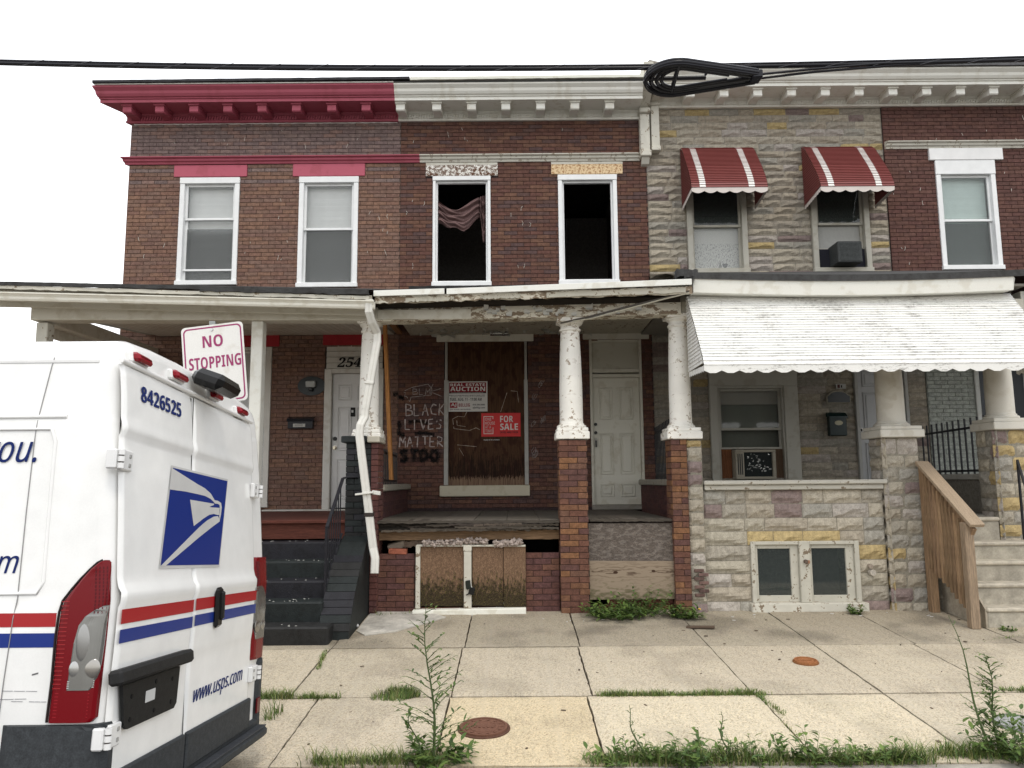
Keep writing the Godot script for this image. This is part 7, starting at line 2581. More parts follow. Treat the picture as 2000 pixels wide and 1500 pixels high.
func van_lamps(o: Node3D, sec: Array) -> void:
	for side in [1.0, -1.0]:
		var e := 0.052 if side > 0 else -0.185   # the far lamp shows its rear face
		var rows := [[0.785, e + 0.02, 0.245], [0.80, e + 0.004, 0.245], [0.94, e + 0.002, 0.243], [1.11, e, 0.248], [1.20, e, 0.244], [1.245, e, 0.235], [1.29, e, 0.20], [1.33, e, 0.165], [1.37, e, 0.125], [1.395, e + 0.002, 0.098], [1.405, e + 0.01, 0.08]]
		var b := MB.new()
		lamp_shape(b, rows, 0.020, side, K(0.15, 0.002, 0.005))
		var l := part(o, "tail_lamp", b, M.lens)
		var ri := MB.new()   # moulded ribs in the outer strip and the lower field
		for k in 26:
			var y := 0.83 + k * 0.0165
			if y > 0.90:
				ri.bar(corner_pt(0.20, y, 0.0205, side), corner_pt(0.232, y, 0.0195, side), 0.003, 0.003, K(0.32, 0.02, 0.025))
		for k in 8:
			var y := 0.805 + k * 0.0125
			ri.bar(corner_pt(e + 0.04, y, 0.0205, side), corner_pt(0.22, y + 0.002, 0.0195, side), 0.002, 0.0025, K(0.30, 0.015, 0.02))
		for k in 13:
			for j in 4:
				ri.obox(corner_pt(e + 0.018 + j * 0.011, 1.20 + k * 0.0145, 0.0195, side), Vector3(0.0015, 0, 0.002), Vector3(0, 0.005, 0), Vector3(0.002, 0, -0.001), K(0.09, 0.002, 0.004))
		part(l, "lens_ribs", ri, M.lens).set_meta("kind", "stuff")
		var c := MB.new()   # bright bowl of the turn and reversing lamps
		var cw := 0.187 if side > 0 else 0.06
		var cr := [[0.905, e + 0.03, cw], [0.92, e + 0.02, cw], [0.96, e + 0.012, cw], [1.0, e + 0.006, cw - 0.002], [1.08, e + 0.004, cw - 0.006], [1.15, e + 0.004, cw - 0.02], [1.185, e + 0.004, cw - 0.045], [1.21, e + 0.004, cw - 0.08], [1.226, e + 0.006, cw - 0.11]]
		lamp_shape(c, cr, 0.0222, side, K(0.24, 0.24, 0.235))
		var bowl := part(l, "reflector", c, M.metal)
		var g := MB.new()
		dome(g, corner_pt(lerpf(e, cw, 0.55), 1.085, 0.018, side), corner_pt(cw - 0.04, 1.085, 0.018, side) - corner_pt(e + 0.04, 1.085, 0.018, side), 0.085, 0.0075, K(0.30, 0.30, 0.295))
		dome(g, corner_pt(lerpf(e, cw, 0.30), 0.985, 0.018, side), (corner_pt(cw - 0.02, 0.985, 0.018, side) - corner_pt(e + 0.02, 0.985, 0.018, side)) * 0.62, 0.040, 0.0085, K(0.34, 0.325, 0.30))
		dome(g, corner_pt(lerpf(e, cw, 0.72), 0.985, 0.018, side), (corner_pt(cw - 0.02, 0.985, 0.018, side) - corner_pt(e + 0.02, 0.985, 0.018, side)) * 0.5, 0.034, 0.0075, K(0.40, 0.40, 0.39))
		for k in 4:
			g.bar(corner_pt(e + 0.03, 0.916 + k * 0.008, 0.0225, side), corner_pt(cw - 0.012, 0.914 + k * 0.008, 0.0220, side), 0.002, 0.003, K(0.7, 0.7, 0.69))
		part(bowl, "bulb_bowl", g, M.metal)
		var rim := MB.new()
		var path := []
		for r in rows:
			path.append(corner_pt(r[2] + 0.004, r[0], 0.004, side))
		rim.tube(path, 0.005, 0.005, 6, K(0.02, 0.012, 0.012))
		part(l, "seal", rim, M.plain)


# half an ellipsoid swelling outwards: wide across `across`, hy high, deep outwards
func dome(b: MB, at: Vector3, across: Vector3, hy: float, deep: float, col: Color) -> void:
	var u := across * 0.5
	var out := u.cross(Vector3.UP).normalized()
	if out.dot(at - Vector3(-0.3, at.y, 0)) < 0:
		out = -out
	var nu := 18
	var nv := 6
	var pos := func(i: int, j: int) -> Vector3:
		var a := TAU * i / nu
		var r := sin(PI / 2 * j / nv)
		return at + u * cos(a) * r + Vector3(0, hy, 0) * sin(a) * r + out * deep * cos(PI / 2 * j / nv)
	var nrm := func(i: int, j: int) -> Vector3:
		var d: Vector3 = pos.call(i, j) - at
		var ul := u.length()
		return (u / ul * d.dot(u / ul) / (ul * ul) + Vector3.UP * d.y / (hy * hy) + out * d.dot(out) / (deep * deep)).normalized()
	for i in nu:
		for j in nv:
			b.quad_n(pos.call(i, j), pos.call(i + 1, j), pos.call(i + 1, j + 1), pos.call(i, j + 1), nrm.call(i, j), nrm.call(i + 1, j), nrm.call(i + 1, j + 1), nrm.call(i, j + 1), col)


func van_rest(o: Node3D, sec: Array, grey: Color, white: Color) -> void:
	# dark plastic skirts and bumper
	for side in [1.0, -1.0]:
		var b := MB.new()
		var rows := [[0.34, -0.03, 0.42], [0.37, -0.045, 0.42], [0.45, -0.05, 0.42], [0.62, -0.05, 0.42], [0.755, -0.04, 0.42], [0.775, -0.02, 0.42]]
		lamp_shape(b, rows, 0.024, side, grey)
		part(o, "bumper_corner", b, M.plastic)
		b = MB.new()
		b.cob(Vector3(-2.15, 0.56, 0.992 * side), Vector3(1.72, 0, 0), Vector3(0, 0.215, 0.004 * side), Vector3(0, 0, 0.024), 0.012, grey)
		part(o, "side_skirt", b, M.plastic)
		for x in [-1.35, -4.75]:
			b = MB.new()
			b.tube([Vector3(x, 0.36, side * 0.74), Vector3(x, 0.36, side * 0.78), Vector3(x, 0.36, side * 0.93), Vector3(x, 0.36, side * 0.97)], 0.345, 0.345, 28, K(0.018, 0.018, 0.019))
			var w := part(o, "wheel", b, M.plastic)
			b = MB.new()
			b.tube([Vector3(x, 0.36, side * 0.93), Vector3(x, 0.36, side * 0.978)], 0.21, 0.20, 24, K(0.35, 0.35, 0.36))
			b.tube([Vector3(x, 0.36, side * 0.97), Vector3(x, 0.36, side * 0.99)], 0.07, 0.06, 16, K(0.25, 0.25, 0.26))
			part(w, "rim", b, M.metal)
			b = MB.new()
			for k in 10:
				var a := PI * k / 10.0
				var a2 := PI * (k + 1) / 10.0
				b.quad(Vector3(x + 0.42 * cos(a), 0.36 + 0.42 * sin(a), side * 1.021), Vector3(x + 0.42 * cos(a2), 0.36 + 0.42 * sin(a2), side * 1.021), Vector3(x + 0.33 * cos(a2), 0.36 + 0.33 * sin(a2), side * 1.021), Vector3(x + 0.33 * cos(a), 0.36 + 0.33 * sin(a), side * 1.021), K(0.012, 0.012, 0.012))
			part(o, "wheel_arch", b, M.plain)
		b = MB.new()
		b.poly(Transform3D(Basis(), Vector3(0, 0, 0.985)) if side > 0 else Transform3D(Basis(Vector3.UP, PI), Vector3(0, 0, -0.985)), PackedVector2Array([Vector2(-3.45 * side, 1.25), Vector2(-3.45 * side, 1.85), Vector2(-3.8 * side, 1.85), Vector2(-4.3 * side, 1.25)]), 0.006, K(0.02, 0.025, 0.03))
		part(o, "cab_window", b, M.lens)
		b = MB.new()
		b.cob(Vector3(-4.2, 1.35, side * 1.13), Vector3(0.05, 0, 0), Vector3(0, 0.17, 0), Vector3(0, 0, 0.09), 0.03, grey)
		b.bar(Vector3(-4.2, 1.25, side * 0.95), Vector3(-4.2, 1.27, side * 1.1), 0.03, 0.05, grey)
		part(o, "mirror", b, M.plastic)
	# far corner above the bumper and the rear step
	var b := MB.new()
	b.cob(Vector3(-0.01, 0.385, 0.0), Vector3(0.03, 0, 0), Vector3(0, 0.04, 0), Vector3(0, 0, 0.97), 0.015, grey)
	b.cob(Vector3(0.030, 0.345, 0.0), Vector3(0.048, 0, 0), Vector3(0, 0.035, 0), Vector3(0, 0, 0.955), 0.022, grey)
	var st := part(o, "rear_step", b, M.plastic)
	b = MB.new()
	for k in 6:
		b.cob(Vector3(0.028 + k * 0.009, 0.382, -0.02), Vector3(0.0025, 0, 0), Vector3(0, 0.004, 0), Vector3(0, 0, 0.90), 0.001, grey * 1.3)
	part(st, "tread_rib", b, M.plastic)
	b = MB.new()
	b.cob(Vector3(0.02, 0.50, -0.905), Vector3(0.005, 0, 0), Vector3(0, 0.045, 0), Vector3(0, 0, 0.028), 0.003, K(0.10, 0.006, 0.01))
	part(o, "reflector", b, M.lens)
	b = MB.new()
	b.bx(-5.0, -0.2, 0.28, 0.40, -0.8, 0.8, K(0.012, 0.012, 0.012))
	part(o, "underbody", b, M.plain)
	b = MB.new()
	b.quad(Vector3(-3.86, 2.18, 0.78), Vector3(-3.86, 2.18, -0.78), Vector3(-4.80, 1.38, -0.86), Vector3(-4.80, 1.38, 0.86), K(0.02, 0.025, 0.03))
	part(o, "windscreen", b, M.lens)


# ---------------------------------------------------------------- ground
func ground() -> void:
	var m := MB.new()
	var e := K(0.10, 0.09, 0.07)
	m.quad(V(-120, -0.75, -120), V(-120, -0.75, 160), V(120, -0.75, 160), V(120, -0.75, -120), e)
	solo("ground", m, M.cement, "", "", "", "structure")
	# the street falls to the kerb from its crown
	m = MB.new()
	var a := K(0.075, 0.074, 0.072)
	m.quad(V(-40, -0.30, 4.82), V(40, -0.30, 4.82), V(40, -0.02, 1.2), V(-40, -0.02, 1.2), a)
	m.quad(V(-40, -0.02, 1.2), V(40, -0.02, 1.2), V(40, -0.30, -4.0), V(-40, -0.30, -4.0), a)
	m.quad(V(-40, -0.30, 4.82), V(40, -0.30, 4.82), V(40, -0.7, 4.82), V(-40, -0.7, 4.82), a)
	m.quad(V(-40, -0.30, -4.0), V(40, -0.30, -4.0), V(40, -0.15, -4.2), V(-40, -0.15, -4.2), K(0.3, 0.28, 0.25))
	m.quad(V(-40, -0.15, -4.2), V(40, -0.15, -4.2), V(40, -0.1, -12), V(-40, -0.1, -12), K(0.3, 0.28, 0.25))
	solo("street", m, M.cement, "", "", "", "structure")
	# kerb stones
	var k := Node3D.new()
	k.name = "kerb"
	k.set_meta("kind", "structure")
	add_child(k)
	var x := -12.0
	while x < 12.0:
		var l := rng.randf_range(1.2, 1.9)
		var b := MB.new()
		b.cb(x, x + l - 0.008, -0.55, -0.135, 4.80, 4.945, 0.016, jit(K(0.33, 0.315, 0.285), 0.08))
		part(k, "kerb_stone", b, M.cement)
		x += l
	# paving slabs, each on its own
	var s := Node3D.new()
	s.name = "sidewalk"
	s.set_meta("kind", "structure")
	add_child(s)
	var bed := MB.new()
	var bc := K(0.055, 0.046, 0.035)
	bed.quad(V(-14, gy(4.95) - 0.035, 4.95), V(14, gy(4.95) - 0.035, 4.95), V(14, gy(12.0) - 0.035, 12.0), V(-14, gy(12.0) - 0.035, 12.0), bc)
	part(s, "joint_soil", bed, M.cement)
	var stain := FastNoiseLite.new()
	stain.seed = 77
	stain.frequency = 0.9
	stain.fractal_octaves = 4
	var warm := K(0.43, 0.39, 0.325)
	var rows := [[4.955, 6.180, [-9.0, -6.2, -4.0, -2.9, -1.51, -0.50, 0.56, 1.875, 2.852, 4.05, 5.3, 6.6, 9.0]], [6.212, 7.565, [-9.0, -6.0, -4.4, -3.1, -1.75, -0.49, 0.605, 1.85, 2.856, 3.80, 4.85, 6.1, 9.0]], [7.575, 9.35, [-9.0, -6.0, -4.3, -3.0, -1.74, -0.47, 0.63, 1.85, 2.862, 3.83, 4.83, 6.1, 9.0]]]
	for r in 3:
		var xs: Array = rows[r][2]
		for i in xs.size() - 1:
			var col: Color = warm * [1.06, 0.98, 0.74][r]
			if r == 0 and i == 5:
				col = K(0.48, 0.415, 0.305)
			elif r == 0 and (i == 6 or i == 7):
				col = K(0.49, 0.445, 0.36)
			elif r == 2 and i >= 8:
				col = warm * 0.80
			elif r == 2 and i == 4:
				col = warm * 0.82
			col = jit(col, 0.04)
			var b := MB.new()
			var d0: float = rows[r][0]
			var d1: float = rows[r][1]
			var x0: float = xs[i] + 0.007
			var x1: float = xs[i + 1] - 0.007
			var up := rng.randf_range(-0.004, 0.004)
			var n := 20
			var pts := []
			for u in n + 1:   # slabs with slightly worn, uneven edges
				var row := []
				for w in n + 1:
					var px := lerpf(x0, x1, float(u) / n)
					var pd := lerpf(d0, d1, float(w) / n)
					var rim := u == 0 or w == 0 or u == n or w == n
					if rim:
						px += rng.randf_range(-0.004, 0.004)
						pd += rng.randf_range(-0.004, 0.004)
					row.append(V(px, gy(pd) + up - (0.006 if rim else 0.0) + rng.randf_range(-0.001, 0.001), pd))
				pts.append(row)
			for u in n:
				for w in n:
					b.quad(pts[u][w], pts[u][w + 1], pts[u + 1][w + 1], pts[u + 1][w], col)
			for q in b.v.size():   # weathering stains
				var sv: float = stain.get_noise_2d(b.v[q].x, b.v[q].z)
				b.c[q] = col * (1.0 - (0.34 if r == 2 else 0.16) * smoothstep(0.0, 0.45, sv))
			for u in n:
				for q in [[pts[u][0], pts[u + 1][0]], [pts[u][n], pts[u + 1][n]], [pts[0][u], pts[0][u + 1]], [pts[n][u], pts[n][u + 1]]]:
					b.quad(q[0], q[1], q[1] - Vector3(0, 0.05, 0), q[0] - Vector3(0, 0.05, 0), col * 0.8)
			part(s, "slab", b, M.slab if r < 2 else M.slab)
	# a skim of newer cement by the black steps
	var p := MB.new()
	p.poly(Transform3D(Basis(Vector3.RIGHT, Vector3(0, 0.06, -1).normalized(), Vector3.UP), Vector3(0, gy(8.0) + 0.004, -8.0)), PackedVector2Array([Vector2(-1.62, 1.0), Vector2(-1.62, 0.15), Vector2(-1.50, -0.02), Vector2(-1.2, 0.14), Vector2(-0.95, 0.45), Vector2(-0.75, 0.72), Vector2(-0.98, 0.98)]), 0.012, K(0.46, 0.45, 0.42))
	part(s, "cement_patch", p, M.cement)
	# cast covers
	cover(V(-0.212, gy(5.53), 5.53), 0.165, K(0.145, 0.070, 0.045), "round rusty brown access cover in the pavement nearest the kerb")
	cover(V(2.56, gy(7.0), 7.0), 0.10, K(0.30, 0.125, 0.05), "small orange rusty valve cover in the pavement")
	cover(V(3.47, gy(5.52), 5.52), 0.16, K(0.30, 0.30, 0.29), "pale grey access cover beside the tall weed at the right")


func cover(at: Vector3, r: float, col: Color, label: String) -> void:
	var o := thing("access_cover", label, "access cover", at, "covers set in the pavement")
	own_axes = true
	o.rotation.x = 0.06
	var b := MB.new()
	b.lathe(Vector3.ZERO, [Vector2(r * 1.10, -0.01), Vector2(r * 1.10, 0.008), Vector2(r * 1.01, 0.010), Vector2(r * 1.005, 0.002)], 36, col * 0.7)
	part(o, "ring", b, M.castiron)
	b = MB.new()
	b.lathe(Vector3.ZERO, [Vector2(r, 0.0), Vector2(r * 0.985, 0.022), Vector2(r * 0.90, 0.022), Vector2(r * 0.885, 0.015), Vector2(r * 0.62, 0.015), Vector2(r * 0.60, 0.019), Vector2(r * 0.52, 0.019), Vector2(r * 0.50, 0.015), Vector2(0.0, 0.015)], 36, col)
	for k in 14:
		var a := TAU * k / 14.0
		b.obox(Vector3(cos(a) * r * 0.75, 0.016, sin(a) * r * 0.75), Vector3(cos(a), 0, sin(a)) * r * 0.06, Vector3(0, 0.004, 0), Vector3(-sin(a), 0, cos(a)) * r * 0.05, col)
	for k in 5:
		b.obox(Vector3((k - 2) * r * 0.18, 0.016, 0), Vector3(r * 0.05, 0, 0), Vector3(0, 0.004, 0), Vector3(0, 0, r * 0.12), col)
	part(o, "lid", b, M.castiron)
	own_axes = false


# ---------------------------------------------------------------- plants
func blade(b: MB, at: Vector3, h: float, w: float, yaw: float, bend: float, col: Color) -> void:
	var dir := Vector3(cos(yaw), 0, sin(yaw))
	var s := Vector3(-sin(yaw), 0, cos(yaw)) * w * 0.5
	var n := 3
	var last := at
	for k in n:
		var t := (k + 1.0) / n
		var p := at + Vector3(0, h * (t - 0.25 * bend * t * t), 0) + dir * h * bend * t * t
		var wa := 1.0 - float(k) / n * 0.55
		var wb := 0.0 if k == n - 1 else 1.0 - (k + 1.0) / n * 0.55
		if wb > 0:
			b.quad(last - s * wa, last + s * wa, p + s * wb, p - s * wb, col)
		else:
			b.tri(last - s * wa, last + s * wa, p, col)
		last = p


func leaf(b: MB, at: Vector3, dir: Vector3, l: float, w: float, col: Color) -> void:
	var d := dir.normalized()
	var s := d.cross(Vector3.UP)
	if s.length() < 0.05:
		s = Vector3.RIGHT
	s = s.normalized()
	var up := s.cross(d).normalized()
	var m1 := at + d * l * 0.35 + up * l * 0.05
	var m2 := at + d * l * 0.7 + up * l * 0.02
	var tip := at + d * l - up * l * 0.08
	for k in [-1.0, 1.0]:
		b.tri(at, m1 + s * k * w * 0.5 + up * w * 0.12, m1, col)
		b.quad(m1, m1 + s * k * w * 0.5 + up * w * 0.12, m2 + s * k * w * 0.36 + up * w * 0.08, m2, col)
		b.tri(m2, m2 + s * k * w * 0.36 + up * w * 0.08, tip, col)


const GREENS := [[0.095, 0.150, 0.035], [0.078, 0.130, 0.032], [0.12, 0.175, 0.042], [0.065, 0.110, 0.034], [0.155, 0.19, 0.055], [0.20, 0.20, 0.08]]


func green(k0 := 0, k1 := 5) -> Color:
	var c: Array = GREENS[rng.randi_range(k0, k1)]
	return jit(K(c[0], c[1], c[2]), 0.15)


func tuft(b: MB, x: float, d: float, n: int, h: float, r: float) -> void:
	for k in n:
		var a := rng.randf() * TAU
		var q := r * sqrt(rng.randf())
		var px := x + cos(a) * q
		var pd := d + sin(a) * q
		blade(b, V(px, gy(pd) - 0.01, pd), h * rng.randf_range(0.35, 1.1) * (1.0 - 0.4 * q / maxf(r, 0.001)), rng.randf_range(0.004, 0.008), a + rng.randf_range(-1, 1), rng.randf_range(0.2, 0.9), green())


func grass_line(called: String, label: String, x0: float, d0: float, x1: float, d1: float, wide: float, h: float, dens: float) -> void:
	var b := MB.new()
	var l := Vector2(x1 - x0, d1 - d0).length()
	var n := int(l * dens)
	for k in n:
		var t := rng.randf()
		var clump := 0.45 + 0.55 * sin(t * 17.0 + x0 * 9.0) * sin(t * 7.0 + 1.0)
		var x := lerpf(x0, x1, t) + rng.randfn() * wide * 0.4
		var d := lerpf(d0, d1, t) + rng.randfn() * wide * 0.4
		blade(b, V(x, gy(d) - 0.012, d), h * rng.randf_range(0.4, 1.1) * (0.6 + 0.5 * clump), rng.randf_range(0.004, 0.008), rng.randf() * TAU, rng.randf_range(0.3, 1.1), green(0 if rng.randf() < 0.4 else 2, 5) * 1.15)
	solo(called, b, M.plant, label, "grass", "", "stuff")


# an upright weed: stem, side shoots and narrow leaves
func weed(label: String, x: float, d: float, h: float, shoots: int, leaf_l: float, bushy: float, lean := 0.0, foot := -99.0, group := "") -> void:
	var y0 := gy(d) - 0.01 if foot < -9 else foot
	var o := thing("weed", label, "weed", V(x, y0, d), group)
	var st := MB.new()
	var lf := MB.new()
	var c := K(0.085, 0.12, 0.045)
	var top := Vector3(lean * h, h, rng.randf_range(-0.05, 0.05) * h)
	var base := V(x, y0, d)
	var spine := []
	for k in 9:
		var t := k / 8.0
		spine.append(base + top * t + Vector3(0.018 * sin(t * 7.0 + x), 0, 0.012 * sin(t * 9.0)))
	st.tube(spine, 0.006 + 0.004 * h, 0.0015, 6, c)
	for k in shoots:
		var t := 0.06 + 0.92 * (k + rng.randf() * 0.6) / shoots
		var f := t * 8.0
		var p: Vector3 = spine[int(f)].lerp(spine[mini(int(f) + 1, 8)], f - int(f))
		var a := rng.randf() * TAU
		var l := (0.26 * (1.0 - t) + 0.07) * bushy * rng.randf_range(0.6, 1.2) * h
		var tip := p + Vector3(cos(a) * l, l * rng.randf_range(0.35, 0.8), sin(a) * l)
		if t < 0.95:
			st.tube([p, p.lerp(tip, 0.5) + Vector3(0, l * 0.06, 0), tip], 0.0028, 0.001, 4, c)
		var m := int(3 + l * 34.0)
		for j in m:
			var u := (j + 0.5) / m
			var q := p.lerp(tip, u)
			var b2 := a + rng.randf_range(-1.5, 1.5)
			leaf(lf, q, Vector3(cos(b2), rng.randf_range(-0.1, 0.9), sin(b2)), leaf_l * rng.randf_range(0.5, 1.2) * (1.2 - 0.6 * t), leaf_l * rng.randf_range(0.22, 0.34), green(0, 3))
	part(o, "stem", st, M.plant)
	part(o, "leaves", lf, M.plant).set_meta("kind", "stuff")


# a low bush of broad leaves
func low_weed(label: String, x: float, d: float, r: float, h: float, n: int, ll: float, foot := -99.0, group := "") -> void:
	var y0 := gy(d) - 0.01 if foot < -9 else foot
	var o := thing("weed", label, "weed", V(x, y0, d), group)
	var st := MB.new()
	var lf := MB.new()
	for k in n:
		var a := rng.randf() * TAU
		var q := r * sqrt(rng.randf())
		var p := V(x + cos(a) * q * 0.5, y0, d + sin(a) * q * 0.5)
		var hh := h * rng.randf_range(0.35, 1.0) * (1.15 - 0.5 * q / r)
		var tip := p + Vector3(cos(a) * q * 0.8, hh, -sin(a) * q * 0.8)
		st.tube([p, p.lerp(tip, 0.5) + Vector3(0, hh * 0.1, 0), tip], 0.0025, 0.001, 4, K(0.08, 0.115, 0.04))
		for j in 9:
			var u := (j + 1.0) / 9.0
			var b2 := rng.randf() * TAU
			leaf(lf, p.lerp(tip, u), Vector3(cos(b2), rng.randf_range(-0.2, 0.8), sin(b2)), ll * rng.randf_range(0.6, 1.2), ll * rng.randf_range(0.26, 0.4), green(0, 3))
	part(o, "stems", st, M.plant).set_meta("kind", "stuff")
	part(o, "leaves", lf, M.plant).set_meta("kind", "stuff")


func plants() -> void:
	grass_line("grass_strip", "short grass in the pavement joint in front of the porch pier", 0.66, 6.2, 1.95, 6.2, 0.06, 0.065, 1300)
	grass_line("grass_strip", "grass running down the slab joint towards the kerb", 1.86, 6.19, 1.93, 5.75, 0.04, 0.06, 420)
	grass_line("grass_strip", "thin brownish grass in the lower slab joint", 1.88, 5.7, 1.87, 5.25, 0.03, 0.035, 160)
	grass_line("grass_strip", "grass in the slab joint beside the black steps", -1.78, 7.5, -1.70, 6.9, 0.025, 0.05, 330)
	grass_line("grass_strip", "grass at the van's far rear corner", -2.25, 6.25, -1.72, 6.2, 0.08, 0.10, 1300)
	grass_line("grass_strip", "small grass patch next to the diagonal crack", -1.68, 6.2, -1.36, 6.18, 0.05, 0.07, 1100)
	grass_line("grass_strip", "grass along the foot of the brick wall by the downspout", -1.60, 8.8, -1.10, 8.93, 0.04, 0.10, 110)
	grass_line("grass_strip", "grass strip along the kerb left of the tall weed", -1.25, 5.0, -0.42, 5.0, 0.085, 0.12, 1300)
	grass_line("grass_strip", "grass strip along the kerb at the bottom right", 0.45, 4.99, 2.55, 4.97, 0.075, 0.14, 1150)
	grass_line("grass_strip", "grass at the right end of the kerb", 2.6, 5.05, 3.4, 5.0, 0.09, 0.14, 1300)
	grass_line("grass_strip", "green tuft in the joint at the right edge", 3.80, 6.25, 4.15, 6.2, 0.05, 0.07, 700)
	grass_line("grass_strip", "sparse grass in front of the concrete steps", 4.5, 7.62, 5.2, 7.9, 0.03, 0.04, 120)
	var b := MB.new()
	for k in 9:
		tuft(b, -0.87 + rng.randf_range(-0.17, 0.17), 6.2 + rng.randf_range(-0.05, 0.05), 120, 0.13, 0.09)
	solo("grass_tuft", b, M.plant, "thick grass tuft in the joint between van and tall weed", "grass", "", "stuff")
	b = MB.new()
	for k in 2:
		tuft(b, -1.75 + k * 0.02, 5.75 + k * 0.1, 26, 0.22, 0.05)
	solo("grass_tuft", b, M.plant, "long grass blades beside the van's rear bumper", "grass", "", "stuff")
	weed("tall thin weed with side shoots growing at the kerb", -0.50, 5.02, 0.96, 40, 0.055, 0.85, -0.06)
	weed("shorter leafy weed leaning at the foot of the tall thin weed", -0.58, 5.0, 0.32, 13, 0.065, 1.0, -0.25)
	low_weed("broad leafed weed clump at the foot of the tall thin weed", -0.47, 4.98, 0.20, 0.16, 20, 0.085)
	weed("tall feathery weed at the right end of the kerb", 3.05, 5.08, 0.62, 46, 0.055, 0.95, -0.10)
	weed("dry wispy weed stalk beside the feathery weed", 2.98, 5.05, 0.85, 10, 0.025, 0.4, -0.22)
	low_weed("dark bushy weed clump at the bottom right corner", 3.13, 5.0, 0.24, 0.34, 40, 0.07)
	for k in 12:
		var x: float = [0.72, 0.86, 1.02, 1.16, 1.34, 1.50, 1.66, 1.82, 1.98, 2.16, 2.32, 0.58][k]
		var h: float = [0.20, 0.16, 0.27, 0.22, 0.16, 0.20, 0.17, 0.22, 0.15, 0.14, 0.16, 0.13][k]
		var nth: String = ["second", "third", "fourth", "fifth", "sixth", "seventh", "eighth", "ninth", "tenth", "eleventh", "twelfth", "first"][k]
		low_weed("low leafy weed in the strip along the kerb, %s from the left" % nth, x, 4.98 + 0.05 * sin(k * 2.3), 0.12, h * 0.95, 6 + (k * 5) % 6, 0.05 + 0.008 * (k % 4), -99.0, "leafy weeds along the kerb")
	weed("thin weed stalk rising from the left of the kerb strip", 0.80, 5.0, 0.34, 12, 0.03, 0.6, -0.3)
	weed("slim weed stalk in the middle of the kerb strip", 1.33, 5.0, 0.30, 9, 0.04, 0.5, -0.2)
	# against the house
	low_weed("large weed clump in front of the boarded door bay", 1.12, 8.70, 0.30, 0.22, 60, 0.085)
	low_weed("leafy weeds growing up the plywood board", 1.42, 8.82, 0.34, 0.34, 52, 0.07)
	low_weed("spreading weed with a yellow flower at the foot of the pier", 1.88, 8.66, 0.17, 0.16, 26, 0.09)
	var f := MB.new()
	f.lathe(V(2.02, gy(8.6) + 0.10, 8.60), [Vector2(0.0, -0.004), Vector2(0.016, 0.0), Vector2(0.014, 0.008), Vector2(0.0, 0.012)], 10, K(0.75, 0.45, 0.01))
	f.tube([V(2.0, gy(8.6), 8.62), V(2.02, gy(8.6) + 0.10, 8.60)], 0.002, 0.002, 4, K(0.08, 0.12, 0.04))
	solo("dandelion", f, M.plant, "single yellow flower on the pavement by the pier", "flower")
	low_weed("small green weed by the white basement window sill", 3.80, 8.78, 0.09, 0.12, 14, 0.06)
	low_weed("tiny weed on the pavement by the concrete steps", 4.98, 8.02, 0.07, 0.05, 10, 0.05)
	# litter
	var l := MB.new()
	l.cob(V(1.93, gy(8.2) + 0.012, 8.2), Vector3(0.14, 0.004, 0.03), Vector3(0, 0.01, 0), Vector3(-0.01, 0, 0.035), 0.004, K(0.09, 0.065, 0.05))
	solo("wood_scrap", l, M.woodx, "dark splintered wood scrap on the pavement", "wood scrap")
	l = MB.new()
	for k in 90:
		var x := rng.randf_range(-1.6, 5.0)
		var d := rng.randf_range(5.0, 8.8)
		if k % 3 == 0:
			d = rng.randf_range(8.5, 8.85)
		var a := rng.randf() * TAU
		var s := rng.randf_range(0.004, 0.018)
		l.obox(V(x, gy(d) + 0.004, d), Vector3(cos(a), 0, sin(a)) * s, Vector3(0, 0.003, 0), Vector3(-sin(a), 0, cos(a)) * s * rng.randf_range(0.2, 0.7), K(0.6, 0.58, 0.54) if k % 3 == 0 else jit(K(0.11, 0.085, 0.06), 0.4))
	solo("litter", l, M.plain, "scattered leaf bits and paint chips on the pavement", "litter", "", "stuff")
	l = MB.new()
	l.cob(V(-1.33, 0.80, ZP + 0.14), Vector3(0.105, -0.004, 0), Vector3(0.001, 0.031, 0), Vector3(0, 0, 0.05), 0.006, K(0.30, 0.10, 0.06))
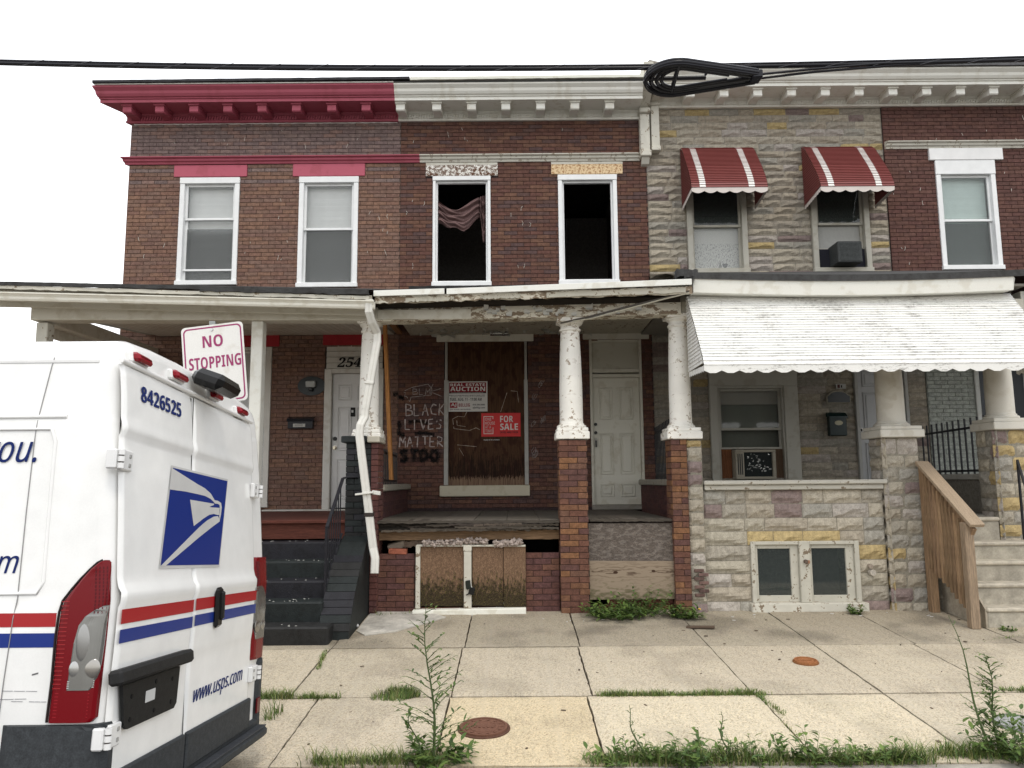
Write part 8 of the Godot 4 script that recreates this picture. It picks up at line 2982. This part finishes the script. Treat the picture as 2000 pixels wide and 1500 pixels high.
	solo("loose_brick", l, M.brick, "loose orange red brick lying on top of the low wall", "brick")
	# torn insulation bulging out over the basement boards
	l = MB.new()
	for q in [[-1.02, -0.28, 0.905], [-0.22, 0.10, 0.895]]:
		var n := 34
		for i in n:
			var x := lerpf(q[0], q[1], float(i) / n)
			for j in 5:
				var r := rng.randf_range(0.010, 0.030)
				var p := V(x + rng.randf_range(-0.012, 0.012), q[2] + rng.randf_range(-0.03, 0.022) + 0.012 * sin(x * 9.0), ZP + rng.randf_range(0.03, 0.12))
				var dirs := [Vector3(1, 0, 0), Vector3(0, 1, 0), Vector3(0, 0, 1), Vector3(-1, 0, 0), Vector3(0, -1, 0), Vector3(0, 0, -1)]
				var o6 := []
				for dd in dirs:
					o6.append(p + dd * r * rng.randf_range(0.6, 1.4))
				var cc := jit(K(0.36, 0.30, 0.265), 0.2)
				for t in [[0, 1, 2], [1, 3, 2], [3, 4, 2], [4, 0, 2], [0, 1, 5], [1, 3, 5], [3, 4, 5], [4, 0, 5]]:
					l.tri(o6[t[0]], o6[t[1]], o6[t[2]], cc)
	solo("torn_insulation", l, M.cloth, "torn pale fibre insulation bulging over the basement boards", "insulation")
	l = MB.new()
	l.cob(V(-1.36, 0.86, ZP + 0.22), Vector3(0.10, 0.03, 0.02), Vector3(-0.01, 0.035, 0.01), Vector3(0, -0.01, 0.03), 0.004, K(0.28, 0.25, 0.21))
	solo("rubble", l, M.woodx, "grey broken slate lying behind the loose brick", "rubble")
	l = MB.new()
	ragged(l, -1.26, -1.05, 0.83, 0.90, ZP + 0.16, ZP + 0.3, 0.015, K(0.13, 0.10, 0.08), 12, 0.2)
	solo("rotten_timber", l, M.woodx, "rotten timber end between the loose brick and the insulation", "timber")
	l = MB.new()
	l.cob(V(-1.66, gy(8.45) + 0.018, 8.3), Vector3(0.035, 0.004, 0), Vector3(0, 0.016, 0), Vector3(0.005, 0, 0.03), 0.012, K(0.5, 0.5, 0.5))
	solo("pavement_stone", l, M.stone, "small pale stone lying beside the black steps", "stone")
